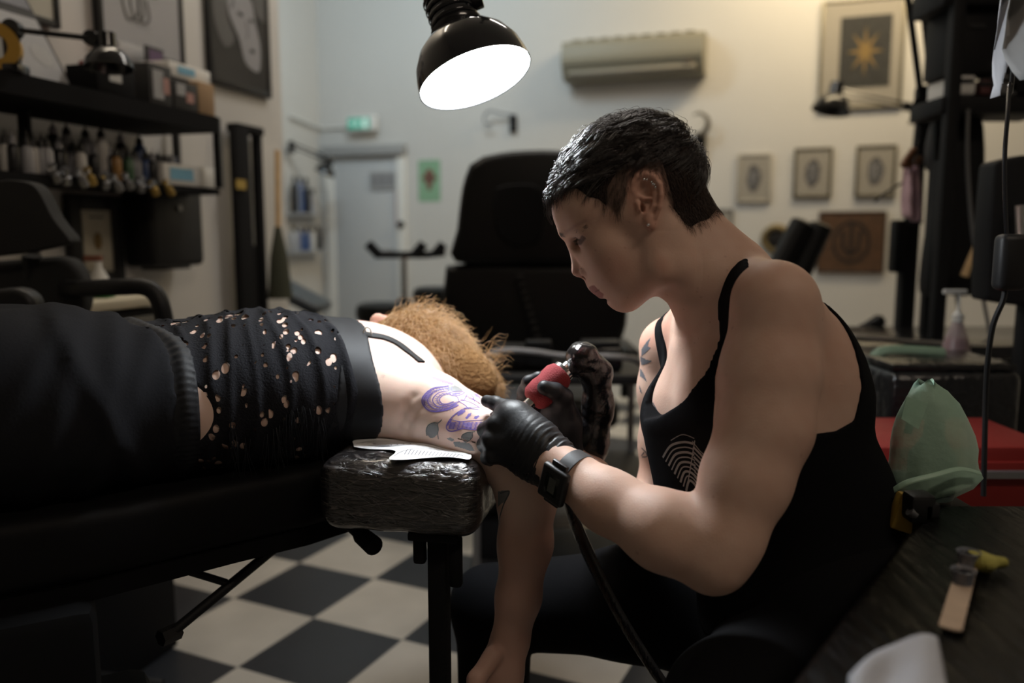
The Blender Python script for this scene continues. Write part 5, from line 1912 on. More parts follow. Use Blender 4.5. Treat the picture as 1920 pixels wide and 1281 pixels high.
def desk_lamp(name, clamp, elbow, headj, hc, ax, r, label, cat='lamp', m=None, thick=.006):
    o = empty(name, clamp, label, cat)
    m = m or M_BLKG
    b = MB(); clamp, elbow, headj, hc, ax = map(np.array, (clamp, elbow, headj, hc, ax)); ax = unit(ax)
    dv = unit(np.cross(elbow - clamp, (0, 1, .01))) * .014
    for s in (-1, 1):
        b.tube([clamp + dv * s, elbow + dv * s], thick, 8); b.tube([elbow + dv * s, headj + dv * s], thick, 8)
    b.cyl(elbow - vec(0, .012, 0), elbow + vec(0, .012, 0), .022, n=16); b.cyl(headj - vec(0, .010, 0), headj + vec(0, .01, 0), .018, n=16)
    b.build('arm', m, o)
    b = MB(); b.tube([headj, hc - ax * r * .9], thick * 1.2, 8)
    b.lathe([(.001, -r * 1.5), (r * .36, -r * 1.45), (r * .38, -r * .85), (r * .62, -r * .72), (r * .9, -r * .35), (r, 0), (r * .96, .001), (r * .86, -r * .33), (r * .55, -r * .66), (.001, -r * .7)], hc, ax, 32, caps=False)
    b.build('lamp_shade', m, o)
    b = MB(); b.cyl(clamp - vec(0, 0, .07), clamp + vec(0, 0, .012), .018, n=14); b.box(clamp - vec(0, 0, .06), (.05, .05, .02), None, .003)
    b.build('clamp', m, o)
    return o


YS = 2.25
desk_lamp('clip_on_lamp', on_shelf(38, Z1 + .07, .27), on_shelf(42, Z1 + .10, .27), at(172, 72, 2.02), at(204, 128, 2.02), (.05, -.1, -1), .056, 'unlit black clamp lamp with dome shade on upper shelf')
b = MB()
for px in (30, 42):
    a_ = at(px, 100, 2.2); b.box((a_[0], a_[1], (Z1 + Z2) / 2 - .1), (.014, .014, Z1 - Z2 + .2), None, .002)
meta(b.build('shelf_upright', M_BLK), 'pair of thin black uprights holding the left wall shelves', 'post')

# bottles on the lower shelf
def bottle_mesh(kind):
    prof = {'ink': [(.001, 0), (.013, 0), (.014, .003), (.014, .058), (.010, .066), (.006, .070)], 'fat': [(.001, 0), (.019, 0), (.020, .003), (.020, .06), (.016, .068), (.008, .074)], 'tall': [(.001, 0), (.017, 0), (.018, .004), (.018, .10), (.012, .115), (.008, .12)]}[kind]
    return prof
cols = [('white_ink', (.60, .58, .55)), ('grey_ink_b', (.25, .25, .27)), ('blue_ink', (.05, .09, .22)), ('black_ink', (.012, .012, .014)), ('amber_ink', (.35, .18, .05)), ('green_ink', (.05, .12, .06)), ('red_ink', (.25, .03, .03)), ('silver_ink', (.40, .40, .42))]
cm = [mat(n_, c_, .35) for n_, c_ in cols]
M_CAP = mat('bottle_cap', (.015, .015, .016), .4)
protos = {}
spec_b = [(12, 'ink', 0, .18), (26, 'ink', 3, .20), (52, 'ink', 7, .20), (64, 'ink', 0, .19), (80, 'ink', 7, .20), (90, 'ink', 7, .21), (103, 'tall', 3, .12), (112, 'fat', 3, .18), (128, 'tall', 7, .13), (138, 'fat', 1, .16), (152, 'ink', 0, .20), (163, 'tall', 1, .14), (177, 'ink', 3, .20), (192, 'tall', 0, .17), (206, 'fat', 3, .18), (218, 'ink', 4, .20), (228, 'tall', 3, .14), (241, 'ink', 5, .20), (252, 'fat', 1, .18), (263, 'tall', 2, .15), (274, 'fat', 2, .18), (286, 'ink', 3, .20), (297, 'fat', 7, .16), (309, 'ink', 6, .19), (320, 'fat', 3, .15)]
words_c = ['white', 'dark grey', 'blue', 'black', 'amber', 'green', 'red', 'silver']
words_k = {'ink': 'slim', 'fat': 'squat', 'tall': 'tall'}
ords = ['first', 'second', 'third', 'fourth', 'fifth', 'sixth', 'seventh', 'eighth', 'ninth', 'tenth', 'eleventh', 'twelfth', 'thirteenth', 'fourteenth', 'fifteenth', 'sixteenth', 'seventeenth', 'eighteenth', 'nineteenth', 'twentieth', 'twenty-first', 'twenty-second', 'twenty-third', 'twenty-fourth', 'twenty-fifth']
for i, (px, kd, ci, off) in enumerate(spec_b):
    p = on_shelf(px, Z2 + .001, off); pf = bottle_mesh(kd)
    lab = '%s %s bottle, %s from the left on the lower shelf' % (words_k[kd], words_c[ci], ords[i])
    o = empty('ink_bottle', p, lab, 'bottle', 'ink bottles on the lower shelf')
    if (kd, ci) not in protos:
        b = MB(); b.lathe(pf, (0, 0, 0), (0, 0, 1), 18); bo = b.build('body', cm[ci], o, local=True)
        b = MB(); b.lathe([(pf[-1][0] + .003, pf[-1][1] - .002), (pf[-1][0] + .002, pf[-1][1] + .012), (.003, pf[-1][1] + .022), (.001, pf[-1][1] + .034)], (0, 0, 0), (0, 0, 1), 14); ca = b.build('cap', M_CAP if ci != 3 else cm[1], o, local=True)
        protos[(kd, ci)] = (bo, ca)
    else:
        for q in protos[(kd, ci)]:
            c = q.copy(); COL.objects.link(c); c.parent = o
    
# small brass and steel pieces hanging below the shelf edge
for i, (px, dy) in enumerate(((100, 6), (122, 10), (148, 12), (166, 6), (196, 12), (215, 16), (236, 10), (262, 14), (284, 20), (312, 18))):
    p = on_shelf(px, Z2 - .022, .245) + vec(0, 0, .035 - dy * .0012)
    o = empty('tattoo_grip', p, '%s brass tattoo grip %s from the left on the front edge of the lower shelf' % ('small' if i % 2 else 'larger', ords[i]), 'tool', 'metal tattoo grips along the lower shelf')
    b = MB(); b.lathe([(.004, -.03), (.011, -.026), (.012, -.004), (.007, 0), (.007, .012), (.010, .014), (.010, .022)], (0, 0, 0), (.3 * math.sin(i * 2), -.5, .8), 14); b.build('body', M_GOLD if i in (3, 8, 9) else M_GREYM, o, local=True)
    b = MB(); b.cyl((0, -.012, .01), (0, -.016, .010), .013 if i in (7, 8) else .008, n=16); b.build('screw', M_STEEL, o, local=True)
shelf_box('glove_box', 305, 402, .065, .10, .23, M_WHITE, 'white glove box with blue panel on the lower shelf right end', 'box', Zs=Z2, parts=[('label', M_BLUE, .12, .25, .55, .8)])
shelf_box('storage_tub', 282, 335, .10, .09, .13, mat('navy_tub', (.02, .025, .05), .5), 'navy storage tub behind the glove box', 'box', Zs=Z2)
# dispenser on the wall
a_ = LWp(308, 425, .06); o = empty('wall_dispenser', a_, 'black wall dispenser hanging under the lower shelf, right of certificate', 'dispenser')
b = MB(); b.box(a_, (.26, .12, .26), Matrix.Rotation(math.atan2(DL[1], DL[0]), 3, 'Z'), .02, 3); b.build('body', M_BLK, o)
b = MB(); q = a_ + NL * .063 + vec(0, 0, .06); b.cyl(q, q + NL * .004, .010, n=20); b.build('lock', M_GREYM, o)
b = MB(); q = a_ - vec(0, 0, .135); b.box(q, (.16, .07, .012), Matrix.Rotation(math.atan2(DL[1], DL[0]), 3, 'Z'), .003); b.build('tray', M_BLKG, o)
# tall black rack frame at the wall's end
rk = empty('tall_rack', LWp(462, 300, .03) * vec(1, 1, 0), 'tall narrow black rack frame standing at the right end of left wall', 'rack')
za, zb2 = LWp(462, 243, .05)[2], 0.0
for px0, px1, off, nm in ((437, 462, .06, 'panel'), (478, 487, .03, 'post')):
    a1, a2 = LWp(px0, 300, off), LWp(px1, 300, off)
    b = MB(); c = (a1 + a2) / 2; b.box((c[0], c[1], za / 2), (np.linalg.norm((a2 - a1)[:2]), .03, za), Matrix.Rotation(math.atan2(DL[1], DL[0]), 3, 'Z'), .003); b.build(nm, M_BLKM, rk)
a1, a2 = LWp(437, 300, .045), LWp(487, 300, .045); c = (a1 + a2) / 2
b = MB(); b.box((c[0], c[1], za), (np.linalg.norm((a2 - a1)[:2]), .05, .03), Matrix.Rotation(math.atan2(DL[1], DL[0]), 3, 'Z'), .003); b.build('top_rail', M_BLKM, rk)
a1, a2 = LWp(462, 460, .035), LWp(480, 460, .035); c = (a1 + a2) / 2
b = MB(); b.box((c[0], c[1], c[2] / 2 + .0), (np.linalg.norm((a2 - a1)[:2]), .01, c[2]), Matrix.Rotation(math.atan2(DL[1], DL[0]), 3, 'Z')); b.build('back_panel', M_BLKM, rk)
a1 = LWp(452, 346, .085); b = MB(); b.box(a1, (.06, .004, .035), Matrix.Rotation(math.atan2(DL[1], DL[0]), 3, 'Z')); b.build('label', mat('yellow_sticker', (.38, .26, .05), .6), rk)

# wooden-handled broom in the corner
p = LWp(521, 430, .10)
o = empty('broom', (p[0], p[1], 0), 'pale wooden handled broom standing bristles down by wall corner', 'broom')
t0, t1 = LWp(520, 282, .08), LWp(521, 425, .08)
b = MB(); b.tube([t0, t1 - vec(0, 0, .02)], .011, 12); b.build('handle', M_PINE, o)
b = MB(); t2 = LWp(522, 560, .08); b.lathe([(.012, 0), (.016, .02), (.035, .12), (.05, (t1 - t2)[2]), (.0, (t1 - t2)[2] + .003)], t1, (0, 0, -1), 20); b.build('bristles', mat('olive_bristle', (.045, .048, .03), .9, bump=(150, 1, .004)), o)
# folded bench pad
o = empty('folded_pad', at(560, 560, 3.75), 'dark blue grey vinyl pad tilted behind the patient bench, below broom', 'pad')
b = MB(); b.box(at(562, 556, 3.85), (.26, .30, .055), Matrix.Rotation(math.radians(28), 3, 'Y'), .02, 3); b.build('cushion', mat('slate_vinyl', (.035, .043, .052), .4), o)
b = MB(); c_ = at(574, 600, 3.88); b.box((c_[0], c_[1], c_[2] / 2), (.05, .05, c_[2]), None, .004); b.box((c_[0], c_[1], .03), (.4, .3, .05), None, .01); b.build('stand', M_BLKM, o)

# back wall fittings
def bwbox(px, py, w, h, d, off=0.0): return BW(px, py, off + d / 2)
Rbk = Matrix((DB, -NB, (0, 0, 1))).transposed()
# air conditioner
L_, R_ = BW(1052, 115, .2), BW(1318, 100, .2)
wac = np.linalg.norm((R_ - L_)[:2]); hac = BW(1180, 64, .2)[2] - BW(1180, 142, .2)[2]; cac = (L_ + R_) / 2; cac[2] = (BW(1180, 64, .2)[2] + BW(1180, 142, .2)[2]) / 2
ac_ = empty('air_conditioner', cac - NB * .1, 'cream wall air conditioner above the seated person', 'air conditioner')
sec = curve2([(-.0, .5), (.55, .5), (.9, .42), (1.0, .15), (.98, -.12), (.72, -.46), (.5, -.5), (0, -.5)], 5)
b = MB(); b.prism([(s * .20, t * hac) for s, t in sec], cac - DB * wac / 2 - NB * .2, NB, (0, 0, 1), DB * wac)
M_AC = mat('aged_cream_plastic', (.25, .23, .17), .5)
b.build('casing', M_AC, ac_)
b = MB(); q = cac - NB * .025 - vec(0, 0, hac * .38); b.box(q, (wac * .9, .05, hac * .14), Rbk @ Matrix.Rotation(-.6, 3, 'X'), .006); b.build('louvre', mat('louvre', (.22, .20, .16), .5), ac_)
b = MB(); q = cac + NB * .002 - vec(0, 0, hac * .12); b.box(q, (wac * .98, .006, .006), Rbk); b.build('seam', mat('seam_grey', (.2, .19, .15), .6), ac_)
b = MB(); q = cac + DB * wac * .40 - vec(0, 0, hac * .25) - NB * .006; b.box(q, (.05, .02, .02), Rbk, .002); b.build('display', mat('brown_display', (.12, .09, .06), .4), ac_)
b = MB()
for k in range(9): b.box(cac - NB * .10 + DB * (k - 4) * wac * .1 + vec(0, 0, hac * .5), (wac * .07, .12, .006), Rbk)
b.build('top_grille', M_AC, ac_)
# exit sign
q = BW(680, 232, .06); ex = empty('exit_sign', q, 'green and white illuminated running-man exit sign above the door', 'sign')
b = MB(); b.box(q, (.235, .05, .105), Rbk, .008); b.build('housing', M_WHITE, ex)
M_EXG = mat('exit_green', (.02, .28, .20), .4, emit=(.03, .40, .28), estr=.35)
b = MB(); q2 = q + NB * .027 - DB * .02; b.box(q2, (.18, .003, .08), Rbk); b.build('green_panel', M_EXG, ex, smooth=False)
b = MB(Matrix.Translation(Vector(q2 + NB * .0025)) @ Matrix((DB, (0, 0, 1), -NB)).transposed().to_4x4())
for pl_ in ([(-.012, .028), (-.004, .028), (-.004, .020), (-.012, .020)], [(-.02, .015), (0, .018), (.012, .008), (.008, .004), (-.002, .009), (-.006, -.008), (.006, -.018), (.002, -.032), (-.004, -.030), (-.001, -.018), (-.014, -.008), (-.026, -.022), (-.032, -.018), (-.020, -.002), (-.014, .008), (-.026, .004), (-.030, .008)],
            [(.035, -.034), (.070, -.034), (.070, .032), (.035, .032)], [(-.080, -.004), (-.055, -.004), (-.055, -.014), (-.040, .002), (-.055, .018), (-.055, .008), (-.080, .008)]):
    b.prism([(x, y) for x, y in pl_], (0, 0, 0), (1, 0, 0), (0, 1, 0), (0, 0, -.001))
b.build('pictogram', mat('exit_white', (.7, .8, .75), .5, emit=(.7, 1, .85), estr=.3), ex, smooth=False)
b = MB(); b.tube([LFp(543, 217, .02), COR + NL * .03 + NB * .02 + vec(0, 0, BW(612, 240, .02)[2]), BW(650, 238, .02)], .010, 8); meta(b.build('conduit', M_WHITE), 'pale cable conduit running along wall to exit sign', 'conduit')
# door notices
q = BW(724, 338, .032); nb_ = empty('door_notice', q, 'row of four small grey framed notices on the door', 'notice')
b = MB(); b.box(q, (.27, .006, .13), Rbk); b.build('sheet', m_lt, nb_, smooth=False)
for k in range(4): b = MB(); b.box(q + NB * .004 + DB * (-.095 + .063 * k), (.045, .003, .09), Rbk); b.build('panel', mat('notice_grey', (.22, .22, .23), .7) if k == 0 else bpy.data.materials['notice_grey'], nb_, smooth=False)
q = BW(745, 392, .03); ly = empty('lanyard', q, 'red and white lanyard hanging on the door edge', 'lanyard')
b = MB(); b.box(q, (.03, .004, .26), Rbk, .001); b.build('ribbon', mat('lanyard_white', (.5, .45, .43), .7), ly)
b = MB(); b.box(q - DB * .008 + NB * .003, (.008, .003, .26), Rbk); b.build('stripe', mat('lanyard_red', (.30, .06, .05), .7), ly)
# poster
skull = curve2([(.30, .30), (.5, .20), (.70, .30), (.74, .48), (.62, .60), (.58, .72), (.42, .72), (.38, .60), (.26, .48), (.30, .30)], 5)
wframe('poster', PB, NB, DB, 784, 300, 825, 378, 0, M_BLK, 'small green poster of a brown skull beside door', 'poster', None, mat('pale_green_paper', (.24, .42, .27), .8), depth=.006,
       art=[(mat('brown_print', (.20, .10, .07), .8), [skull, [(.12, .42), (.3, .36), (.3, .52)], [(.88, .42), (.7, .36), (.7, .52)]]), (m_dk, [oval(.42, .44, .06, .04), oval(.60, .44, .06, .04), rect(.44, .62, .60, .635)])])
# framed pictures on the back wall
gold_star = star(.5, .52, .46, .12, 8)
wframe('picture_frame', PB, NB, DB, 1537, -4, 1695, 204, .018, mat('grey_gilt', (.20, .18, .13), .45, .5), 'large framed print of golden starburst on dark ground, top right', 'picture', 'framed pictures on the back wall', m_taupe,
       art=[(mat('charcoal_print', (.045, .045, .043), .8, var=(60, .4)), [rect(.22, .14, .88, .82)]), (m_gold2, [[(.22 + .66 * (x * .8 + .1), .14 + .68 * (y * .8 + .08)) for x, y in gold_star]])])
for (x0, y0, x1, y1, fm_, lab) in ((1381, 288, 1446, 379, m_taupe, 'pale frameless picture with dark figure, left of the two matching frames'), (1488, 277, 1560, 371, mat('bronze_frame', (.11, .095, .06), .4, .5), 'small bronze framed print, left of the two matching frames'),
                                  (1604, 272, 1680, 370, bpy.data.materials.get('bronze_frame'), 'small bronze framed print, right of the two matching frames'), (1336, 392, 1373, 452, m_mid, 'tiny grey framed picture just right of the head')):
    fm_ = fm_ or bpy.data.materials['bronze_frame']
    rr = np.random.default_rng(int(x0))
    blob = [[(.5 + (.20 + .05 * rr.random()) * math.cos(t), .5 + (.27 + .06 * rr.random()) * math.sin(t)) for t in np.linspace(0, 2 * PI, 22)[:-1]]]
    inner_ = [stroke([(.35 + .3 * rr.random(), .3 + .4 * rr.random()) for _ in range(4)], .02) for _ in range(7)]
    wframe('picture_frame', PB, NB, DB, x0, y0, x1, y1, .016, fm_, lab, 'picture', 'framed pictures on the back wall', m_taupe, art=[(mat('grey_print2', (.13, .125, .13), .8) if x0 == 1381 else bpy.data.materials['grey_print2'], blob), (m_lt, inner_)])
# carved plaque
pq = wframe('plaque', PB, NB, DB, 1533, 396, 1660, 512, .012, mat('dark_wood', (.040, .020, .010), .5), 'dark brown wooden plaque with carved emblem below framed prints', 'plaque', None, M_WOOD,
            art=[(mat('carved_dark', (.012, .008, .006), .8), [stroke(oval(.5, .5, .28, .34, 30) + [(.78, .5)], .05), stroke([(.36, .3), (.38, .62), (.5, .72), (.62, .62), (.64, .3)], .06), rect(.47, .2, .53, .66)])], glass=False)
# round gilt mirror
q = BW(1455, 448, .03); mr_ = empty('round_mirror', q, 'small round gilt framed mirror near plaque', 'mirror')
b = MB(); b.lathe([(.055, .0), (.075, .012), (.092, .004), (.095, -.02), (.055, -.02)], q, NB, 40, caps=False); b.build('frame', mat('dull_gilt', (.20, .15, .07), .45, .5), mr_)
b = MB(); b.cyl(q - NB * .012, q - NB * .008, .06, n=40); b.build('mirror_glass', mat('dark_mirror', (.03, .03, .03), .1, .2), mr_)
b = MB(); b.lathe([(.018, 0), (.03, .02), (.028, .03)], q, NB, 20); b.build('centre_boss', M_BLK, mr_)


# hooks and lamps on the back wall
q = BW(962, 232, .02); hk = empty('wall_hook', q, 'black curled wall hook left of the seated person', 'hook')
b = MB(); b.box(q, (.05, .02, .12), Rbk, .006); b.build('plate', M_BLKM, hk)
b = MB(); b.tube(smooth3([BW(960, 215, .03), BW(940, 213, .06), BW(920, 208, .08), BW(909, 216, .08), BW(909, 230, .08), BW(922, 233, .08)]), .008, 8); b.build('curl', mat('pale_iron', (.25, .26, .28), .5), hk)
q = BW(1313, 272, .03); hn = empty('horn_sconce', q, 'curved horn on dark bracket right of the head', 'horn')
b = MB(); b.box(q, (.07, .04, .16), Rbk, .01); b.build('bracket', M_BLKM, hn)
b = MB(); pts = smooth3([BW(1313, 255, .06), BW(1326, 240, .08), BW(1326, 222, .09), BW(1312, 212, .09), BW(1300, 216, .09)]); b.tube(pts, [.022 - .018 * i / len(pts) for i in range(len(pts))], 12); b.build('horn', mat('horn', (.10, .085, .06), .5), hn)
desk_lamp('wall_lamp', LFp(545, 268, .05), LFp(548, 272, .08), BW(612, 298, .35), BW(608, 326, .36), (-.45, -.1, -1), .075, 'black articulated wall lamp in front of the door corner')
desk_lamp('clip_on_lamp', at(1718, 205, 4.2), at(1700, 200, 4.2), at(1572, 172, 4.4), at(1558, 208, 4.4), (-.25, -.1, -1), .10, 'black clamp lamp hanging in front of starburst picture')

# acrylic racks on the far-left wall
for (x0, y0, x1, y1, lab, cs) in ((546, 342, 606, 402, 'clear wall rack of dark bottles, the upper of two', (3, 2, 3, 7)), (546, 408, 606, 472, 'clear wall rack of blue and white bottles, the lower of two', (7, 2, 2, 0, 3))):
    a1, a2 = LFp(x0, (y0 + y1) / 2, .12), BW(x1 + 3, (y0 + y1) / 2, .10)
    zt_, zb3 = LFp(575, y0, .1)[2], LFp(575, y1, .1)[2]
    c = LFp(576, y1, .07)
    o = empty('wall_rack', c, lab, 'rack', 'racks on the far left wall')
    b = MB(); b.box((c[0], c[1], c[2]), (.11, .42, .012), Matrix.Rotation(-math.radians(15.8), 3, 'Z')); b.build('shelf', m_lt, o)
    b = MB(); e = c + NL * .055 + vec(0, 0, (zt_ - zb3) * .8)
    for s in (-.2, .2): b.box(e + DL * s - vec(0, 0, (zt_ - zb3) * .4), (.008, .008, (zt_ - zb3) * .8), None)
    b.box(e, (.006, .41, .006), Matrix.Rotation(-math.radians(15.8), 3, 'Z')); b.build('rail', m_lt, o)
    for k, ci in enumerate(cs):
        p = c + DL * (-.17 + .085 * k) + vec(0, 0, .008)
        bo = empty('ink_bottle', p, '%s bottle %s from the left on the %s wall rack beside the door' % (words_c[ci], ords[k], 'upper' if y0 < 400 else 'lower'), 'bottle', 'bottles on the wall racks')
        hh = 1.7 if ci in (3, 2) and y0 < 400 else 1.1
        b = MB(); b.lathe([(.001, 0), (.024, 0), (.025, .004), (.025, .10 * hh), (.014, .12 * hh), (.010, .13 * hh)], (0, 0, 0), (0, 0, 1), 16); b.build('body', cm[ci], bo, local=True)
        b = MB(); b.cyl((0, 0, .13 * hh), (0, 0, .13 * hh + .03), .013, n=14); b.build('cap', M_CAP, bo, local=True)
# ================================================================== furniture in the middle of the room
M_LEA = mat('black_leather', (.0055, .0055, .006), .42, spec=.25, bump=(120, .3, .001))
# big client chair behind the face
YC = 3.0
ch = empty('client_chair', at(1000, 900, YC) * vec(1, 1, 0), 'large black padded client chair seen from behind, beyond the person working', 'chair')
def slab(pts, Y, th, name, m, parent, bev=.03):
    """A padded slab whose outline is given by picture points at depth Y."""
    bm = bmesh.new()
    P = [at(x, y, Y) for x, y in pts]
    vs = [bm.verts.new(p) for p in P]
    f = bm.faces.new(vs)
    r = bmesh.ops.extrude_face_region(bm, geom=[f])
    for g in r['geom']:
        if isinstance(g, bmesh.types.BMVert): g.co.y += th
    bmesh.ops.recalc_face_normals(bm, faces=bm.faces[:])
    bmesh.ops.bevel(bm, geom=[e for e in bm.edges if abs((e.verts[0].co - e.verts[1].co).y) < 1e-5], offset=bev, segments=4, profile=.5, affect='EDGES', clamp_overlap=True)
    mb = MB(); mb._bm(bm, (0, 0, 0), None)
    return mb.build(name, m, parent)
slab(curve2([(905, 292), (960, 282), (1040, 280), (1075, 290), (1100, 330), (1120, 420), (1128, 492), (1000, 496), (853, 492), (856, 430), (866, 350), (880, 308)], 3), YC, .12, 'headrest', M_LEA, ch)
slab(curve2([(835, 500), (900, 494), (1000, 496), (1120, 496), (1160, 520), (1178, 590), (1160, 650), (1100, 700), (1000, 715), (900, 705), (850, 650), (828, 570)], 3), YC + .03, .16, 'backrest', M_LEA, ch)
slab(curve2([(930, 352), (960, 345), (1010, 350), (1020, 400), (1010, 450), (970, 462), (935, 440), (926, 390)], 3), YC - .02, .03, 'back_panel', M_BLKM, ch, .008)
b = MB(); a_ = at(1000, 760, YC + .15); b.box((a_[0] + .05, a_[1] + .22, .44), (.56, .56, .12), None, .04, 3); b.build('seat', M_LEA, ch)
b = MB(); b.cyl((a_[0] + .05, a_[1] + .22, .05), (a_[0] + .05, a_[1] + .22, .40), .06, n=24); b.cyl((a_[0] + .05, a_[1] + .22, 0), (a_[0] + .05, a_[1] + .22, .05), .30, n=40, bev=.01); b.build('base', M_GREYM, ch)
b = MB()
for k in range(14): q = at(975 + k * 4, 520 + k * 14, YC - .01); b.cyl(q - vec(.012, 0, 0), q + vec(.012, 0, 0), .010, n=10)
b.build('ribbed_cable', M_BLK, ch)
for s, nm in ((-1, 'armrest'), (1, 'armrest')):
    b = MB(); q = vec(a_[0] + .05 + s * .33, a_[1] + .2, .66); b.box(q, (.07, .36, .05), None, .018, 3); b.box(q - vec(0, 0, .10), (.03, .04, .20), None, .005); b.build(nm, M_LEA, ch)

# bent chrome rail of a work trolley, front of the chair
tl = empty('equipment_trolley', at(1000, 900, 2.2) * vec(1, 1, 0), 'black equipment trolley with bent chrome push rail behind the gloved hands', 'trolley')
b = MB(); b.tube(smooth3([at(880, 690, 2.2), at(905, 672, 2.2), at(940, 658, 2.2), at(1000, 660, 2.2), at(1060, 668, 2.2), at(1180, 672, 2.2), at(1215, 700, 2.3)]), .009, 10); b.build('push_rail', M_GREYM, tl)
zt2 = at(1000, 705, 2.3)[2]
for z_ in (zt2, .42, .16):
    b = MB(); b.box((.14, 2.42, z_), (.52, .38, .03), None, .008); b.build('tray', M_BLK, tl)
for sx in (-.24, .24):
    for sy in (-.17, .17):
        b = MB(); b.tube([(.14 + sx, 2.42 + sy, .05), (.14 + sx, 2.42 + sy, zt2)], .011, 8); b.build('upright', M_GREYM, tl)
        b = MB(); b.cyl((.13 + sx, 2.42 + sy, .03), (.15 + sx, 2.42 + sy, .03), .03, n=16); b.build('caster', M_BLK, tl)
for (px, py, w, h, m_, lab) in ((955, 700, .10, .06, M_BLKM, 'black tin on the trolley top behind ginger hair'), (1010, 700, .08, .07, M_BLKM, 'black canister on the trolley top'), (1125, 700, .12, .07, M_BLKG, 'glossy black box on the trolley top, right end')):
    q = at(px, 702, 2.33); q[2] = zt2 + .016
    o = empty('container', q, lab, 'container')
    b = MB(); b.box((0, 0, h / 2), (w, w * .7, h), None, .012, 3); b.build('body', m_, o, local=True)
    b = MB(); b.box((0, 0, h + .006), (w * .9, w * .62, .012), None, .004); b.build('lid', M_BLK, o, local=True)
for (px, z_, w, h, lab) in ((905, .435, .12, .16, 'black box on the middle trolley shelf, left'), (1010, .435, .14, .12, 'black box on the middle trolley shelf, right'), (960, .175, .2, .14, 'black box on the lowest trolley shelf')):
    q = at(px, 800, 2.42); q[2] = z_ + .001
    o = empty('storage_box', q, lab, 'box')
    b = MB(); b.box((0, 0, h / 2), (w, .16, h), None, .008); b.build('body', M_BLKM, o, local=True)
    b = MB(); b.box((0, -.082, h * .6), (.05, .004, .02)); b.build('handle', M_GREYM, o, local=True)

# arm support stand by the door (T shape)
st_ = empty('arm_stand', at(755, 700, 4.3) * vec(1, 1, 0), 'black T-shaped arm support stand with cradle ends, in front of door', 'stand')
b = MB(); b.cyl(at(757, 560, 4.3) * vec(1, 1, 0), at(757, 478, 4.3), .018, n=14); b.build('post', M_CHROME, st_)
b = MB(); b.tube([at(706, 478, 4.3), at(800, 478, 4.3), at(835, 474, 4.3)], .019, 10); b.build('crossbar', M_BLKM, st_)
for x0, y0, x1, y1 in ((690, 457, 712, 480), (795, 457, 776, 480), (832, 458, 815, 478)):
    b = MB(); b.tube([at(x0, y0, 4.3), at(x1, y1, 4.3)], .026, 10); b.build('cradle', M_BLKM, st_)
b = MB(); q = at(757, 560, 4.3); b.lathe([(.03, 0), (.05, .10), (.10, q[2])], (q[0], q[1], q[2]), (0, 0, -1), 20); b.build('shaft_cover', M_BLKM, st_)
# stool / black seats at the back
for (px, py, w, lab) in ((716, 568, .24, 'black round seat behind client bench below arm stand'), (818, 538, .22, 'black low seat block left of the big client chair')):
    q = at(px, py, 3.8)
    o = empty('round_stool', (q[0], q[1], 0), lab, 'seat')
    b = MB(); b.cyl((q[0], q[1], q[2] - .09), (q[0], q[1], q[2]), w / 2, n=30, bev=.03); b.build('cushion', M_LEA, o)
    b = MB(); b.cyl((q[0], q[1], 0), (q[0], q[1], q[2] - .08), .05, n=16); b.cyl((q[0], q[1], 0), (q[0], q[1], .03), w * .48, n=30, bev=.008); b.build('base', M_BLKM, o)

# office chair at the left
M_MESHC = mat('charcoal_mesh', (.009, .009, .009), .75, bump=(600, .8, .002))
oc = empty('office_chair', at(60, 800, 1.75) * vec(1, 1, 0), 'black office chair with headrest and looped armrest at left', 'chair')
slab(curve2([(-60, 352), (0, 338), (45, 340), (70, 356), (98, 408), (128, 446), (126, 456), (100, 462), (40, 474), (-60, 486)], 4), 1.75, .05, 'headrest', M_MESHC, oc, .016)
slab(curve2([(-80, 496), (40, 486), (110, 482), (140, 500), (155, 540), (152, 582), (130, 610), (60, 660), (-80, 670)], 4), 1.80, .06, 'backrest', M_MESHC, oc, .018)
b = MB(); b.tube(smooth3([at(120, 540, 1.82), at(160, 541, 1.75), at(225, 538, 1.7), at(268, 538, 1.7), at(292, 552, 1.7), at(305, 585, 1.7), at(312, 640, 1.72), at(300, 700, 1.8)]), .018, 12); b.build('armrest', M_BLK, oc)
b = MB(); b.tube([at(60, 480, 1.81), at(62, 700, 1.86)], .02, 10); b.build('spine', M_BLK, oc)
b = MB(); q = at(100, 720, 1.9) + vec(.11, -.14, 0); b.box((q[0] - .15, q[1] + .1, .48), (.46, .42, .08), None, .03, 3); b.build('seat', M_MESHC, oc)
b = MB(); b.cyl((q[0] - .15, q[1] + .1, .08), (q[0] - .15, q[1] + .1, .45), .03, n=16)
for k in range(5): b.tube([(q[0] - .15, q[1] + .1, .09), (q[0] - .15 + .27 * math.cos(k * 1.257), q[1] + .1 + .27 * math.sin(k * 1.257), .05)], .018, 8)
b.build('base', M_BLK, oc)
slab(curve2([(-40, 548), (20, 540), (50, 552), (62, 575), (55, 600), (-40, 606)], 3), 1.5, .05, 'armrest', M_BLK, oc, .015)

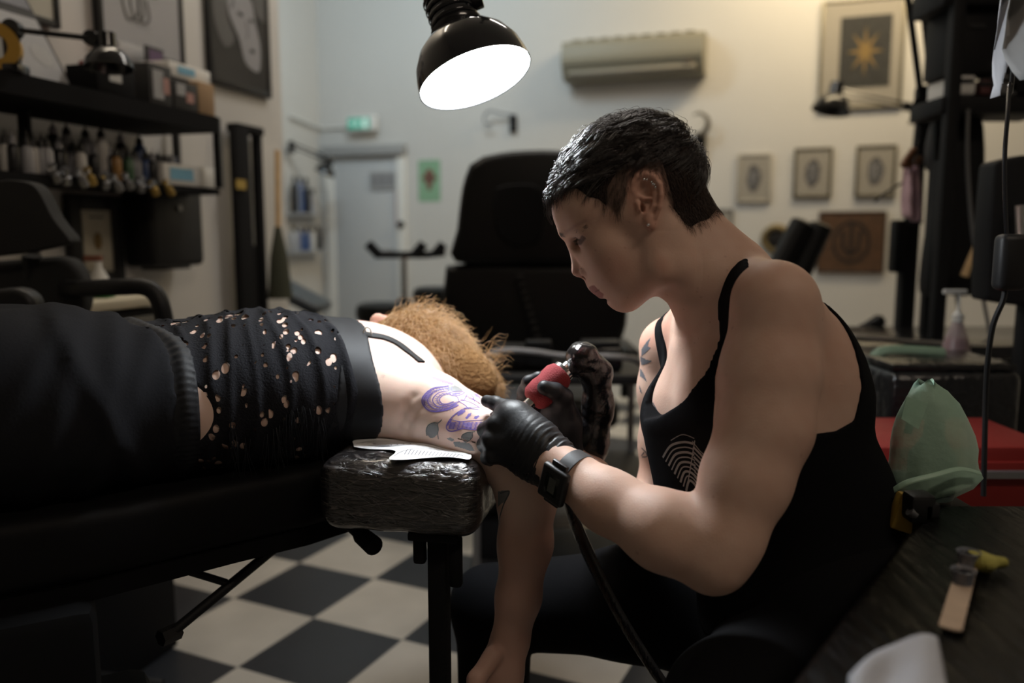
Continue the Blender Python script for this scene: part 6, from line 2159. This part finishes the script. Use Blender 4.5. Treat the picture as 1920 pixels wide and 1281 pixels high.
# drawer unit with things on it
zd = LWp(200, 565, .45)[2]
dc = on_plane(198, 575, SW + NL * .45, NL)
ang = math.atan2(DL[1], DL[0])
du = empty('drawer_cabinet', (dc[0] - NL[0] * .22, dc[1] - NL[1] * .22, 0), 'cream topped drawer cabinet with black drawers against left wall', 'cabinet', None, ang)
b = MB(); b.box((0, 0, zd - .012), (.42, .44, .024), None, .004); b.build('worktop', M_CREAM, du, local=True)
b = MB(); b.box((0, 0, (zd - .03) / 2), (.40, .42, zd - .03), None, .004); b.build('body', M_BLKM, du, local=True)
for k in range(4):
    b = MB(); z_ = zd - .10 - k * .13; b.box((0, -.214, z_), (.37, .012, .105), None, .003); dd = b.build('drawer', mat('drawer_grey', (.11, .105, .09), .5) if k == 0 else bpy.data.materials['drawer_grey'], du, local=True)
    b = MB(); b.box((0, -.226, z_ + .04), (.16, .014, .010)); b.build('handle', M_GREYM, dd, local=True)
M_GRN = mat('green_card', (.05, .22, .07), .6)
q = vec(dc[0], dc[1], zd) - NL * .10 + vec(0, 0, .001)
q = on_plane(186, 560, SW + NL * .35, NL); q[2] = zd + .001
meta(MB().box(q + vec(0, 0, .018), (.07, .05, .036), None, .006).build('small_box', M_GRN), 'small green box on the cream cabinet top', 'box')
q = on_plane(186, 530, SW + NL * .22, NL); zc_ = zd + .001
o = empty('pump_bottle', (q[0], q[1], zc_), 'white conical bottle standing before the certificate frame', 'bottle')
hb = max(.08, LWp(186, 490, .22)[2] - zc_)
b = MB(); b.lathe([(.001, 0), (.034, 0), (.035, .006), (.022, hb * .55), (.010, hb * .8), (.010, hb)], (0, 0, 0), (0, 0, 1), 20); b.build('body', M_WHITE, o, local=True)
b = MB(); b.box((-.012, 0, hb + .008), (.05, .016, .016), None, .004); b.build('nozzle', mat('red_brown_plastic', (.22, .08, .05), .5), o, local=True)
ps = on_plane(262, 610, SW + NL * .06, NL)
o = empty('leaning_board', (ps[0], ps[1], 0), 'beige panel standing against left wall beside drawer cabinet', 'panel')
b = MB(); b.box((ps[0], ps[1], .36), (.42, .03, .72), Matrix.Rotation(ang, 3, 'Z'), .004); b.build('board', mat('beige_board', (.36, .30, .26), .7), o)

# ================================================================== right side: racks, cases, jackets
M_DKB = mat('rack_black', (.006, .006, .007), .6, spec=.2)
YR = 2.5
rk2 = empty('steel_rack', at(1800, 600, YR) * vec(1, 1, 0), 'tall black rack loaded with cases at the right, beneath hanging paper', 'rack')
def rb(px0, py0, px1, py1, Y, th, name, m, parent, bev=.004):
    a, c = at(px0, py1, Y), at(px1, py0, Y)
    b = MB(); b.box(((a[0] + c[0]) / 2, Y + th / 2, (a[2] + c[2]) / 2), (abs(c[0] - a[0]), th, abs(c[2] - a[2])), None, bev)
    return b.build(name, m, parent)
rb(1765, 180, 1990, 212, YR, .20, 'shelf_board', M_DKB, rk2)
rb(1770, -40, 1990, 8, YR, .20, 'shelf_board', M_DKB, rk2)
for x in (1770, 1790): 
    b = MB(); q = at(x, 100, YR + (.0 if x == 1790 else .18)); b.box((q[0], q[1], 1.30), (.035, .035, 2.6), None, .002); b.build('post', M_DKB, rk2)
b = MB(); q = at(1985, 100, YR); b.box((q[0], q[1], 1.30), (.035, .035, 2.6), None, .002); b.build('post', M_DKB, rk2)
for (x0, y0, x1, y1, m_, lab) in ((1778, 12, 1880, 140, M_DKB, 'large black case on the upper right rack, left one'), (1885, 12, 1960, 178, M_DKB, 'large black case on the upper right rack, right one'), (1786, 142, 1832, 179, M_WHITE, 'pale carton beneath black case on the right rack'), (1838, 150, 1862, 179, mat('maroon_box', (.10, .03, .03), .6), 'small maroon box on the right rack'), (1866, 140, 1912, 179, m_mid, 'grey patterned box behind the hanging paper')):
    a, c = at(x0, y1, YR + .04), at(x1, y0, YR + .04)
    o = empty('case', ((a[0] + c[0]) / 2, YR + .12, a[2] + .002), lab, 'box')
    b = MB(); b.box((0, .0, (c[2] - a[2]) / 2), (c[0] - a[0], .16, c[2] - a[2]), None, .008); b.build('body', m_, o, local=True)
    b = MB(); b.box((0, -.083, (c[2] - a[2]) * .7), (.05, .006, .012)); b.build('latch', M_GREYM if m_ is M_BLKM else M_BLK, o, local=True)
# tall double lamp arms by the rack
tb_ = empty('boom_arm', at(1715, 640, 2.9) * vec(1, 1, 0), 'tall black sprung boom arm on a floor post left of the rack', 'arm')
b = MB()
for (x0, y0, x1, y1) in ((1698, -40, 1728, 190), (1726, -40, 1748, 180)): b.tube([at(x0, y0, 2.9), at(x1, y1, 2.9)], .011, 10)
b.tube([at(1758, -40, 2.9), at(1744, 180, 2.9)], .006, 8)
b.build('upper_arm', M_DKB, tb_)
b = MB(); b.cyl(at(1737, 205, 2.88), at(1737, 205, 2.96), .05, n=20); b.box(at(1738, 190, 2.92), (.07, .06, .10), None, .01); b.build('joint', M_DKB, tb_)
b = MB(); b.tube([at(1736, 205, 2.92), at(1722, 290, 2.92), at(1712, 420, 2.92)], [.03, .022, .03], 10)
q = at(1706, 420, 2.92); b.box((q[0], q[1], q[2] / 2), (.052, .05, q[2]), None, .004); b.build('post', M_DKB, tb_)
rb(1676, 412, 1704, 512, 2.88, .06, 'control_box', M_DKB, tb_, .01)
# pink cloth with beads hanging from the post
pk = empty('hanging_cloth', at(1705, 320, 2.8), 'faded pink cloth hanging from black post beside framed print', 'cloth')
bm = bmesh.new(); rows = []
for j in range(13):
    t = j / 12; r_w = []
    for i in range(15):
        s = i / 14
        xl, xr = 1696 - 4 * t + 12 * max(0, t - .6), 1719 + 12 * t - 4 * max(0, t - .8)
        p = at(xl + (xr - xl) * s, 312 + (104 - 16 * abs(s - .6)) * t, 2.8); p[1] += .020 * math.sin(s * 13 + t * 2)
        r_w.append(bm.verts.new(p))
    rows.append(r_w)
for j in range(12):
    for i in range(14): bm.faces.new((rows[j][i], rows[j][i + 1], rows[j + 1][i + 1], rows[j + 1][i]))
b = MB(); b._bm(bm, (0, 0, 0), None); cl2 = b.build('cloth', mat('faded_pink', (.62, .42, .47), .9), pk); m_ = cl2.modifiers.new('thick', 'SOLIDIFY'); m_.thickness = .004
M_BEAD = mat('amber_bead', (.20, .08, .03), .4)
for k, (x, y) in enumerate(((1700, 300), (1706, 292), (1712, 284), (1696, 308), (1704, 308), (1722, 300))):
    b = MB(); b.ball(at(x, y, 2.78), .014, 8); b.build('bead', M_BEAD, pk)
b = MB(); b.tube([at(1708, 300, 2.79), at(1712, 286, 2.8), at(1724, 262, 2.90)], .004, 6); b.build('hook', M_DKB, pk)
# jackets hanging under the shelf
def hang(name, pts, Y, th, m, label, cat, amp=.015):
    o = slab(pts, Y, th, name, m, None, min(.02, th * .4))
    return meta(o, label, cat)
jk = empty('black_jacket', at(1800, 240, 2.6), 'black jacket hanging from the right rack left of the padded cushion', 'jacket')
slab(curve2([(1798, 222), (1830, 214), (1850, 236), (1852, 380), (1848, 530), (1820, 556), (1780, 552), (1745, 550), (1752, 470), (1775, 380), (1785, 290)], 3), 2.62, .09, 'body', M_DKB, jk, .03)
slab(curve2([(1768, 300), (1788, 330), (1790, 430), (1766, 545), (1742, 548), (1748, 470), (1762, 390)], 3), 2.58, .07, 'sleeve', M_DKB, jk, .02)
b = MB(); b.tube([at(1800, 222, 2.66), at(1822, 205, 2.66), at(1845, 222, 2.66)], .006, 8); b.build('hanger', M_GREYM, jk)
gy = empty('grey_bag', at(1775, 240, 2.75), 'dark grey cloth bag slung diagonally behind the jacket', 'bag')
slab(curve2([(1766, 216), (1800, 214), (1798, 260), (1772, 300), (1752, 318), (1748, 280), (1756, 240)], 3), 2.74, .06, 'body', mat('dark_grey_cloth', (.035, .035, .035), .9), gy, .02)
b = MB(); b.tube([at(1775, 218, 2.76), at(1782, 190, 2.76)], .006, 6); b.build('strap', M_DKB, gy)
for (pts, w, m_, lab) in (([(1815, 205), (1814, 300), (1822, 420), (1838, 530), (1858, 640), (1880, 820), (1888, 838)], .0055, m_mid, 'thin grey hose hanging down in front of jacket'), ([(1738, 220), (1748, 320), (1772, 420), (1800, 600), (1812, 660)], .005, M_DKB, 'thin black cable hanging left of jacket'), ([(1640, 378), (1655, 366), (1680, 350), (1716, 330)], .004, M_DKB, 'thin black wire loop right of the plaque')):
    b = MB(); b.tube(smooth3([at(x, y, 2.90 if 'loop' in lab or 'left of jacket' in lab else 2.49) for x, y in pts]), w, 8); meta(b.build('hose' if 'hose' in lab else 'cable', m_), lab, 'cable')
b = MB(); b.tube([at(1829, 462, 2.475), at(1808, 518, 2.475)], [.007, .012], 10); meta(b.build('wooden_stick', M_PINE), 'short pale wooden stick hanging beside the grey hose', 'stick')
# padded cushions (black, glossy) at the far right
cu = empty('arm_cushion', at(1880, 420, 1.9), 'tall glossy black padded cushion at the right edge', 'cushion')
slab(curve2([(1866, 312), (1880, 300), (1960, 298), (1990, 420), (1960, 560), (1862, 566), (1850, 540), (1856, 420)], 4), 1.9, .07, 'pad', M_DKB, cu, .025)
b = MB(); q = at(1930, 560, 1.95); b.box((q[0], q[1], q[2] / 2), (.04, .04, q[2]), None, .004); b.box((q[0], q[1], .02), (.3, .3, .04), None, .01); b.build('stand', M_DKB, cu)
b = MB(); b.tube([at(1912, 385, 1.86), at(1914, 440, 1.86)], .012, 10); b.build('chrome_catch', M_CHROME, cu)
# small twin rollers near the plaque
for k, (x0, y0, x1, y1, lab) in enumerate(((1505, 418, 1462, 500, 'left black padded roller in front of the plaque'), (1540, 424, 1500, 510, 'right black padded roller in front of the plaque'))):
    o = empty('padded_roller', at((x0 + x1) / 2, (y0 + y1) / 2, 3.2), lab, 'roller', 'padded rollers of the leg rest')
    b = MB(); b.tube([at(x0 + 2, y0 - 4, 3.2), at(x0, y0, 3.2), at(x1, y1, 3.2), at(x1 - 2, y1 + 4, 3.2)], [.03, .045, .045, .03], 20); b.build('pad', M_LEA, o)
    b = MB(); b.tube([at(x1, y1, 3.2), at(1510 + 10 * k, 640, 3.2), at(1510 + 10 * k, 640, 3.2) * vec(1, 1, 0)], .012, 8); b.build('stem', M_DKB, o)
# dark torch-like handle and trays at mid right
o = empty('support_bar', at(1640, 610, 2.9), 'black tapered padded handle above the right work trolley', 'handle')
b = MB(); b.tube([at(1600, 622, 2.9), at(1625, 612, 2.9), at(1648, 603, 2.9), at(1656, 600, 2.9)], [.010, .016, .026, .018], 16); b.build('grip', M_LEA, o)
b = MB(); q = at(1602, 622, 2.9); b.tube([q, (q[0] - .02, q[1], q[2] - .1), (q[0] - .02, q[1], 0)], .012, 8); b.build('stem', M_DKB, o)
# trolley behind: dark top with chrome edge, green covered crate with slots
tr2 = empty('side_table', at(1760, 800, 2.3) * vec(1, 1, 0), 'black side table with wrapped top at right behind green bag', 'table')
zt3 = at(1750, 640, 2.4)[2]
b = MB(); b.box((at(1790, 640, 2.5)[0], 2.55, zt3 - .02), (.72, .5, .04), None, .006); b.build('tabletop', M_BLKG, tr2)
b = MB(); b.tube([at(1600, 633, 2.32), at(1700, 640, 2.32), at(1850, 650, 2.32)], .008, 10); b.build('edge_rail', M_CHROME, tr2)
for sx in (-.33, .33):
    for sy in (-.22, .22):
        b = MB(); b.box((at(1790, 640, 2.5)[0] + sx, 2.55 + sy, (zt3 - .04) / 2), (.03, .03, zt3 - .04)); b.build('leg', M_DKB, tr2)
gc = empty('plastic_crate', at(1680, 760, 1.9) * vec(1, 1, 0), 'dark crate with pale green cover and slanted slots beside the person’s back', 'crate')
M_PGRN = mat('pale_green_film', (.16, .24, .17), .45, alpha=.85, bump=(60, .6, .004))
zq = at(1700, 665, 1.95)[2]
b = MB(); b.box((at(1705, 700, 1.95)[0], 2.0, zq - .16), (.17, .22, .32), None, .01); b.build('body', M_DKB, gc)
b = MB(); b.tube(smooth3([at(1624, 700, 1.88), at(1640, 668, 1.88), at(1670, 656, 1.88), at(1770, 660, 1.88)]), .013, 10, flat=.6); b.build('cover_edge', M_PGRN, gc)
for k in range(5):
    b = MB(); b.tube([at(1645 - 1 + 2 * k, 690 + 24 * k, 1.87), at(1672 + 0 * k, 725 + 24 * k, 1.87)], .006, 8); b.build('slot', M_PGRN, gc)
slb = slab([(1622, 700), (1640, 668), (1652, 676), (1640, 720), (1632, 760)], 1.87, .02, 'cover', M_PGRN, gc, .004)
# wrapped black bin with glints
o = empty('wrapped_bin', at(1740, 800, 1.7) * vec(1, 1, 0), 'black box in glossy wrap behind green bag', 'box')
M_WRAP = mat('black_glossy_wrap', (.008, .008, .009), .14, spec=.5, bump=(40, 1, .006))
a, c = at(1668, 840, 1.72), at(1925, 700, 1.72)
b = MB(); b.box(((a[0] + c[0]) / 2, 1.85, (a[2] + c[2]) / 2), (c[0] - a[0], .25, c[2] - a[2]), None, .02, 3); b.build('body', M_WRAP, o)
b = MB(); b.box(((a[0] + c[0]) / 2, 1.85, c[2] + .008), ((c[0] - a[0]) * .96, .22, .016), None, .006); b.build('lid', M_WRAP, o)
# spray bottle, red liquid
q = at(1790, 684, 2.1); zsb = at(1790, 684, 2.1)[2]
o = empty('spray_bottle', q, 'clear conical squeeze bottle half full of red liquid at right', 'bottle')
hs_ = at(1795, 590, 2.1)[2] - zsb
M_CLR = mat('cloudy_plastic', (.45, .36, .38), .3, alpha=.55)
b = MB(); b.lathe([(.001, 0), (.036, 0), (.037, .004), (.033, hs_ * .35), (.016, hs_ * .80), (.012, hs_ * .84), (.012, hs_ * .88)], (0, 0, 0), (0, 0, 1), 24); b.build('body', M_CLR, o, local=True)
b = MB(); b.lathe([(.001, .002), (.034, .002), (.035, .005), (.031, hs_ * .36), (.026, hs_ * .52), (.001, hs_ * .52)], (0, 0, 0), (0, 0, 1), 24); b.build('liquid', mat('red_liquid', (.30, .05, .035), .3), o, local=True)
b = MB(); b.lathe([(.014, hs_ * .86), (.014, hs_ * 1.0), (.010, hs_ * 1.02), (.004, hs_ * 1.1), (.002, hs_ * 1.45)], (0, 0, 0), (0, 0, 1), 16); b.box((-.012, 0, hs_ * 1.45), (.06, .012, .012), None, .003); b.build('nozzle', M_WHITE, o, local=True)
sup = MB(); sup.box((q[0], q[1], zsb / 2), (.12, .12, zsb - .002), None, .006); meta(sup.build('pedestal_box', M_DKB), 'black pedestal box under the red liquid bottle', 'box')
# red tool cabinet
rd = empty('tool_cabinet', at(1850, 900, 1.5) * vec(1, 1, 0), 'red metal tool cabinet at lower right behind wrapped table', 'cabinet')
a, c = at(1640, 950, 1.42), at(1990, 838, 1.42)
b = MB(); b.box(((a[0] + c[0]) / 2, 1.42 + .12, c[2] / 2), (c[0] - a[0], .24, c[2]), None, .008); b.build('body', M_RED, rd)
b = MB(); b.box(((a[0] + c[0]) / 2, 1.415, c[2] - .075), ((c[0] - a[0]) * .97, .012, .10), None, .003); dr2 = b.build('drawer', M_RED, rd)
b = MB(); b.box(((a[0] + c[0]) / 2, 1.403, c[2] - .045), (.3, .014, .012)); b.build('handle', M_GREYM, dr2)
# power brick on a cord
pb = empty('power_adapter', at(1890, 490, 1.25), 'black power adapter hanging on its cord at the right edge', 'adapter')
b = MB(); b.box(at(1895, 492, 1.25), (.045, .03, .085), None, .01, 3); b.build('brick', M_BLK, pb)
b = MB(); b.tube(smooth3([tuple(at(1905, 60, 1.31)[:2]) + (3.34,), tuple(at(1905, 60, 1.31)[:2]) + (2.0,), at(1902, 100, 1.3), at(1893, 160, 1.28), at(1889, 220, 1.26), at(1884, 290, 1.25), at(1885, 380, 1.25), at(1888, 452, 1.25)]), .0033, 8); b.build('upper_cord', M_BLKG, pb)
b = MB(); b.tube(smooth3([at(1884, 530, 1.25), at(1882, 560, 1.25), at(1862, 610, 1.26), at(1852, 680, 1.27), at(1848, 760, 1.28), at(1846, 840, 1.28), at(1844, 930, 1.28)]), .0042, 8); b.build('lower_cord', M_BLK, pb)
# paper sheets hanging at the top right, close to the camera
pw = empty('hanging_paper', at(1890, 60, 1.0), 'white crumpled paper sheets hanging at the upper right corner', 'paper')
def curtain(pts, Y, name, m, amp):
    bm = bmesh.new(); rows = []
    n = len(pts)
    for j, (xl, xr, y0) in enumerate(pts):
        r_w = []
        for i in range(11):
            s = i / 10; p = at(xl + (xr - xl) * s, y0, Y); p[1] += amp * math.sin(s * 5 + j * .5)
            r_w.append(bm.verts.new(p))
        rows.append(r_w)
    for j in range(n - 1):
        for i in range(10): bm.faces.new((rows[j][i], rows[j][i + 1], rows[j + 1][i + 1], rows[j + 1][i]))
    b = MB(); b._bm(bm, (0, 0, 0), None); o = b.build(name, m, pw)
    md = o.modifiers.new('thick', 'SOLIDIFY'); md.thickness = .0008
curtain([(1882, 1905, -30), (1879, 1903, 20), (1877, 1901, 60), (1874, 1899, 90), (1871, 1890, 115), (1868, 1880, 140), (1866, 1873, 160), (1864, 1867, 182)], 1.0, 'long_sheet', mat('soft_paper', (.50, .51, .55), .85), .012)
curtain([(1900, 1960, -30), (1898, 1960, 20), (1900, 1960, 60), (1898, 1960, 85), (1903, 1960, 105), (1910, 1960, 130), (1916, 1960, 150)], .96, 'folded_sheet', mat('grey_paper', (.36, .36, .36), .85), .02)

b = MB(); _p = at(1893, -28, 1.0); b.tube([(_p[0], _p[1], _p[2] - .01), (_p[0], _p[1], 3.34)], .0015, 6); _q = at(1930, -28, .96); b.tube([(_q[0], _q[1], _q[2] - .01), (_p[0], _p[1], _p[2] + .25)], .0015, 6); b.box(_p, (.03, .012, .012), None, .002); b.box(_q, (.03, .012, .012), None, .002); b.build('hanging_cord', M_BLK, pw)

# ================================================================== the wrapped work table in front
wt_ = empty('work_table', (.62, .62, 0), 'black work table wrapped in cling film in the lower right foreground', 'table')
zw = .80
def floorpt(px, py, z): return on_plane(px, py, (0, 0, z), vec(0, 0, 1.0))
TQ = [floorpt(1905, 945, zw), floorpt(1765, 945, zw), floorpt(1690, 1005, zw), floorpt(1470, 1290, zw)]
E1 = TQ[3] + (TQ[3] - TQ[2]) * .6
poly = [TQ[0] + vec(.25, .0, 0), TQ[0], TQ[1], TQ[2], TQ[3], E1, E1 + vec(.75, 0, 0)]
bm = bmesh.new(); vs = [bm.verts.new((p[0], p[1], zw - .045)) for p in poly]; f_ = bm.faces.new(vs)
r = bmesh.ops.extrude_face_region(bm, geom=[f_])
for g in r['geom']:
    if isinstance(g, bmesh.types.BMVert): g.co.z = zw
bmesh.ops.recalc_face_normals(bm, faces=bm.faces[:]); bmesh.ops.bevel(bm, geom=bm.edges[:], offset=.010, segments=3, profile=.5, affect='EDGES')
b = MB(); b._bm(bm, (0, 0, 0), None)
M_TAB = mat('wrapped_tabletop', (.004, .004, .004), .28, spec=.07, bump=(26, 1.0, .006))
nt = M_TAB.node_tree; bp_ = nt.nodes['Principled BSDF']
tc = nt.nodes.new('ShaderNodeTexCoord'); mp = nt.nodes.new('ShaderNodeMapping'); mp.inputs['Scale'].default_value = (70, 9, 9); mp.inputs['Rotation'].default_value = (0, 0, -.75)
nt.links.new(tc.outputs['Object'], mp.inputs[0]); nn_ = nt.nodes.new('ShaderNodeTexNoise'); nn_.inputs['Scale'].default_value = 1.2; nn_.inputs['Detail'].default_value = 8; nn_.inputs['Distortion'].default_value = 1.2
nt.links.new(mp.outputs[0], nn_.inputs['Vector']); bb = nt.nodes.new('ShaderNodeBump'); bb.inputs['Strength'].default_value = .9; bb.inputs['Distance'].default_value = .006
nt.links.new(nn_.outputs['Fac'], bb.inputs['Height']); nt.links.new(bb.outputs[0], bp_.inputs['Normal'])
tt = b.build('tabletop', M_TAB, wt_)
for p in (poly[0] - vec(.05, .04, 0), TQ[1] + vec(.02, -.06, 0), E1 + vec(.06, .05, 0), E1 + vec(.65, .05, 0)):
    b = MB(); b.box((p[0], p[1], (zw - .04) / 2), (.035, .035, zw - .045)); b.build('leg', M_DKB, wt_)
# wooden spatula with ink caps
sa, sb2 = floorpt(1782, 1178, zw + .004), floorpt(1818, 1048, zw + .004)
sd2 = unit(sb2 - sa); sn2 = vec(-sd2[1], sd2[0], 0); Ls = np.linalg.norm(sb2 - sa)
o = empty('wooden_spatula', sa, 'pale wooden tongue depressor lying on the wrapped table', 'spatula')
b = MB(); hw = .0088
outl = [(hw * math.sin(t) * -1, -hw * math.cos(t) * .55) for t in np.linspace(-PI / 2, PI / 2, 11)] + [(-hw, Ls), (hw, Ls)]
outl = [(x, y) for x, y in outl]
b.prism(outl, sa, sn2, sd2, vec(0, 0, .0016)); b.build('blade', mat('birch', (.55, .42, .32), .6, var=(60, .08)), o)
for k, t in enumerate((.58, .88)):
    q = sa + sd2 * Ls * t + vec(0, 0, .0018)
    o = empty('ink_cup', q, ('nearer' if k == 0 else 'farther') + ' small clear cup of black ink on the wooden tongue depressor', 'cup', 'ink cups on the tongue depressor')
    b = MB(); b.lathe([(.001, 0), (.0088, 0), (.0108, .012), (.0114, .013), (.0108, .0136), (.0096, .012), (.0080, .001), (.001, .0008)], (0, 0, 0), (0, 0, 1), 24); b.build('cup', mat('cup_plastic', (.25, .27, .32), .25, alpha=.6) if k == 0 else bpy.data.materials['cup_plastic'], o, local=True)
    b = MB(); b.cyl((0, 0, .0012), (0, 0, .0105), .0078, .0092, 24); b.build('ink', mat('wet_black_ink', (.006, .007, .012), .15) if k == 0 else bpy.data.materials['wet_black_ink'], o, local=True)
# yellow sponge
q = floorpt(1846, 1052, zw + .010)
sg_ = Field(q - .05, q + .05, .0016); sg_.ell(q, (.019, .015, .009), None, .004); sg_.bumps(.0022, 260, 2)
meta(sg_.build('sponge', mat('yellow_sponge', (.42, .38, .09), .9, bump=(300, 1, .004))), 'small yellow sponge behind the ink cups on the wrapped table', 'sponge')
# paper towel
bm = bmesh.new(); rows = []
for j in range(14):
    r_w = []
    for i in range(22):
        s, t = i / 21, j / 13
        x = 1585 + 175 * s + 30 * t; y = 1290 - 85 * s * (1 - .15 * t) - 0 + 70 * t
        x = 1590 + (1758 - 1590) * s + 40 * t * s; y = (1275 - 72 * math.sin(min(1, s * 1.05) * PI / 2)) * (1 - t) + 1390 * t
        p = floorpt(x, y, zw + .006); p[2] += .004 * math.sin(s * 9 + t * 3) * math.sin(t * 3 + .5) + .003 + .006 * math.exp(-((t - .05) / .15) ** 2) * math.sin(s * PI)
        r_w.append(bm.verts.new(p))
    rows.append(r_w)
for j in range(13):
    for i in range(21): bm.faces.new((rows[j][i], rows[j][i + 1], rows[j + 1][i + 1], rows[j + 1][i]))
b = MB(); b._bm(bm, (0, 0, 0), None); o = b.build('paper_towel', mat('towel', (.50, .52, .58), .9, bump=(200, .6, .002))); md = o.modifiers.new('thick', 'SOLIDIFY'); md.thickness = .001
meta(o, 'crumpled white paper towel at the bottom edge of wrapped table', 'paper towel')

# green bag over a bottle
M_GBAG = mat('green_bag_film', (.46, .68, .54), .42, alpha=.66, bump=(25, .6, .006), spec=.4)
YG = 1.05
gbag = empty('bagged_bottle', at(1740, 930, YG), 'spray bottle covered by a translucent green plastic bag behind the wrapped table', 'bottle')
bm = bmesh.new(); rows = []
prof_ = [(716, 1722, 1752), (724, 1712, 1756), (738, 1702, 1776), (760, 1690, 1798), (785, 1680, 1814), (810, 1673, 1828), (835, 1669, 1834), (860, 1667, 1832), (880, 1664, 1834), (898, 1664, 1842), (915, 1666, 1824), (932, 1668, 1780)]
for j, (y, xl, xr) in enumerate(prof_):
    c = at((xl + xr) / 2, y, YG); hwid = (xr - xl) / 2 / FPX * YG
    r_w = []
    for i in range(40):
        a = 2 * PI * i / 40
        rr = 1 + .05 * math.sin(a * 4 + j * .25) + .02 * math.sin(a * 7 - j * .3)
        r_w.append(bm.verts.new((c[0] + hwid * math.cos(a) * (rr if abs(math.cos(a)) < .8 else 1), c[1] + hwid * .55 * math.sin(a) * rr, c[2] + .004 * math.sin(3 * a + j))))
    rows.append(r_w)
for j in range(len(prof_) - 1):
    for i in range(40): bm.faces.new((rows[j][i], rows[j][(i + 1) % 40], rows[j + 1][(i + 1) % 40], rows[j + 1][i]))
bm.faces.new(rows[0])
b = MB(); b._bm(bm, (0, 0, 0), None); mesh_obj('bag', b.v, b.f, M_GBAG, gbag, True)
b = MB(); b.prism([(0, 0), (1, -.12), (.55, -.62), (-.25, -.42)], at(1700, 744, YG - .05), at(1740, 744, YG - .05) - at(1700, 744, YG - .05), at(1700, 644, YG - .05) - at(1700, 744, YG - .05), (0, .0015, 0))
b.build('bag_flap', M_GBAG, gbag, smooth=False)
b = MB(); b.tube(smooth3([at(1668, 925, YG - .05), at(1700, 905, YG - .06), at(1750, 892, YG - .06), at(1800, 880, YG - .05), at(1838, 888, YG - .03)]), .0035, 8, flat=.5); b.build('bag_hem', M_GBAG, gbag)
b = MB(); zb5 = .735
q = at(1745, 900, YG); b.lathe([(.001, 0), (.028, 0), (.029, .008), (.029, .055), (.013, .08), (.012, .10)], (q[0], q[1], at(1745, 930, YG)[2]), (0, 0, 1), 24); b.build('body', mat('grey_green_bottle', (.07, .10, .09), .4), gbag)
b = MB(); q = at(1742, 770, YG); b.box(q, (.05, .018, .022), None, .005); b.tube([q + vec(-.02, 0, 0), q + vec(-.026, 0, -.03)], .005, 8); b.build('trigger', M_BLK, gbag)
b = MB(); q = at(1740, 960, YG); b.box((q[0], YG, q[2] / 2 + .008), (.11, .10, q[2] + .01), None, .01); meta(b.build('bin', M_DKB), 'black bin under green bagged bottle', 'bin')
b = MB(); q = at(1700, 962, .97); b.box(q, (.035, .02, .045), Matrix.Rotation(.3, 3, 'Y'), .004); meta(b.build('yellow_card', mat('yellow_card', (.36, .23, .03), .6)), 'yellow card tucked between person’s back and wrapped table', 'card')
o = empty('clamp', at(1725, 955, .95), 'black clamp at the corner of wrapped table below green bag', 'clamp')
b = MB(); b.box(at(1722, 950, .95), (.03, .03, .035), None, .006); b.box(at(1735, 975, .95), (.02, .03, .05), None, .004); b.build('jaw', M_BLK, o)
b = MB(); b.cyl(at(1705, 958, .94), at(1716, 966, .94), .006, n=12); b.build('screw', M_GREYM, o)
